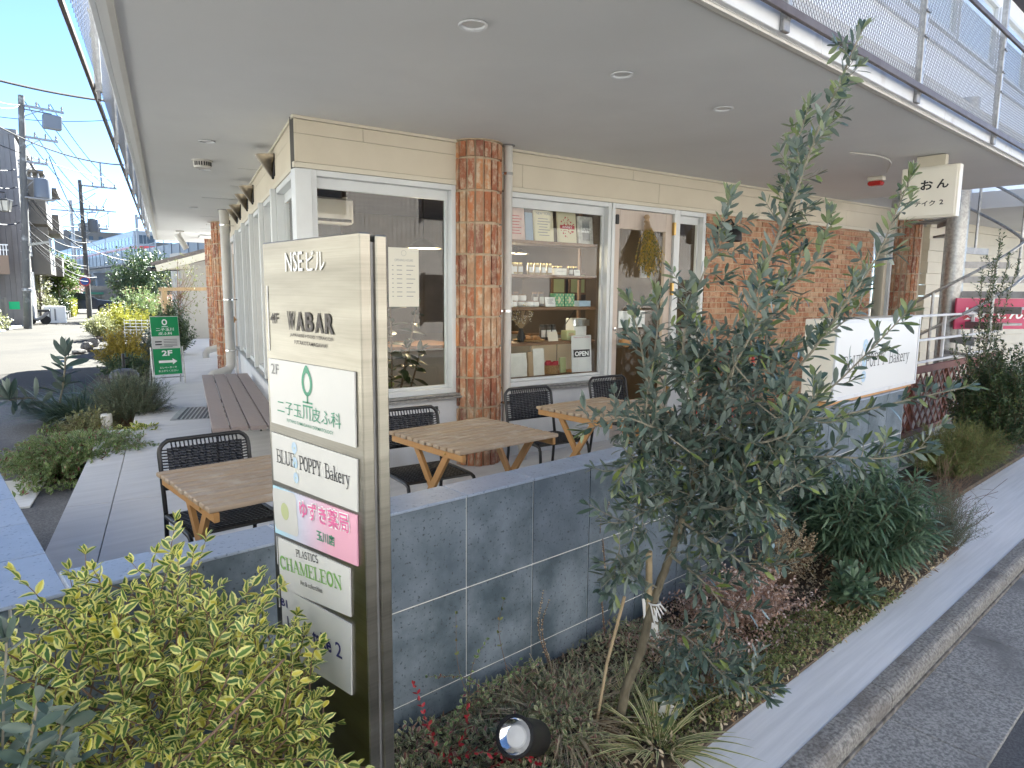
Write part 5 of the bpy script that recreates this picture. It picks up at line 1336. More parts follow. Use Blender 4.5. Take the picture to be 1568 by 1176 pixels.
for s_, z_, w_, lab in ((3.56, 1.66, .16, 'small framed picture on the wall seen through the left of the door glass'), (3.86, 1.66, .20, 'larger framed picture with yellow flowers seen through the door glass')):
    o = thing('framed_picture', lab, 'picture', F(s_+.5, 1.9, z_), 'framed pictures inside the door')
    b = MB(FM); b.bbox(s_+.45, s_+.45+w_*1.5, 1.9, 1.93, z_-.12, z_+.18, .004); b.build('frame', 'shelf_wood', o)
    b = MB(FM); b.box(s_+.48, s_+.42+w_*1.5, 1.895, 1.899, z_-.09, z_+.15); b.build('print', 'ink_palegreen', o)
cb = thing('white_cabinet', 'white side cabinet standing inside the shop door', 'cabinet', F(4.3, 1.9, 0))
b = MB(FM); b.bbox(3.7, 4.6, 1.95, 2.4, .02, 1.0, .005); b.build('carcass', 'counter_grey', cb); b = MB(FM); b.bbox(3.68, 4.62, 1.92, 2.42, 1.0, 1.03, .004); b.build('top', 'shelf_wood', cb)
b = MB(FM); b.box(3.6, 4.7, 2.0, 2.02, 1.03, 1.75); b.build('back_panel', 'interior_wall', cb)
for s_ in (3.72, 4.16): 
    b = MB(FM); b.box(s_, s_+.42, 1.943, 1.949, .06, .95); b.build('door', 'paper_cream', cb)
# potted rubber plant behind the left window
leafmat('rubber_leaf', (.018, .03, .012), (.03, .05, .018), rough=.3, trans=.1, young=(.10, .14, .03), yt=.88)
mat('pot_clay', (.28, .20, .14), rough=.8); mat('stem_brown', (.09, .065, .04), (.14, .10, .06), 30, .8)
rp = thing('potted_plant', 'dark broad-leaved potted plant behind the glass of the left window', 'house plant', F(1.0, .55, 0))
b = MB(FM); b.lathe([(.13, 0), (.17, .30), (.15, .30), (.14, .26), (0, .26)], (1.0, .55, .012), 20); b.build('pot', 'pot_clay', rp, smooth=True)
lv = Leaves(); stb = MB()
for tip in ((.62, .42, 1.25), (.95, .40, 1.45), (1.22, .42, 1.40), (1.3, .5, 1.0), (.8, .38, .95), (1.12, .40, 1.05)):
    pts = spline([F(1.0, .55, .26), F((1.0+tip[0])/2+.03, .5, .26+(tip[2]-.26)*.5), F(*tip)], .04); stb.tube(pts, .009, 6, caps=False); twig_leaves(lv, pts, .075, .17, .075, 65, pair=True, droop=.35, t0=.25)
stb.build('stem', 'stem_brown', rp); lv.build('foliage', 'rubber_leaf', rp, 'oval', curl=.2)

# ================================================================== SIDE STREET AND FAR BACKGROUND
mat('siding_grey', (.16, .16, .168), (.14, .14, .147), 2, .7); mat('render_beige', (.17, .158, .14), (.15, .14, .123), 1, .8); mat('block_render', (.40, .385, .36), (.36, .345, .32), 1, .8); mat('render_peach', (.23, .165, .12), (.205, .15, .11), 1, .8); mat('concrete_grey', (.12, .118, .112), (.09, .088, .083), 1.4, .85, spots=((.27, .27, .265), 4, .58, .75))
mat('concrete_wall', (.20, .192, .172), (.175, .168, .152), 1.3, .85); mat('dark_window', (.03, .035, .045), rough=.12); mat('balcony_grey', (.22, .22, .225), rough=.7); mat('roof_tile', (.13, .11, .10), (.20, .165, .14), 18, .8); mat('tile_pink', (.64, .595, .565), (.59, .545, .515), 2, .7); mat('viaduct_concrete', (.18, .184, .188), (.16, .164, .168), .6, .85, spots=((.30, .31, .31), .9, .6, .75)); mat('parapet_blue', (.20, .225, .25), (.185, .207, .228), .5, .7)
mat('train_steel', (.23, .242, .258), (.21, .222, .237), 1, .4, metal=.2); mat('train_red', (.55, .06, .06), rough=.4); mat('car_black', (.012, .013, .02), rough=.18); mat('car_white', (.75, .75, .74), rough=.2); mat('tyre', (.02, .02, .02), rough=.9); mat('wire_black', (.02, .02, .024), rough=.6); mat('insulator', (.2, .2, .2), rough=.3); mat('steel_blue', (.13, .145, .17), rough=.5); mat('sheet_blue', (.05, .12, .4), rough=.6); mat('sign_green_leaf', (.02, .45, .18), rough=.5); mat('red_brown', (.22, .07, .05), rough=.6); mat('lamp_glass', (.32, .31, .27), rough=.3); mat('awning_green', (.03, .13, .09), rough=.7)

def upole(x, y, top, lab, arms, r=.15):
    t = thing('utility_pole', lab, 'utility pole', (x, y, ST), 'utility poles along the side street')
    b = MB(); b.tube([(x, y, ST), (x, y, top)], [r, r*.68], 14); b.build('pole', 'concrete_grey', t, smooth=True)
    for (z, L, off) in arms:
        b = MB(); b.bar((x-off, y, z), (x+L, y, z), .09, .09); b.bar((x, y, z-.5), (x+L*.5, y, z-.03), .035, .035); ar = b.build('cross_arm', 'grey_steel', t)
        for k in range(3):
            b = MB(); xx = x+L*(.35+.3*k); b.lathe([(.03, .04), (.05, .09), (.025, .12), (.05, .16), (.02, .26)], (xx, y, z), 10); b.build('insulator', 'insulator', ar, smooth=True)
    return t
p1_ = upole(4.30, 37.0, 9.75, 'tall concrete utility pole nearest on the side street with transformer drum and lamp arm', [(9.35, 1.55, .1), (8.05, 1.3, .25), (7.0, .9, .2), (6.3, .8, .2)], .17)
b = MB(); b.bbox(5.05, 5.75, 36.8, 37.2, 8.55, 9.15, .03); b.bar((4.3, 37, 9.2), (5.4, 37, 9.2), .05, .05); b.build('switch_box', 'steel_blue', p1_)
b = MB(); b.lathe([(.3, 0), (.33, .03), (.33, .78), (.3, .84), (.12, .88)], (4.98, 37.0, 5.5), 18); b.build('transformer', 'steel_blue', p1_, smooth=True)
b = MB(); b.bar((4.3, 37, 5.46), (5.4, 37, 5.46), .5, .05); b.build('transformer_shelf', 'grey_steel', p1_)
b = MB(); b.bar((4.35, 36.95, 3.42), (5.15, 36.9, 3.62), .14, .10); b.build('street_lamp', 'lamp_glass', p1_)
b = MB()
for k in range(14): b.box(4.30-.2, 4.30+.2, 36.99, 37.01, 2.2+k*.45, 2.22+k*.45)
b.lathe([(.165, 0), (.2, .02), (.2, .12), (.165, .14)], (4.3, 37, 1.4), 12); b.build('step_bolt', 'grey_steel', p1_)
p2_ = upole(8.68, 47.9, 7.85, 'second concrete utility pole farther down the side street with a round traffic sign', [(7.55, 1.9, .1), (6.2, 1.2, .1), (5.1, 1.3, .2)], .15)
b = MB(); b.lathe([(.26, 0), (.28, .03), (.28, .72), (.24, .76)], (9.2, 47.9, 4.9), 16); b.bar((8.7, 47.9, 4.88), (9.4, 47.9, 4.88), .3, .05); b.build('transformer', 'steel_blue', p2_, smooth=True)
b = MB(); b.tube([(9.8, 47.9, 7.55), (9.8, 47.9, 9.0)], .05, 8); b.build('mast', 'grey_steel', p2_)
p1_.rotation_euler.y = radians(2.6)     # the old pole leans a little
b = MB(); b.lathe([(.0, -.02), (.29, -.02), (.29, .02), (0, .02)], (8.5, 47.6, 1.95), 20, (-.25, -.97, 0)); ps = b.build('traffic_sign', 'train_red', p2_)
b = MB(); b.lathe([(0, .0215), (.22, .0215), (.22, .024), (0, .024)], (8.5, 47.6, 1.95), 20, (-.25, -.97, 0)); b.build('sign_disc', 'sheet_blue', ps)
for (x, y, top, lab) in ((11.9, 82, 10.2, 'slim railway mast left of the second utility pole'), (14.6, 86, 10.8, 'slim railway mast just left of and behind the second utility pole')):
    t = thing('railway_mast', lab, 'mast', (x, y, ST), 'railway masts by the viaduct')
    b = MB(); b.tube([(x, y, ST), (x, y, top)], .17, 10); b.build('mast', 'grey_steel', t)
    b = MB(); b.bar((x, y, top-1.0), (x+4.2, y, top-1.0), .12, .12); b.bar((x, y, top-2.6), (x+3.4, y, top-2.6), .08, .08); b.bar((x, y, top-2.4), (x+2, y, top-1.1), .06, .06); b.tube([(x+3.4, y, top-1.0), (x+3.4, y, top-3.0), (x+2.6, y, top-3.0)], .05, 6); b.build('bracket_arm', 'grey_steel', t)
wires = [((2.06, 23.5, 7.11), (6.9, 25.1, 7.5), .15, .028, 'thick black cable crossing the sky above the nearest utility pole'),
 ((3.29, 38.98, 9.09), (10.05, 38.55, 10.06), .3, .012, 'thin grey wire crossing level behind the nearest pole top'), ((3.03, 33.6, 7.96), (8.3, 34.4, 6.95), .45, .022, 'black cable dipping across the nearest pole from upper left'),
 ((3.19, 36.1, 7.61), (10.6, 40.5, 6.95), .3, .014, 'thin black wire below the dipping black cable'), ((3.09, 33.69, 8.8), (4.75, 37, 9.35), .12, .012, 'upper of two wires joining the nearest pole top from the left'), ((3.09, 33.68, 8.6), (4.7, 37, 9.3), .2, .012, 'lower of two wires joining the nearest pole top from the left')]
for k, (a, c) in enumerate([((4.85, 37, 9.55), (9.35, 47.9, 7.75)), ((5.31, 37, 9.55), (9.92, 47.9, 7.75)), ((5.8, 37, 9.55), (10.5, 47.9, 7.75)), ((4.75, 37, 8.2), (9.1, 47.9, 6.3)), ((5.15, 37, 8.2), (9.5, 47.9, 6.3))]): wires.append((a, c, .35, .013, None))
wires += [((2.7, 33.2, 4.07), (4.3, 37, 4.35), .12, .02, 'white service cable joining the nearest pole from the beige house'), ((4.5, 37.0, 5.9), (11.49, 57.9, 4.3), .9, .026, 'thick sagging black cable from the transformer down the street'),
 ((5.6, 37.0, 7.3), (8.8, 47.9, 5.2), .5, .016, None), ((4.4, 37, 4.7), (8.6, 47.9, 3.95), .45, .022, None), ((4.4, 37, 4.3), (8.6, 47.9, 3.5), .5, .022, None), ((9.47, 47.9, 7.5), (13.3, 50.7, 9.5), .2, .012, 'thin wire rising right from the second pole top'), ((9.7, 47.9, 6.3), (13.3, 50.4, 7.3), .2, .012, 'thin wire rising right from the second pole arm'), ((9.8, 47.9, 5.1), (13.3, 50.3, 7.0), .25, .012, 'third thin wire rising right from the second pole'), ((8.82, 47.9, 3.93), (12.6, 50, 3.3), .25, .02, 'black cable running right from the second pole toward the tree'),
 ((8.7, 47.9, 6.0), (12.6, 84, 8.6), .5, .014, None), ((8.7, 47.9, 5.2), (15.6, 88, 8.4), .5, .014, None)]
random.seed(77)
for k in range(9):
    z = 3.2+R()*4.6; wires.append(((4.3+R()*.5, 37.0, z), (8.7+R()*.5, 47.9, z-.9-R()*.6), .2+.4*R(), .012+.006*R(), None))
for k in range(7):
    x = 9.0+R()*1.2; z = 3.6+R()*3.6; wires.append(((x, 47.9, z), (12+R()*4, 84, 6+R()*4), .5, .016, None))
for k, lab in enumerate(('upper of three slack wires entering from the left below the pole arms', 'middle of three slack wires entering from the left below the pole arms', 'lowest of three slack wires entering from the left below the pole arms')):
    wires.append(((2.9, 34.5, 6.3-.55*k), (4.3, 37, 6.6-.75*k), .12+.05*k, .014, lab))
for k, lab in enumerate(('highest of four thin wires fanning right behind the second pole', 'second of four thin wires fanning right behind the second pole', 'third of four thin wires fanning right behind the second pole', 'lowest of four thin wires fanning right behind the second pole')):
    wires.append(((8.7, 60, 6.2+.9*k), (17, 66, 6.8+1.25*k), .3, .016, lab))
for a, c, sag, r, lab in wires:
    a, c = Vector(a), Vector(c); pts = [a+(c-a)*(i/12)-Vector((0, 0, sag*4*(i/12)*(1-i/12))) for i in range(13)]
    b = MB(); b.tube(pts, r*1.35, 5, caps=False); o = b.build('overhead_wire', 'wire_black'); tag(o, lab or 'thin black wire strung between the two utility poles down the side street', 'wire', 'overhead wires')

# grey apartment block with balconies
G0 = Vector((4.95, 39.6, 0)); GD = Vector((.19, .982, 0)).normalized(); GM = frame(G0, GD, Vector((-GD.y, GD.x, 0)))
gb = thing('apartment_block', 'grey ribbed apartment block with stacked balconies behind the nearest utility pole', 'apartment building', G0)
b = MB(GM); b.box(0, 21, .25, 13, ST, 8.5); b.build('street_wall', 'render_beige', gb)
b = MB(GM)
for i in range(60): b.box(-.05-.03*(i % 2), .0, .25+i*.21, .25+(i+1)*.21-.006, ST, 8.6)
b.build('ribbed_wall', 'siding_grey', gb)
b = MB(GM); b.box(-.1, 21.1, .15, 13, 8.5, 8.75); b.build('roof_edge', 'siding_grey', gb)
for (t0, t1, w_) in ((4.2, 9.0, -.55), (11.5, 17, -.8)):
    for z in (2.4, 5.0, 7.6):
        b = MB(GM); b.box(t0, t1, w_, .25, z-.14, z); b.box(t0, t0+.12, w_, .25, z, z+(2.3 if w_ > -.7 else 1.0)) if z < 7 else None; b.box(t1-.12, t1, w_, .25, z, z+1.0) if z < 7 else None
        ba = b.build('balcony', 'render_beige', gb)
        if z < 7: b = MB(GM); b.box(t0+.12, t1-.12, w_, w_+.06, z, z+1.02); b.build('balcony_panel', 'balcony_grey', ba)
        if z < 7: b = MB(GM); b.box(t0+.4, t1-.4, .22, .248, z+.05, z+2.1); b.build('balcony_window', 'dark_window', gb)
for z in (.6, 3.2, 5.7):
    for t0 in (.8, 2.2, 3.3):
        b = MB(GM); b.box(t0, t0+.5, .21, .248, z, z+1.7); wo = b.build('window', 'dark_window', gb)
        b = MB(GM); b.box(t0-.06, t0, .19, .249, z-.05, z+1.75); b.box(t0+.5, t0+.56, .19, .249, z-.05, z+1.75); b.build('window_frame', 'white_paint', wo)
# beige house at the left edge: wall, balcony with white rails, air conditioner, lantern
bh = thing('beige_house', 'peach rendered house with a white-railed balcony at the left edge of the street', 'house', (2.0, 38.6, ST))
b = MB(); b.box(-8, 3.15, 38.2, 45, ST, 5.1); b.build('wall', 'render_peach', bh)
b = MB(); b.box(-8, 3.4, 38.0, 45, 5.1, 5.35); b.build('roof', 'red_brown', bh)
b = MB(); b.box(3.0, 3.95, 38.3, 39.6, 2.15, 2.98); ba = b.build('balcony', 'render_peach', bh)
b = MB()
for i in range(9): b.box(3.0+i*.11, 3.03+i*.11, 38.3, 38.33, 2.98, 3.42)
b.box(2.98, 3.97, 38.29, 38.34, 3.42, 3.47); b.box(2.98, 3.97, 38.29, 38.34, 3.2, 3.23); b.build('balcony_rail', 'white_paint', ba)
b = MB(); b.box(3.0, 3.1, 38.05, 38.199, 4.4, 6.3); b.box(2.4, 2.5, 38.05, 38.199, 4.4, 6.3); b.build('frame_post', 'red_brown', bh)
la = thing('street_lantern', 'black framed street lantern with pale glass hanging at the left edge', 'street lamp', (3.64, 35.6, 4.6))
b = MB(); b.tube([(3.1, 35.7, 5.45), (3.75, 35.6, 5.45), (3.75, 35.6, 5.2)], .03, 8); b.lathe([(.06, .52), (.3, .44), (.31, .40), (.04, .5)], (3.70, 35.6, 4.7), 6); b.build('arm', 'black_metal', la)
b = MB(); b.lathe([(.2, 0), (.28, .42), (0, .44)], (3.70, 35.6, 4.68), 6); b.build('glass', 'lamp_glass', la)
b = MB()
for k in range(6): a = k*pi/3; b.tube([(3.70+.2*cos(a), 35.6+.2*sin(a), 4.68), (3.70+.285*cos(a), 35.6+.285*sin(a), 5.10)], .014, 5)
b.tube([(3.70+.2*cos(k*pi/3), 35.6+.2*sin(k*pi/3), 4.68) for k in range(7)], .014, 5); b.build('frame', 'black_metal', la)
b = MB(); b.box(3.1, 3.2, 35.65, 35.75, ST, 5.5); b.build('post', 'concrete_grey', la)
cw = MB(); cw.box(-6, 3.42, 36.1, 36.3, ST, 1.08); cw.box(3.42, 3.52, 36.05, 36.35, ST, 1.12); tag(cw.build('garden_wall', 'concrete_wall'), 'pale concrete boundary wall at the left edge before the beige house', 'wall')
ac2 = thing('air_conditioner', 'white outdoor air conditioner unit on the wall beside the nearest utility pole', 'air conditioner', (3.35, 36.7, 1.1))
b = MB(); b.bbox(2.75, 3.3, 36.5, 36.9, 1.1, 1.75, .02); b.build('casing', 'white_plastic', ac2); b = MB()
for i in range(7): b.box(2.80, 3.2, 36.48, 36.499, 1.18+i*.075, 1.22+i*.075)
b.build('grille', 'black_plastic', ac2)
gs = MB(); gs.box(3.62, 4.0, 36.4, 36.42, .62, .95); tag(gs.build('street_notice', 'sign_green_leaf'), 'small bright green board between the boundary wall and the pole', 'notice')
# white bin, planters, car, scooter, low building
wb = thing('white_bin', 'white slatted litter cabinet standing at the kerb beyond the pole', 'bin', (6.1, 42, ST))
b = MB(); b.bbox(5.55, 6.5, 41.6, 42.4, ST, .62, .03); b.build('cabinet', 'white_plastic', wb)
b = MB(); b.box(5.75, 5.82, 41.585, 41.599, -.1, .5); b.box(5.98, 6.05, 41.585, 41.599, -.1, .5); b.build('slot', 'balcony_grey', wb)
def planter(x, y, L, lab):
    b = MB(GM); q = frame((x, y, ST), GD, Vector((-GD.y, GD.x, 0))); b.M = q; b.bbox(0, L, 0, .9, 0, .42, .02); tag(b.build('planter_box', 'concrete_grey'), lab, 'planter', 'concrete planters along the far pavement')
planter(7.3, 46.5, 2.2, 'concrete planter box nearest behind the white litter cabinet'); planter(7.9, 49.4, 2.2, 'concrete planter box in the middle of the row'); planter(8.5, 52.2, 3.5, 'concrete planter box farthest, next to the second pole')
def car(M, label, paint, lights='paper_white'):
    o = thing('parked_car', label, 'car', M.translation)
    prof = [(-2.05, .32), (-2.1, .62), (-1.95, .86), (-1.0, .98), (-.35, 1.40), (.25, 1.47), (1.15, 1.42), (1.85, 1.02), (2.08, .95), (2.1, .4), (2.0, .28)]
    b = MB(M); n = len(prof); W = .86; vs = []
    for s_, k in ((-1, 1), (-1, 0), (1, 0), (1, 1)):
        for x, z in prof:
            ins = .16*max(0, (z-.95)/.5) + (.06 if k else 0); xx = x*(.985 if k else 1)
            vs.append((xx, s_*(W-ins) if not k else s_*(W+.0-ins), z))
    # two shells: edge rings slightly tucked for a softer body side
    fs = []
    for r_ in range(3):
        for i in range(n): fs.append((r_*n+i, r_*n+(i+1) % n, (r_+1)*n+(i+1) % n, (r_+1)*n+i))
    fs += [tuple(range(n)), tuple(range(3*n, 4*n))]
    b.add(vs, fs); b.build('body', paint, o, smooth=True)
    b = MB(M)
    for s_ in (-1, 1):
        for q in ([(-.85, 1.0), (-.35, 1.34), (.05, 1.38), (.05, 1.0)], [(.12, 1.0), (.12, 1.38), (1.0, 1.35), (1.45, 1.02)]):
            b.add([(x, s_*(W-.16*max(0, (z-.95)/.5)+.004), z) for x, z in q], [(0, 1, 2, 3)])
    b.add([(-1.0-.012, -.7, .995), (-1.012, .7, .995), (-.40, .6, 1.385), (-.40, -.6, 1.385)], [(0, 1, 2, 3)]); b.add([(1.80, -.7, 1.06), (1.80, .7, 1.06), (1.22, .6, 1.40), (1.22, -.6, 1.40)], [(0, 1, 2, 3)])
    b.build('window', 'dark_window', o)
    for sx_ in (-1.3, 1.3):
        for s_ in (-1, 1):
            b = MB(M); b.lathe([(.32, -.1), (.32, .1), (.2, .11), (.2, -.11)], (sx_, s_*.78, .32), 18, (0, 1, 0)); wo = b.build('wheel', 'tyre', o)
            b = MB(M); b.lathe([(.0, .112*s_), (.2, .112*s_), (.2, .1*s_)], (sx_, s_*.78, .32), 14, (0, 1, 0)); b.build('rim', 'train_steel', wo)
    for s_ in (-1, 1):
        b = MB(M); b.bbox(-2.11, -1.98, s_*.62-.16, s_*.62+.16, .64, .78, .02); b.build('headlight', lights, o)
    return o
car(frame((9.9, 57.2, ST), (-.98, .2, 0), (-.2, -.98, 0)), 'black car parked across the end of the side street', 'car_black')
car(frame((2.6, -4.6, -.37), (-1, .02, 0), (-.02, -1, 0)), 'white car parked across the front road behind the viewer', 'car_white')
sc_ = thing('motor_scooter', 'small motor scooter parked between the pole and the white litter cabinet', 'scooter', (5.1, 40.6, ST))
b = MB()
for x in (4.85, 5.45): b.lathe([(.22, -.05), (.22, .05), (.12, .055), (.12, -.055)], (x, 40.6, ST+.22), 14, (0, 1, 0))
b.build('wheel', 'tyre', sc_); b = MB(); b.tube(spline([(4.85, 40.6, ST+.25), (4.95, 40.6, ST+.9), (5.0, 40.6, ST+.3), (5.3, 40.6, ST+.35), (5.6, 40.6, ST+.65)], .05), .09, 8); b.tube([(4.95, 40.35, ST+.95), (4.95, 40.85, ST+.95)], .02, 6); b.build('body', 'grey_steel', sc_, smooth=True)
b = MB(); b.bbox(5.15, 5.65, 40.5, 40.7, ST+.62, ST+.74, .03); b.build('seat', 'black_plastic', sc_)
lb = thing('low_building', 'low white building with dark green awning under the railway viaduct', 'building', (15, 75, ST))
b = MB(); b.box(11.5, 24, 74, 82, ST, 1.75); b.build('wall', 'concrete_wall', lb)
b = MB(); b.box(16.2, 20.5, 73.3, 74, 1.75, 2.1); b.box(12.5, 14.6, 73.6, 73.99, .95, 1.15); b.build('awning', 'awning_green', lb)
b = MB(); b.box(18.0, 18.9, 73.95, 73.999, .2, 1.3); b.build('window', 'dark_window', lb); b = MB(); b.box(12.6, 14.5, 73.95, 73.999, ST, .9); b.build('shutter', 'concrete_grey', lb)
# railway viaduct and train
V0 = Vector((23.2, 94.9, 0)); VD = Vector((.034, .999, 0)).normalized(); VR = Vector((VD.y, -VD.x, 0)); VM = frame(V0, VD, -VR)     # y grows to the left
vi = thing('railway_viaduct', 'concrete railway viaduct with pale blue parapet crossing the end of the street', 'viaduct', V0)
b = MB(VM); b.box(-60, 220, -10, 0, 4.7, 5.15); b.box(-60, 220, -8.5, -1.5, 4.0, 4.699); b.build('deck', 'viaduct_concrete', vi)
b = MB(VM)
for i in range(56): b.box(-60+i*5+.03, -60+(i+1)*5-.03, .001, .16, 4.9, 6.3)
b.build('parapet', 'parapet_blue', vi)
b = MB(VM)
for i in range(80): b.box(-60+i*3.2, -60+i*3.2+.09, .165, .24, 4.9, 6.7)
b.box(-60, 220, .02, .1, 6.75, 6.8); b.build('parapet_post', 'steel_blue', vi)
for t in (-24, -4, 16, 38, 62, 90, 120, 160):
    b = MB(VM); b.box(t-.8, t+.8, -6.6, -4.9, ST, 4.0); b.box(t-.9, t+.9, -9.5, -.4, 3.1, 3.999); b.box(t-.8, t+.8, -2.4, -.9, ST, 3.1); b.build('pier', 'viaduct_concrete', vi)
for t in (5, 60, 130):
    b = MB(VM); b.box(t-.15, t+.15, -.9, -.6, 5.5, 11); b.box(t-.15, t+.15, -9.4, -9.1, 5.5, 11); b.box(t-.1, t+.1, -9.4, -.6, 10.4, 10.7); b.build('catenary_mast', 'grey_steel', vi)
tn = thing('commuter_train', 'silver commuter train with a red stripe standing on the railway viaduct', 'train', V0 + VD*10)
for k in range(6):
    t0 = 10+k*20.2
    b = MB(VM); b.bbox(t0, t0+19.8, -4.1, -1.3, 5.75, 9.35, .12); c_ = b.build('carriage', 'train_steel', tn)
    b = MB(VM); b.box(t0+.1, t0+19.7, -1.2999, -1.27, 6.95, 7.25); b.box(t0-.02, t0-.0, -4.0, -1.4, 6.9, 7.3); b.build('red_stripe', 'train_red', c_)
    for i in range(8):
        b = MB(VM); b.box(t0+.8+i*2.4, t0+2.2+i*2.4, -1.2999, -1.27, 7.55, 8.55); b.build('window', 'dark_window', c_)
    if k == 0:
        for w0, w1 in ((-3.8, -2.95), (-2.85, -2.5), (-2.4, -1.55)): b = MB(VM); b.box(t0-.03, t0, w0, w1, 7.6, 8.75); b.build('windscreen', 'dark_window', c_)
for (x, y, wx, wy, h, lab) in ((32, 200, 14, 14, 15.5, 'pale distant apartment block standing behind the train roof'), (50, 240, 22, 18, 16, 'wide pale distant block far behind the railway viaduct')):
    t = thing('distant_block', lab, 'apartment building', (x, y, ST)); b = MB(); b.box(x, x+wx, y, y+wy, ST, h); b.box(x+wx*.3, x+wx*.6, y+2, y+6, h, h+2.2); b.build('wall', 'render_beige', t)
    b = MB()
    for i in range(5):
        for j in range(6): b.box(x+1+j*wx/6.5, x+1.9+j*wx/6.5, y-.05, y-.001, 2+i*2.7, 3.5+i*2.7)
    b.build('window', 'dark_window', t)
# old tiled house beyond the slab end
oh = thing('tiled_house', 'old low house with brown tiled roof and cream wall just beyond the overhang', 'house', (8, 25, ST))
b = MB(); b.box(7.15, 12, 24.5, 25.6, ST, 2.75); b.build('wall', 'block_render', oh)
rfm = frame((5.9, 23.1, 2.25), (1.44, -1.2, .50), (.5, .8, 0)); b = MB(rfm)
for i in range(9): b.box(0, 4.6, i*.9, i*.9+.86, 0, .10); b.tube([(0, i*.9+.88, .08), (4.6, i*.9+.88, .08)], .09, 8)
ro_ = b.build('roof', 'roof_tile', oh)
b = MB(rfm); b.box(.15, 4.6, -.06, -.001, -.22, -.02); b.box(.15, .3, 0, 8, -.16, -.02); b.build('barge_board', 'cream_trim', ro_)
b = MB(rfm); b.tube([(-.05, -.1, -.08), (-.05, 8, -.08)], .07, 8); b.build('gutter', 'black_plastic', ro_)
tf = thing('timber_frame', 'pale timber post and rail frame standing among the garden plants', 'timber frame', (5.9, 20.4, ST))
b = MB(); b.box(5.5, 5.62, 20.6, 20.72, ST, 1.6); b.build('post', 'pale_timber', tf); b = MB(); b.bar((5.45, 20.7, 1.55), (7.1, 20.0, 1.58), .07, .09); b.build('rail', 'pale_timber', tf)
wf = thing('white_trellis', 'low white wire trellis fence among the garden shrubs', 'fence', (6.4, 26.4, ST)); b = MB()
for i in range(6): b.bar((5.9, 26.9, -.1+.11*i), (7.0, 26.1, -.1+.11*i), .015, .02)
for i in range(8): b.bar((5.9+i*.157, 26.9-i*.114, -.2), (5.9+i*.157, 26.9-i*.114, .5), .015, .015, (0, 1, 0))
b.build('wire', 'white_paint', wf)
# ---- buildings across the road and across the side street (seen in the glass and the steel)
def tile_block(nm, lab, M, L, D_, h, m, wins):
    t = thing(nm, lab, 'building', M.translation); b = MB(M); b.box(0, L, 0, D_, -.4, h); b.build('wall', m, t)
    b = MB(M); b.box(-.1, L+.1, -.1, D_, h, h+.3); b.build('roof_edge', 'concrete_grey', t)
    b = MB(M)
    for i in range(int(L/.15)): b.box(i*.15, i*.15+.008, -.006, -.001, 2.9, h)
    b.build('tile_joint', 'mortar', t)
    for (a, z, w_, hh) in wins:
        b = MB(M); b.box(a, a+w_, -.04, -.014, z, z+hh); wo = b.build('window', 'dark_window', t)
        b = MB(M); b.box(a-.06, a, -.08, -.014, z-.06, z+hh+.06); b.box(a+w_, a+w_+.06, -.08, -.014, z-.06, z+hh+.06); b.box(a+w_/2-.03, a+w_/2+.03, -.07, -.041, z, z+hh); b.build('window_frame', 'black_metal', wo)
tile_block('tiled_block', 'pinkish brown tiled block across the front road behind the viewer', frame((30, -10.5, 0), (-1, 0, 0), (0, -1, 0)), 40, 8, 9.0, 'tile_pink', [(a, z, 2.4, 1.5) for a in (2, 8, 13, 18, 23, 29, 34) for z in (.6, 3.9, 6.6)])
tile_block('beige_block', 'beige rendered block across the side street left of the viewer', frame((-9.5, -7, 0), (.267, .964, 0), (-.964, .267, 0)), 24, 9, 7.5, 'block_render', [(a, z, 1.6, 1.4) for a in (2, 6, 10, 14, 18) for z in (.8, 3.9)])

# ================================================================== PLANTS
mat('bark_olive', (.11, .095, .062), (.19, .165, .11), 40, .9, bscale=60, bstr=.6, stretch=(1, 1, .35)); mat('twig_grey', (.20, .185, .135), (.27, .245, .185), 40, .8); mat('twig_brown', (.14, .085, .055), (.20, .13, .085), 40, .85); mat('bark_dark', (.07, .055, .04), (.12, .10, .075), 12, .9); mat('bamboo', (.42, .33, .20), (.34, .26, .15), 20, .7)
leafmat('olive_leaf', (.042, .076, .056), (.15, .20, .16), young=(.22, .28, .075), back=(.17, .21, .18), rough=.34, trans=.14, yt=.93)
leafmat('olive_young', (.12, .165, .06), (.22, .27, .10), back=(.25, .30, .17), rough=.4, trans=.3)
leafmat('variegated_leaf', (.065, .145, .035), (.16, .25, .05), edge=(.70, .68, .22), young=(.62, .56, .07), rough=.34, trans=.3, elo=.42, ehi=.58, yt=.90)
leafmat('bluegreen_leaf', (.05, .085, .07), (.09, .14, .115), back=(.16, .2, .17), rough=.4, trans=.15)
leafmat('dark_leaf', (.035, .066, .028), (.095, .145, .065), young=(.14, .18, .05), rough=.4, trans=.2, yt=.93)
leafmat('rosemary_leaf', (.09, .12, .08), (.20, .24, .16), rough=.6, trans=.15)
leafmat('liriope_leaf', (.04, .075, .04), (.11, .155, .10), rough=.4, trans=.15)
leafmat('lance_leaf', (.05, .10, .055), (.15, .22, .13), rough=.42, trans=.2)
leafmat('yellow_leaf', (.30, .24, .035), (.45, .36, .07), rough=.5, trans=.3)
leafmat('mixed_leaf', (.07, .15, .035), (.17, .26, .08), young=(.20, .04, .06), edge=(.38, .42, .22), rough=.5, trans=.25, yt=.88)
leafmat('pink_leaf', (.36, .22, .16), (.52, .38, .30), young=(.62, .52, .48), rough=.7, trans=.25, yt=.75)
leafmat('moss_leaf', (.10, .14, .04), (.24, .26, .09), young=(.24, .18, .07), rough=.6, trans=.25, yt=.88)
leafmat('dry_leaf', (.44, .35, .22), (.58, .50, .35), young=(.24, .15, .08), rough=.8, trans=.2, yt=.8)
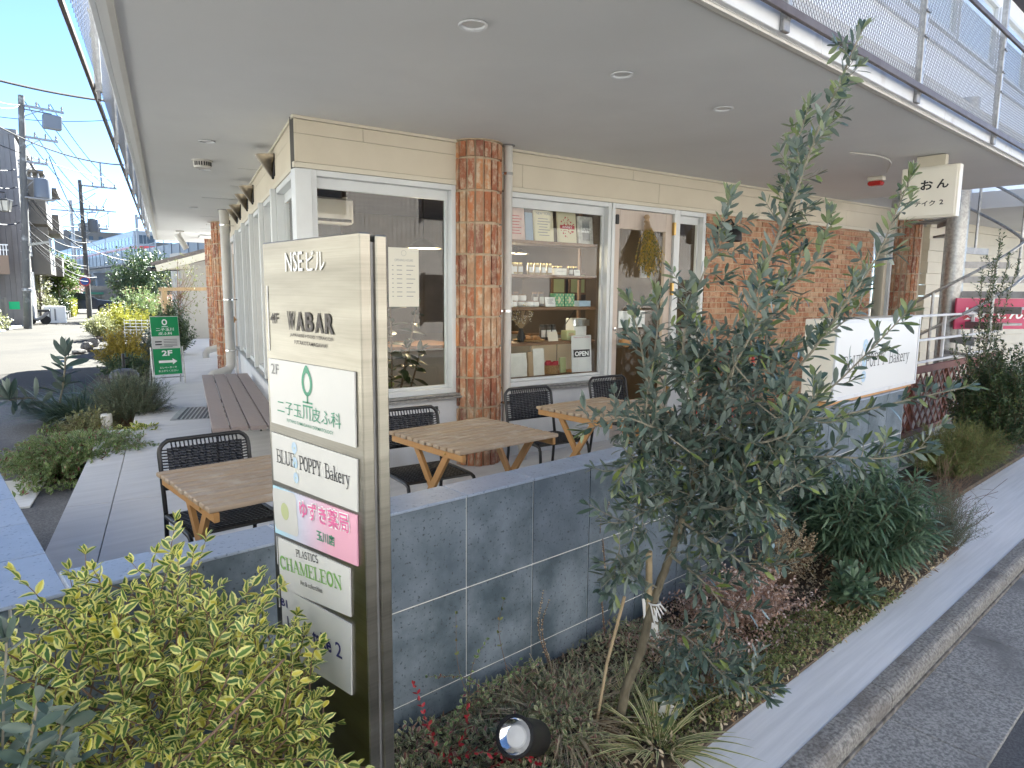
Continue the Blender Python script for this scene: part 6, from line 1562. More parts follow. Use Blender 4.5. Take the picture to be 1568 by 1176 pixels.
leafmat('bed_leaf', (.12, .17, .06), (.28, .30, .14), young=(.26, .12, .10), edge=(.50, .46, .32), rough=.5, trans=.25, yt=.80)
leafmat('red_leaf', (.42, .02, .035), (.26, .015, .02), rough=.45, trans=.3)
leafmat('striped_leaf', (.13, .20, .05), (.20, .26, .08), edge=(.66, .60, .34), rough=.5, trans=.3, elo=.35, ehi=.5)
leafmat('tree_leaf', (.06, .11, .02), (.16, .22, .045), rough=.5, trans=.3)
leafmat('pale_leaf', (.20, .22, .09), (.34, .34, .18), rough=.5, trans=.3)
leafmat('hedge_leaf', (.22, .24, .03), (.36, .34, .06), rough=.5, trans=.25)

# ---- the olive tree in the front bed
random.seed(101)
OL = {'trunk': [(2.126, 1.67, -0.26), (2.143, 1.655, -0.081), (2.202, 1.63, 0.083), (2.241, 1.608, 0.281), (2.315, 1.569, 0.529), (2.368, 1.535, 0.736), (2.415, 1.52, 0.911)],
 'A': [(2.415, 1.52, 0.911), (2.491, 1.479, 1.18), (2.572, 1.434, 1.499), (2.639, 1.374, 1.76), (2.672, 1.317, 1.961), (2.709, 1.258, 2.204), (2.739, 1.204, 2.367), (2.784, 1.151, 2.563)],
 'B': [(2.408, 1.526, 0.938), (2.322, 1.522, 1.191), (2.262, 1.523, 1.4), (2.277, 1.469, 1.625), (2.326, 1.425, 1.783), (2.337, 1.402, 1.932)],
 'C': [(2.381, 1.524, 0.943), (2.196, 1.528, 1.099), (2.099, 1.56, 1.232), (2.038, 1.561, 1.407), (1.988, 1.579, 1.551)],
 'C2': [(2.103, 1.557, 1.232), (2.102, 1.531, 1.455), (2.087, 1.531, 1.575)],
 'D': [(2.445, 1.52, 0.961), (2.542, 1.367, 1.135), (2.631, 1.22, 1.314), (2.705, 1.127, 1.506), (2.765, 1.034, 1.704), (2.813, 0.978, 1.919), (2.838, 0.956, 2.018)],
 'E': [(2.418, 1.517, 0.938), (2.538, 1.303, 1.052), (2.715, 1.079, 1.116), (2.845, 0.896, 1.185), (2.984, 0.745, 1.24)],
 'F': [(2.475, 1.466, 1.021), (2.526, 1.247, 1.101), (2.603, 1.112, 1.212), (2.653, 1.0, 1.355), (2.704, 0.887, 1.518)],
 'G': [(2.393, 1.513, 0.875), (2.458, 1.307, 0.913), (2.597, 1.116, 0.959), (2.73, 0.931, 0.968), (2.859, 0.816, 1.02)],
 'H': [(2.375, 1.516, 0.863), (2.19, 1.546, 0.941), (2.048, 1.579, 0.945), (1.972, 1.593, 0.866)],
 'H2': [(2.338, 1.548, 0.753), (2.157, 1.575, 0.729), (2.042, 1.612, 0.692), (1.979, 1.641, 0.698)],
 'I': [(2.342, 1.545, 0.642), (2.385, 1.386, 0.566), (2.429, 1.266, 0.51), (2.493, 1.156, 0.568)],
 'J': [(2.237, 1.612, 0.223), (2.265, 1.439, 0.197), (2.315, 1.287, 0.077), (2.396, 1.135, 0.067)],
 'K': [(2.506, 1.466, 1.207), (2.671, 1.399, 1.445), (2.761, 1.372, 1.633), (2.815, 1.324, 1.766)],
 'L': [(2.349, 1.539, 1.053), (2.126, 1.536, 1.068), (1.968, 1.57, 1.12), (1.831, 1.638, 1.078)],
 'M': [(2.479, 1.49, 1.126), (2.736, 1.422, 1.276), (2.976, 1.315, 1.384), (3.147, 1.23, 1.525), (3.16, 1.218, 1.667)],
 'N': [(2.435, 1.502, 1.02), (2.343, 1.276, 1.019), (2.37, 1.118, 1.091), (2.382, 1.04, 1.241)],
 'O': [(2.359, 1.529, 0.726), (2.343, 1.343, 0.748), (2.396, 1.189, 0.826), (2.462, 1.077, 0.914)],
 'Q': [(2.298, 1.571, 0.505), (2.322, 1.428, 0.432), (2.34, 1.346, 0.346), (2.305, 1.35, 0.274)],
 'R': [(2.487, 1.483, 1.18), (2.492, 1.585, 1.333), (2.48, 1.649, 1.494)],
 'S': [(2.253, 1.597, 0.367), (2.132, 1.625, 0.449), (2.041, 1.638, 0.551), (2.02, 1.631, 0.37)],
 'T': [(2.434, 1.503, 1.048), (2.34, 1.346, 1.309), (2.342, 1.277, 1.459), (2.324, 1.253, 1.648)],
 'V': [(2.639, 1.374, 1.76), (2.736, 1.368, 1.972), (2.766, 1.368, 2.155), (2.797, 1.341, 2.332)],
 'W': [(2.218, 1.628, 0.136), (2.234, 1.507, 0.095), (2.255, 1.422, -0.017), (2.182, 1.46, -0.118)],
 'X': [(2.572, 1.434, 1.499), (2.589, 1.285, 1.604), (2.617, 1.179, 1.727), (2.617, 1.152, 1.869)],
 'Y': [(2.419, 1.516, 0.911), (2.611, 1.506, 0.825), (2.827, 1.447, 0.919), (3.011, 1.364, 1.027)],
 'Z': [(2.342, 1.545, 0.642), (2.514, 1.526, 0.55), (2.73, 1.467, 0.575), (2.887, 1.394, 0.559)]}
ol = thing('olive_tree', 'slender young olive tree with grey-green leaves growing in front of the tiled wall', 'olive tree', OL['trunk'][0])
tb = MB(); tp_ = spline(OL['trunk'], .02); k = len(tp_)
tb.tube([p + rv()*.002 for p in tp_], [.0215-.0095*i/k for i in range(k)], 12); tb.build('trunk', 'bark_olive', ol, smooth=True)
sb = MB(); lv = Leaves()
cfg = {'A': (.0105, .085, .8), 'B': (.007, .10, .75), 'C': (.006, .10, .7), 'C2': (.004, .08, .6), 'D': (.0065, .07, .45), 'E': (.006, .05, .35), 'F': (.0055, .06, .5), 'G': (.006, .09, .8), 'H': (.005, .11, 1), 'H2': (.005, .12, 1.2),
       'I': (.005, .12, 1.1), 'J': (.0045, .10, .9), 'K': (.006, .08, .6), 'L': (.005, .10, .8), 'M': (.006, .08, .6), 'N': (.006, .13, 1.2), 'O': (.006, .13, 1.2), 'Q': (.005, .12, 1.3), 'R': (.005, .08, .6), 'S': (.004, .11, 1.2), 'T': (.006, .09, .7), 'V': (.005, .075, .9), 'W': (.004, .09, 1), 'X': (.005, .07, .55), 'Y': (.006, .13, 1.1), 'Z': (.005, .12, 1.1)}
YG = {'A': .30, 'V': .5, 'X': .4, 'D': .45, 'F': .35, 'K': .3, 'M': .25, 'B': .2, 'C': .15, 'E': .2, 'G': .2}
for key, pts in OL.items():
    if key == 'trunk': continue
    r0, tl, dens = cfg[key]; P = spline(pts, .014); k = len(P)
    sb.tube(P, [r0*(1-.8*i/k)+.0009 for i in range(k)], 6, caps=False)
    twig_leaves(lv, P, .019, .070, .0195, 48, t0=.28 if key in 'AB' else .15, wild=.4, young=YG.get(key, .06))
    step = max(2, int(2.6/dens))
    for i in range(int(k*.15), k-3, step):
        u = i/k; d = (P[i+1]-P[i-1]).normalized()
        ln = tl*(.7+1.0*R())*(1-.3*u)
        out = (rv()+Vector((0, 0, .35))).normalized(); out = (out - d*out.dot(d)*.6 + d*.45).normalized()
        tip = P[i] + out*ln
        q = spline([P[i], P[i]+out*ln*.5+rv()*ln*.10, tip+Vector((0, 0, ln*.12))], .012)
        sb.tube(q, [.0022*(1-.6*j/len(q)) for j in range(len(q))], 4, caps=False)
        twig_leaves(lv, q, .0165, .066, .0190, 50, wild=.45, young=YG.get(key, .05)*(.5+u))
    # pale young tip
    d = (P[-1]-P[-4]).normalized()
    for j in range(5): lv.add(P[-1-j//2], d+rv()*.42, Vector((0, 0, 1))+rv()*.5, .055+.02*R(), .016, 1)
hubs = [Vector(OL[k][j]) for k, j in (('trunk', 5), ('trunk', 6), ('A', 1), ('A', 2), ('B', 1), ('B', 2), ('D', 1), ('F', 1), ('K', 1), ('M', 1), ('N', 1), ('N', 2), ('O', 1), ('T', 1), ('Y', 1), ('Z', 1), ('L', 1), ('R', 1), ('trunk', 4), ('C', 2), ('G', 1))]
RTV, FWV = Vector((.745, -.667, 0)), Vector((.669, .744, 0)); OC = Vector((2.43, 1.46, .95))
for i in range(26):
    h_ = random.choice(hubs); v = rv()
    tip = OC + RTV*(v.x*.43) + FWV*(v.y*.32) + Vector((0, 0, v.z*.46))
    P = spline([h_, (h_+tip)/2+rv()*.05+Vector((0, 0, .03)), tip], .013); k = len(P)
    if k < 6: continue
    sb.tube(P, [.0036*(1-.75*j/k) for j in range(k)], 5, caps=False); twig_leaves(lv, P, .018, .066, .019, 50, t0=.3, wild=.45)
    for j in range(int(k*.35), k-2, 4):
        q = spline([P[j], P[j]+rv()*.05, P[j]+(rv()+Vector((0, 0, .3)))*.10], .012); sb.tube(q, .0016, 4, caps=False); twig_leaves(lv, q, .017, .062, .018, 50, wild=.45)
    for j in range(3): lv.add(P[-1], (P[-1]-P[-3]).normalized()+rv()*.5, Vector((0, 0, 1))+rv()*.5, .05, .015, 1 if R() < .5 else 0)
sb.build('branch', 'twig_grey', ol, smooth=True); lv.build('foliage', 'olive_leaf', ol, 'olive', curl=.06, fold=.22, more=('olive_young',))
print('olive leaves', len(lv.P))
stk = thing('tree_stake', 'thin brown cane leaning beside the olive trunk as its stake', 'stake', (2.07, 1.72, -.25))
b = MB(); b.tube([(2.06, 1.74, -.25), (2.12, 1.74, .02), (2.20, 1.72, .30)], .007, 8); b.build('cane', 'bamboo', stk, smooth=True)
b = MB(); b.tube([(2.24, 1.62, .24), (2.23, 1.625, .52)], .014, 10); b.build('stub', 'bamboo', stk, smooth=True)
b = MB(); c = Vector((2.245, 1.60, .30))
for j in range(5): b.tube([c+Vector((.012*(j-2), 0, 0)), c+Vector((.018*(j-2)+.02, -.02, -.085+.01*j))], .0035, 5)
b.tube([c+Vector((.024*cos(a*pi/6), .024*sin(a*pi/6), .002)) for a in range(13)], .004, 5); b.build('binding', 'paper_white', stk, smooth=True)

# ---- variegated shrub in the near left corner
random.seed(55)
vs_ = thing('variegated_shrub', 'bushy shrub with yellow-edged green leaves in the near left corner before the stainless sign', 'shrub', (.40, 1.70, -.24))
sb = MB(); lv = Leaves()
base = Vector((.40, 1.72, -.22))
for i in range(520):
    while True:
        v = rv()
        if v.z > -.30 and v.y < .8: break
    rr = .70+.36*R()
    tip = Vector((.34+v.x*.57*rr, 1.66+v.y*.42*rr, .27+v.z*.68*rr))
    if tip.x > .775 and tip.y > 1.36: tip.x = .70 + .06*R()
    if tip.y > 2.14: tip.y = 2.10
    dr = (v*.85 + rv()*.55 + Vector((0, 0, .08))).normalized(); start = tip - dr*(.14+.14*R())
    sprig(sb, lv, start, tip,   .0024, .0175, .038, .0185, ang=52, t0=.2, wild=.5)
for i in range(16):   # main canes
    a = R()*6.28; tip = base+Vector((cos(a)*.35*R(), sin(a)*.25*R(), .5+.2*R())); sb.tube(spline([base, (base+tip)/2+rv()*.05, tip], .03), .005, 6, caps=False)
for tip in ((.16, 2.02, .88), (.27, 1.98, .87), (.30, 1.92, .92), (.62, 2.02, .86), (.52, 1.95, .95), (.70, 1.52, .55)):   # long stray shoots against the wall
    st_ = Vector((tip[0]*.8+.08, tip[1]-.12, tip[2]-.24)); sprig(sb, lv, st_, tip, .0024, .026, .042, .019, ang=50, wild=.35)
b = MB(); b.tube(spline([(.10, 1.40, .36), (.24, 1.36, .58), (.40, 1.33, .70), (.58, 1.40, .76)], .03), .0028, 7); b.build('cane', 'twig_brown', vs_, smooth=True)
sb.build('stem', 'twig_brown', vs_, smooth=True); lv.build('foliage', 'variegated_leaf', vs_, 'oval', curl=.10, fold=.35)
# olive sapling cut by the left frame edge
os_ = thing('olive_sapling', 'dusky blue-green olive sapling at the bottom left edge beside the variegated shrub', 'olive sapling', (-.02, 1.45, -.24))
sb = MB(); lv = Leaves()
for tip in ((.12, 1.30, .90), (.08, 1.22, .80), (.16, 1.28, .78), (.06, 1.2, .68), (.15, 1.22, .70), (.12, 1.18, .60), (.10, 1.50, .93), (.05, 1.42, .86), (.16, 1.38, .80), (.02, 1.36, .74), (.13, 1.33, .66), (.0, 1.40, .96), (.10, 1.26, .72), (.04, 1.28, .60), (.17, 1.42, .62)):
    P = spline([(-.02, 1.45, -.2), (tip[0]*.5, 1.44, tip[2]*.55), tip], .02); sb.tube(P, .0024, 6, caps=False); twig_leaves(lv, P, .013, .072, .023, 60, t0=.45, wild=.45)
sb.build('stem', 'twig_grey', os_, smooth=True); lv.build('foliage', 'olive_leaf', os_, 'olive', curl=.05)

# ---- generic builders
def bush(name, lab, cat, c, rad, h, n, L, W, leaf, shape='oval', gap=None, ang=50, stem='twig_brown', up=.4, droop=0, group=None, base=None, seed=1, r=.003, t0=.3, curl=.12, top_only=False):
    random.seed(seed); c = Vector(c); t = thing(name, lab, cat, c, group); sb = MB(); lv = Leaves()
    for i in range(n):
        while True:
            v = rv()
            if v.z > -.25: break
        q = .62+.45*R()
        tip = c + Vector((v.x*rad[0]*q, v.y*rad[1]*q, h*.42 + v.z*h*.58*q)); tip.z = max(tip.z, c.z+.03)
        st_ = c + Vector((v.x*rad[0]*.25, v.y*rad[1]*.25, h*.15*R())) + rv()*.02
        sprig(sb, lv, st_, tip, r, gap or L*.5, L, W, ang=ang, t0=t0, droop=droop)
    sb.build('stem', stem, t, smooth=True); lv.build('foliage', leaf, t, shape, curl=curl)
    return t
def tuft(name, lab, cat, c, n, L, W, leaf, spread=.6, arch=.8, rad=.08, seed=1, group=None, kind=None):
    """strap leaves arching out of one point, each a chain of leaf faces"""
    random.seed(seed); c = Vector(c); lv = Leaves()
    for i in range(n):
        a = R()*6.28; o = c + Vector((cos(a), sin(a), 0))*rad*sqrt(R()); a += (R()-.5)*.8
        d = Vector((cos(a)*spread*(.3+R()), sin(a)*spread*(.3+R()), 1.0))
        lv.add(o, d, Vector((cos(a)*-1, sin(a)*-1, .3)), L*(.6+.5*R()), W*(.8+.4*R()))
    t = thing(name, lab, cat, c, group); lv.build('foliage', leaf, t, 'strap', curl=arch*.5, curlvar=.2, fold=.3)
    return t
def cover(name, lab, poly, n, L, W, leaf, hmax, seed=1, shape='oval', kind='stuff', mats=None):
    """low matted ground cover: countless small leaves on short stems"""
    random.seed(seed); lv = Leaves(); xs_ = [p[0] for p in poly]; ys_ = [p[1] for p in poly]
    def inside(x, y):
        c = False; j = len(poly)-1
        for i in range(len(poly)):
            if (poly[i][1] > y) != (poly[j][1] > y) and x < (poly[j][0]-poly[i][0])*(y-poly[i][1])/(poly[j][1]-poly[i][1])+poly[i][0]: c = not c
            j = i
        return c
    cl = [(min(xs_)+R()*(max(xs_)-min(xs_)), min(ys_)+R()*(max(ys_)-min(ys_)), .4+.6*R()) for _ in range(26)]
    k = 0
    while k < n:
        x = min(xs_)+R()*(max(xs_)-min(xs_)); y = min(ys_)+R()*(max(ys_)-min(ys_))
        if not inside(x, y): continue
        hh = max(.15, max(c_[2]*(1-hypot(x-c_[0], y-c_[1])/.22) for c_ in cl))
        z = -.24+hmax*hh*R()**.6; k += 1
        lv.add((x, y, z), rv()+Vector((0, 0, .5)), Vector((0, 0, 1))+rv()*.7, L*(.6+.8*R()), W*(.7+.6*R()))
    root = thing(name, lab, 'ground cover', (sum(xs_)/len(xs_), sum(ys_)/len(ys_), -.24)) if kind is None else None
    if root is None:
        e = bpy.data.objects.new(name, None); 
        o = lv.build(name, leaf, None, shape); tag(o, lab, 'ground cover', None, 'stuff'); return o
    lv.build('foliage', leaf, root, shape); return root
def tree(name, lab, cat, x, y, h, r, L, W, n, leaf, z0=ST, crown=.55, trunk_r=.08, seed=1, group=None, squash=1.0, bark='bark_dark', shape='oval', clumps=16):
    random.seed(seed); t = thing(name, lab, cat, (x, y, z0), group); b = MB()
    zc = z0+h*(1-crown/2); b.tube(spline([(x, y, z0), (x+.05*h*(R()-.5), y, z0+h*.4), (x, y, z0+h*.85)], .15), [trunk_r*(1-.7*i/40) if i < 40 else trunk_r*.3 for i in range(200)][:len(spline([(x, y, z0), (x, y, z0+h*.4), (x, y, z0+h*.85)], .15))+60], 9, caps=False) if 0 else b.tube([(x, y, z0), (x+.03*h*(R()-.5), y, z0+h*.45), (x, y, z0+h*.9)], [trunk_r, trunk_r*.7, trunk_r*.2], 9)
    lv = Leaves(); cs = []
    for i in range(clumps):
        v = rv(); q = .5+.45*R(); c = Vector((x+v.x*r*q, y+v.y*r*q, zc+v.z*h*crown*.5*q)); cs.append((c, r*(.28+.22*R())))
        b.tube([(x, y, z0+h*(.35+.3*R())), c], [trunk_r*.35, trunk_r*.08], 6, caps=False)
    for i in range(n):
        c, cr = random.choice(cs); v = rv(); p = c + v*cr*(.55+.5*R())*Vector((1, 1, .85)).length/1.65
        lv.add(p, v+rv()*.9+Vector((0, 0, -.15)), Vector((0, 0, 1))+rv()*.7+v*.4, L*(.7+.6*R()), W*(.7+.6*R()))
    b.build('trunk', bark, t, smooth=True); lv.build('crown', leaf, t, shape)
    return t
def hedge(name, lab, M, L_, w_, h, n, l, leaf, seed=1):
    random.seed(seed); t = thing(name, lab, 'hedge', M.translation); lv = Leaves()
    for i in range(n):
        f = random.choice((0, 0, 1, 2, 2)); a, c, e = R()*L_, R()*w_, R()*h
        p = (a, 0, e) if f == 0 else ((0 if R() < .5 else L_), c, e) if f == 1 else (a, c, h)
        q = M @ (Vector(p)+rv()*.08); lv.add(q, rv()+Vector((0, 0, .3)), Vector((0, 0, 1))+rv(), l*(.7+.6*R()), l*.55)
    b = MB(M); b.box(.06, L_-.06, .06, w_-.06, 0, h-.06); b.build('twig_mass', 'bark_dark', t); lv.build('foliage', leaf, t, 'oval')

# ---- front bed
bush('lance_leaf_shrub', 'dense dark green shrub with drooping narrow leaves near the kerb below the bakery sign', 'shrub', (4.58, 1.66, -.23), (.46, .42), .78, 190, .125, .0165, 'lance_leaf', 'lance', gap=.022, ang=48, droop=.35, seed=3, t0=.35, curl=.28)
bush('rosemary_bush', 'feathery fine-leaved rosemary bush right of the drooping narrow-leaved shrub', 'shrub', (5.42, 1.42, -.24), (.30, .27), .52, 170, .028, .0035, 'rosemary_leaf', 'needle', gap=.008, ang=50, seed=4, r=.0015, t0=.2)
bush('broad_leaf_plant', 'small rosette plant of broad glossy green leaves at the pavement edge', 'plant', (3.98, 1.46, -.24), (.13, .11), .26, 26, .10, .032, 'lance_leaf', 'obov', gap=.03, ang=60, seed=5, t0=.4, droop=.1)
bush('blue_shrub', 'blue-grey small-leaved shrub against the tiled wall behind the drooping shrub', 'shrub', (4.55, 2.0, -.23), (.42, .16), .82, 90, .045, .011, 'bluegreen_leaf', 'lance', seed=6)
tb_ = thing('twig_shrub', 'leafless tangle of thin brown twigs leaning over the pavement beyond the rosemary bush', 'shrub', (5.75, 1.5, -.24)); b = MB(); random.seed(8)
for i in range(70):
    a = R()*6.28; tip = Vector((5.75+cos(a)*.45*R()+.1, 1.5+sin(a)*.32*R()-.05, -.2+.6*R())); b.tube(spline([(5.75, 1.55, -.22), (Vector((5.75, 1.55, -.22))+tip)/2+rv()*.07, tip], .03), .0016, 4, caps=False)
    for q in range(3): b.tube([tip*(.6+.1*q)+Vector((5.75, 1.55, -.22))*(.4-.1*q), tip*(.6+.1*q)+Vector((5.75, 1.55, -.22))*(.4-.1*q)+rv()*.09], .001, 4, caps=False)
b.build('twig', 'twig_brown', tb_)
bush('pink_heather', 'faded pink and straw-coloured heath plant in the middle of the front bed', 'plant', (3.35, 1.82, -.24), (.42, .26), .34, 190, .020, .011, 'pink_leaf', 'oval', gap=.011, seed=9, r=.0014, t0=.25)
bush('dry_seedheads', 'brown dried seed-head plant between the pink heath plant and the drooping shrub', 'plant', (3.98, 1.88, -.24), (.28, .20), .46, 120, .016, .010, 'dry_leaf', 'oval', gap=.012, seed=10, r=.0014, t0=.45)
bush('small_olive', 'low spreading silvery shoot at the foot of the olive tree', 'plant', (2.62, 1.60, -.24), (.30, .17), .20, 34, .050, .013, 'olive_leaf', 'olive', gap=.02, seed=11)
tuft('dry_grass', 'tuft of bleached dry grass beside the garden floodlight', 'grass tuft', (1.98, 1.86, -.24), 420, .21, .006, 'dry_leaf', 1.2, 1.7, .17, 12)
tuft('striped_grass', 'cream-striped grass tuft at the pavement corner before the olive tree', 'grass tuft', (2.13, 1.47, -.24), 70, .28, .014, 'striped_leaf', 1.1, 1.3, .07, 13)
tuft('striped_grass', 'smaller cream-striped grass tuft close to the olive trunk', 'grass tuft', (2.28, 1.74, -.24), 40, .20, .012, 'striped_leaf', 1.0, 1.2, .05, 14)
def sprig_thing(name, lab, cat, segs, r, gap, L, W, leaf, stem='twig_brown', seed=1, **kw):
    random.seed(seed); t = thing(name, lab, cat, segs[0][0]); sb = MB(); lv = Leaves()
    for a, c in segs: sprig(sb, lv, a, c, r, gap, L, W, **kw)
    sb.build('stem', stem, t, smooth=True); lv.build('foliage', leaf, t, 'oval'); return t
sprig_thing('red_sprig', 'low sprig of bright red leaves trailing on the ground left of the floodlight', 'plant', [((1.40, 1.95, -.2), (1.48, 1.88, .02)), ((1.40, 1.95, -.2), (1.52, 1.70, -.10)), ((1.40, 1.95, -.2), (1.36, 2.06, .08)), ((1.5, 1.8, -.2), (1.60, 1.62, -.12))], .002, .016, .026, .013, 'red_leaf', seed=15, bend=.2)
sprig_thing('climber', 'thin green-tipped shoot against the wall nearest the stainless sign', 'plant', [((1.70, 2.10, -.22), (1.66, 2.19, .22))], .002, .05, .02, .012, 'moss_leaf', seed=16, t0=.6)
sprig_thing('climber', 'thin green-tipped shoot against the wall above the floodlight', 'plant', [((1.93, 2.12, -.22), (1.93, 2.19, .20))], .002, .045, .02, .012, 'moss_leaf', seed=17, t0=.5)
sprig_thing('climber', 'withered brown climber stem on the wall left of the olive trunk', 'plant', [((2.20, 2.15, -.22), (2.19, 2.20, .16)), ((2.20, 2.15, -.22), (2.23, 2.2, .10))], .003, .010, .012, .006, 'dry_leaf', seed=18)
sprig_thing('climber', 'tall withered brown stem hanging on the wall beside the lower olive leaves', 'plant', [((2.62, 2.17, -.2), (2.60, 2.2, .42)), ((2.62, 2.17, .1), (2.66, 2.2, .5))], .004, .012, .012, .006, 'dry_leaf', seed=19)
sprig_thing('bramble', 'thin brown bramble arching over the ground before the wall', 'plant', [((1.30, 2.05, -.2), (1.86, 2.0, .02)), ((1.55, 2.05, -.2), (1.85, 1.9, .05)), ((1.75, 2.0, -.2), (1.45, 2.1, .06)), ((1.3, 1.9, -.2), (1.62, 2.05, .0)), ((1.62, 2.06, -.2), (1.74, 2.08, .12))], .0022, .022, .018, .012, 'mixed_leaf', seed=20, bend=.25)
cover('ground_cover', 'matted small mixed leaves covering the soil before the wall', [(.95, 1.4), (1.9, 1.38), (2.05, 1.9), (2.1, 2.18), (1.0, 2.18)], 7500, .024, .013, 'bed_leaf', .17, 21)
cover('ground_cover', 'matted mossy green cover along the pavement edge', [(2.1, 1.37), (4.4, 1.33), (4.1, 1.6), (2.9, 1.75), (2.1, 1.75)], 6500, .018, .009, 'moss_leaf', .13, 22)
cover('leaf_litter', 'dry brown leaf litter and withered stems over the bed soil', [(1.0, 1.36), (5.3, 1.33), (5.4, 2.2), (1.0, 2.2)], 8000, .026, .011, 'dry_leaf', .07, 23)
cover('ground_cover', 'pinkish withered cover in the middle of the bed', [(2.5, 1.55), (3.8, 1.5), (3.9, 2.1), (2.6, 2.15)], 4200, .017, .010, 'pink_leaf', .20, 24)
cover('ground_cover', 'low green cover at the foot of the variegated shrub and stainless sign', [(-.5, 1.4), (1.2, 1.38), (1.2, 2.2), (-.5, 2.2)], 2600, .03, .016, 'dark_leaf', .14, 25)
cover('ground_cover', 'withered straw and grey-green stems at the foot of the wall around the trunk', [(1.8, 1.75), (3.0, 1.7), (3.0, 2.19), (1.7, 2.19)], 3600, .030, .008, 'bed_leaf', .16, 27, 'lance')
# ---- right end
random.seed(33)
bush('small_leaf_shrub', 'tall dark shrub with tiny leaves in front of the pharmacy board at the right edge', 'shrub', (8.78, 1.92, -.22), (.58, .44), 1.32, 420, .052, .017, 'dark_leaf', 'oval', gap=.018, ang=55, seed=34, r=.003)
sp = thing('upright_shrub', 'slim upright shrub shoots rising above the dark shrub at the right edge', 'shrub', (8.6, 2.0, -.2)); sb = MB(); lv = Leaves()
for tip in ((8.62, 2.0, 2.15), (8.72, 1.93, 2.0), (8.5, 2.1, 1.75), (8.78, 1.86, 1.9), (8.35, 2.2, 1.25), (8.66, 2.05, 1.95), (8.3, 2.25, 1.0)):
    P = spline([(8.6, 2.02, .4), ((8.6+tip[0])/2, (2.02+tip[1])/2+.02, .4+(tip[2]-.4)*.5), tip], .03); sb.tube(P, .004, 5, caps=False); twig_leaves(lv, P, .018, .045, .013, 40, wild=.4)
    for i in range(6, len(P)-2, 2): sprig(sb, lv, P[i], P[i]+rv()*.10+Vector((0, 0, .09)), .0015, .018, .042, .012, ang=45)
sb.build('stem', 'twig_grey', sp, smooth=True); lv.build('foliage', 'dark_leaf', sp, 'oval')
bush('creeping_rosemary', 'low mound of olive-green creeping rosemary before the lattice fence', 'shrub', (7.75, 2.0, -.22), (.90, .46), .56, 560, .042, .006, 'moss_leaf', 'needle', gap=.012, ang=45, seed=35, r=.0016, t0=.2)
# ---- side street bed
cover('ground_cover', 'mixed low leaves covering the soil of the side bed', [(.62, 7.1), (1.7, 6.95), (2.4, 9.5), (3.0, 13), (1.9, 13), (1.0, 9.5)], 5200, .05, .024, 'mixed_leaf', .17, 26)
random.seed(40)
lq = thing('loquat_plant', 'young plant with large blue-grey paddle leaves at the street edge of the side bed', 'plant', (1.55, 11.2, -.2)); sb = MB(); lv = Leaves()
for tip in ((1.70, 11.2, .62), (1.0, 10.9, .12)):
    P = spline([(1.55, 11.2, -.2), ((1.55+tip[0])/2+.02, 11.1, (tip[2]-.2)/2+.12), tip], .03); sb.tube(P, .012, 6); twig_leaves(lv, P, .05, .30, .085, 62, t0=.35)
    for q in range(6): lv.add(P[-1], rv()*.5+Vector((0, 0, .9)), rv(), .30, .08)
sb.build('stem', 'twig_grey', lq, smooth=True); lv.build('foliage', 'bluegreen_leaf', lq, 'olive', curl=.08)
tuft('liriope', 'big dark clump of arching strap leaves in the side bed', 'grass tuft', (1.75, 10.7, -.2), 620, .68, .014, 'liriope_leaf', 1.0, 1.2, .42, 41)
tuft('liriope', 'second dark strap-leaved clump just behind the big one', 'grass tuft', (2.35, 11.7, -.2), 420, .6, .014, 'liriope_leaf', 1.0, 1.2, .45, 42)
tuft('flax_plant', 'few broad yellow-green blades between the strap clump and the rosemary', 'plant', (1.85, 9.9, -.2), 8, .42, .05, 'yellow_leaf', .35, .5, .05, 43)
bush('rosemary', 'large grey-green upright rosemary beside the concrete walk', 'shrub', (2.14, 9.75, -.2), (.52, .48), .76, 420, .055, .0075, 'rosemary_leaf', 'needle', gap=.014, ang=32, seed=44, r=.002, t0=.25)
bush('silver_plant', 'pale silvery low plant around the white marker stub', 'plant', (1.62, 9.45, -.2), (.34, .25), .34, 70, .055, .016, 'pale_leaf', 'lance', seed=45)
bush('mixed_bedding', 'low bedding plants with reddish and variegated leaves at the near end of the side bed', 'plant', (1.28, 7.85, -.24), (.74, .82), .36, 680, .045, .022, 'mixed_leaf', 'oval', seed=46, gap=.02)
bush('leafy_bedding', 'bright green and yellow bedding leaves at the walk side of the side bed', 'plant', (1.95, 8.5, -.2), (.28, .45), .24, 70, .07, .040, 'variegated_leaf', 'oval', seed=47)
bush('violet_leaf', 'dark green round-leaved bedding at the near corner of the side bed', 'plant', (1.72, 7.75, -.2), (.22, .25), .18, 40, .06, .045, 'dark_leaf', 'oval', seed=48)
bush('yellow_bush', 'golden-leaved bush beside the walk beyond the rosemary', 'shrub', (3.42, 15.9, -.2), (.55, .5), 1.0, 170, .065, .028, 'yellow_leaf', 'oval', seed=49)
bush('green_underbush', 'green bush below the golden one next to the parasol base', 'shrub', (3.2, 14.6, -.2), (.55, .6), .55, 150, .06, .024, 'dark_leaf', 'oval', seed=50)
bush('grey_bush', 'blue-grey bush behind the left side of the notice board', 'shrub', (4.05, 16.6, -.2), (.5, .45), .9, 140, .055, .02, 'bluegreen_leaf', 'oval', seed=51)
bush('garden_shrub', 'dark leafy shrub behind the right side of the notice board', 'shrub', (4.85, 17.6, -.2), (.55, .6), 1.5, 190, .08, .03, 'dark_leaf', 'oval', seed=52)
bush('garden_shrub', 'yellow-green loose shrub beyond the white trellis', 'shrub', (6.3, 28.5, -.25), (1.1, 1.2), 1.25, 200, .11, .04, 'hedge_leaf', 'oval', seed=53)
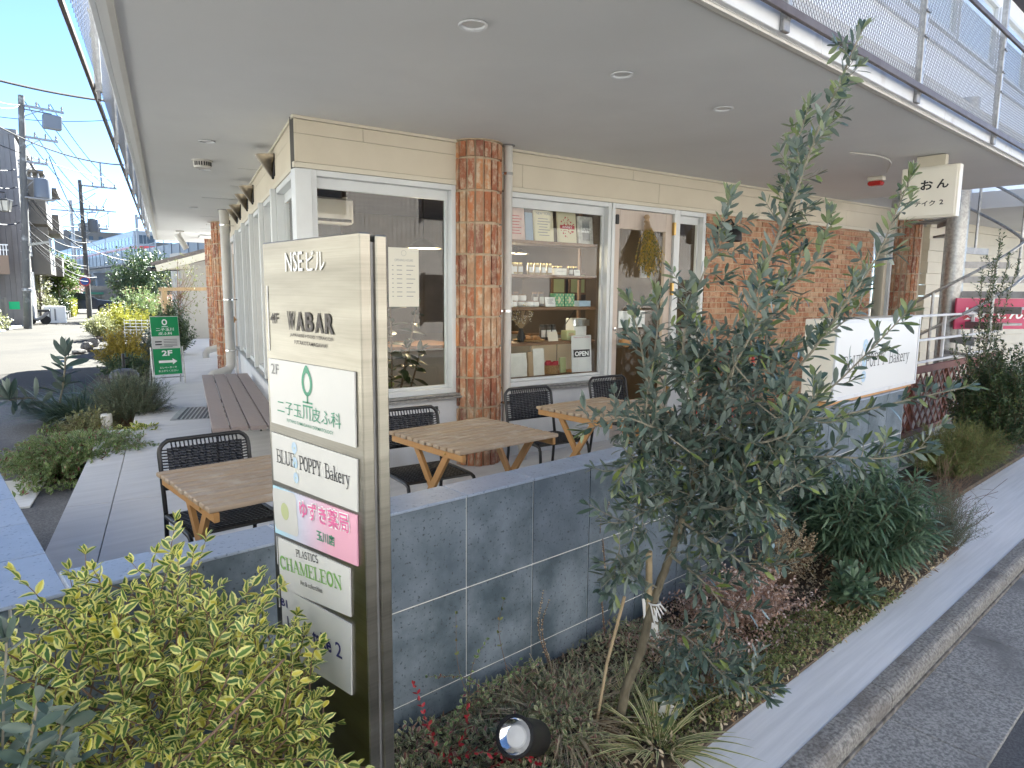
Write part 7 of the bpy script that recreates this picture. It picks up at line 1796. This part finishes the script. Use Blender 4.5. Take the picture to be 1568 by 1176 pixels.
bush('garden_shrub', 'olive-green rounded shrub left of the timber post', 'shrub', (7.6, 31.0, -.25), (1.2, 1.2), 1.9, 220, .12, .045, 'mixed_leaf', 'oval', seed=54)
bush('garden_shrub', 'pale flowering shrub at the street side of the garden', 'shrub', (5.3, 27.5, -.25), (.6, .7), .9, 120, .09, .04, 'pale_leaf', 'oval', seed=55)
bush('garden_shrub', 'brownish shrub in front of the dark evergreen tree', 'shrub', (9.4, 34, -.25), (1.0, 1.0), 1.7, 150, .11, .04, 'pink_leaf', 'oval', seed=56)
tree('bare_tree', 'sparse small tree with bare twigs and few leaves before the cream house wall', 'tree', 6.0, 20.8, 2.9, .75, .07, .022, 500, 'moss_leaf', seed=57, trunk_r=.03, crown=.8, bark='twig_brown', clumps=34)
tree('evergreen_tree', 'dark dense evergreen tree behind the garden shrubs before the viaduct', 'tree', 10.6, 43.5, 3.9, 1.65, .16, .075, 5200, 'dark_leaf', seed=58, crown=.72, clumps=26)
tree('camellia_tree', 'bright green rounded street tree between the two utility poles', 'tree', 8.0, 53.5, 3.7, 1.4, .17, .085, 5200, 'tree_leaf', seed=59, crown=.86, clumps=26)
tree('pale_shrub_tree', 'pale grey-green airy shrub just behind the nearest utility pole', 'tree', 5.9, 45.0, 2.7, .75, .12, .05, 1500, 'pale_leaf', seed=60, crown=.85)
tree('clipped_bush', 'small dark clipped bush behind the white litter cabinet', 'tree', 7.0, 46.5, 1.9, .55, .09, .045, 1600, 'dark_leaf', seed=61, crown=.9)
tree('plum_tree', 'thin brownish-leaved tree just left of the second utility pole', 'tree', 9.4, 58, 2.8, .9, .12, .05, 900, 'pink_leaf', seed=62, crown=.75)
tree('edge_bush', 'pale leafy bush cut by the left frame edge before the boundary wall', 'tree', 2.75, 35.0, 1.5, .7, .11, .05, 1300, 'pale_leaf', seed=63, crown=.95)
hedge('clipped_hedge', 'low clipped yellow-green hedge along the far pavement', frame((8.2, 50.2, ST), GD, Vector((-GD.y, GD.x, 0))), 8.5, .9, .95, 5200, .11, 'hedge_leaf', 64)
hedge('dark_hedge', 'long dark green hedge across the end of the street', frame((12.2, 59.0, ST), (1, -.1, 0), (.1, 1, 0)), 8, 1.0, .95, 3600, .13, 'dark_leaf', 65)
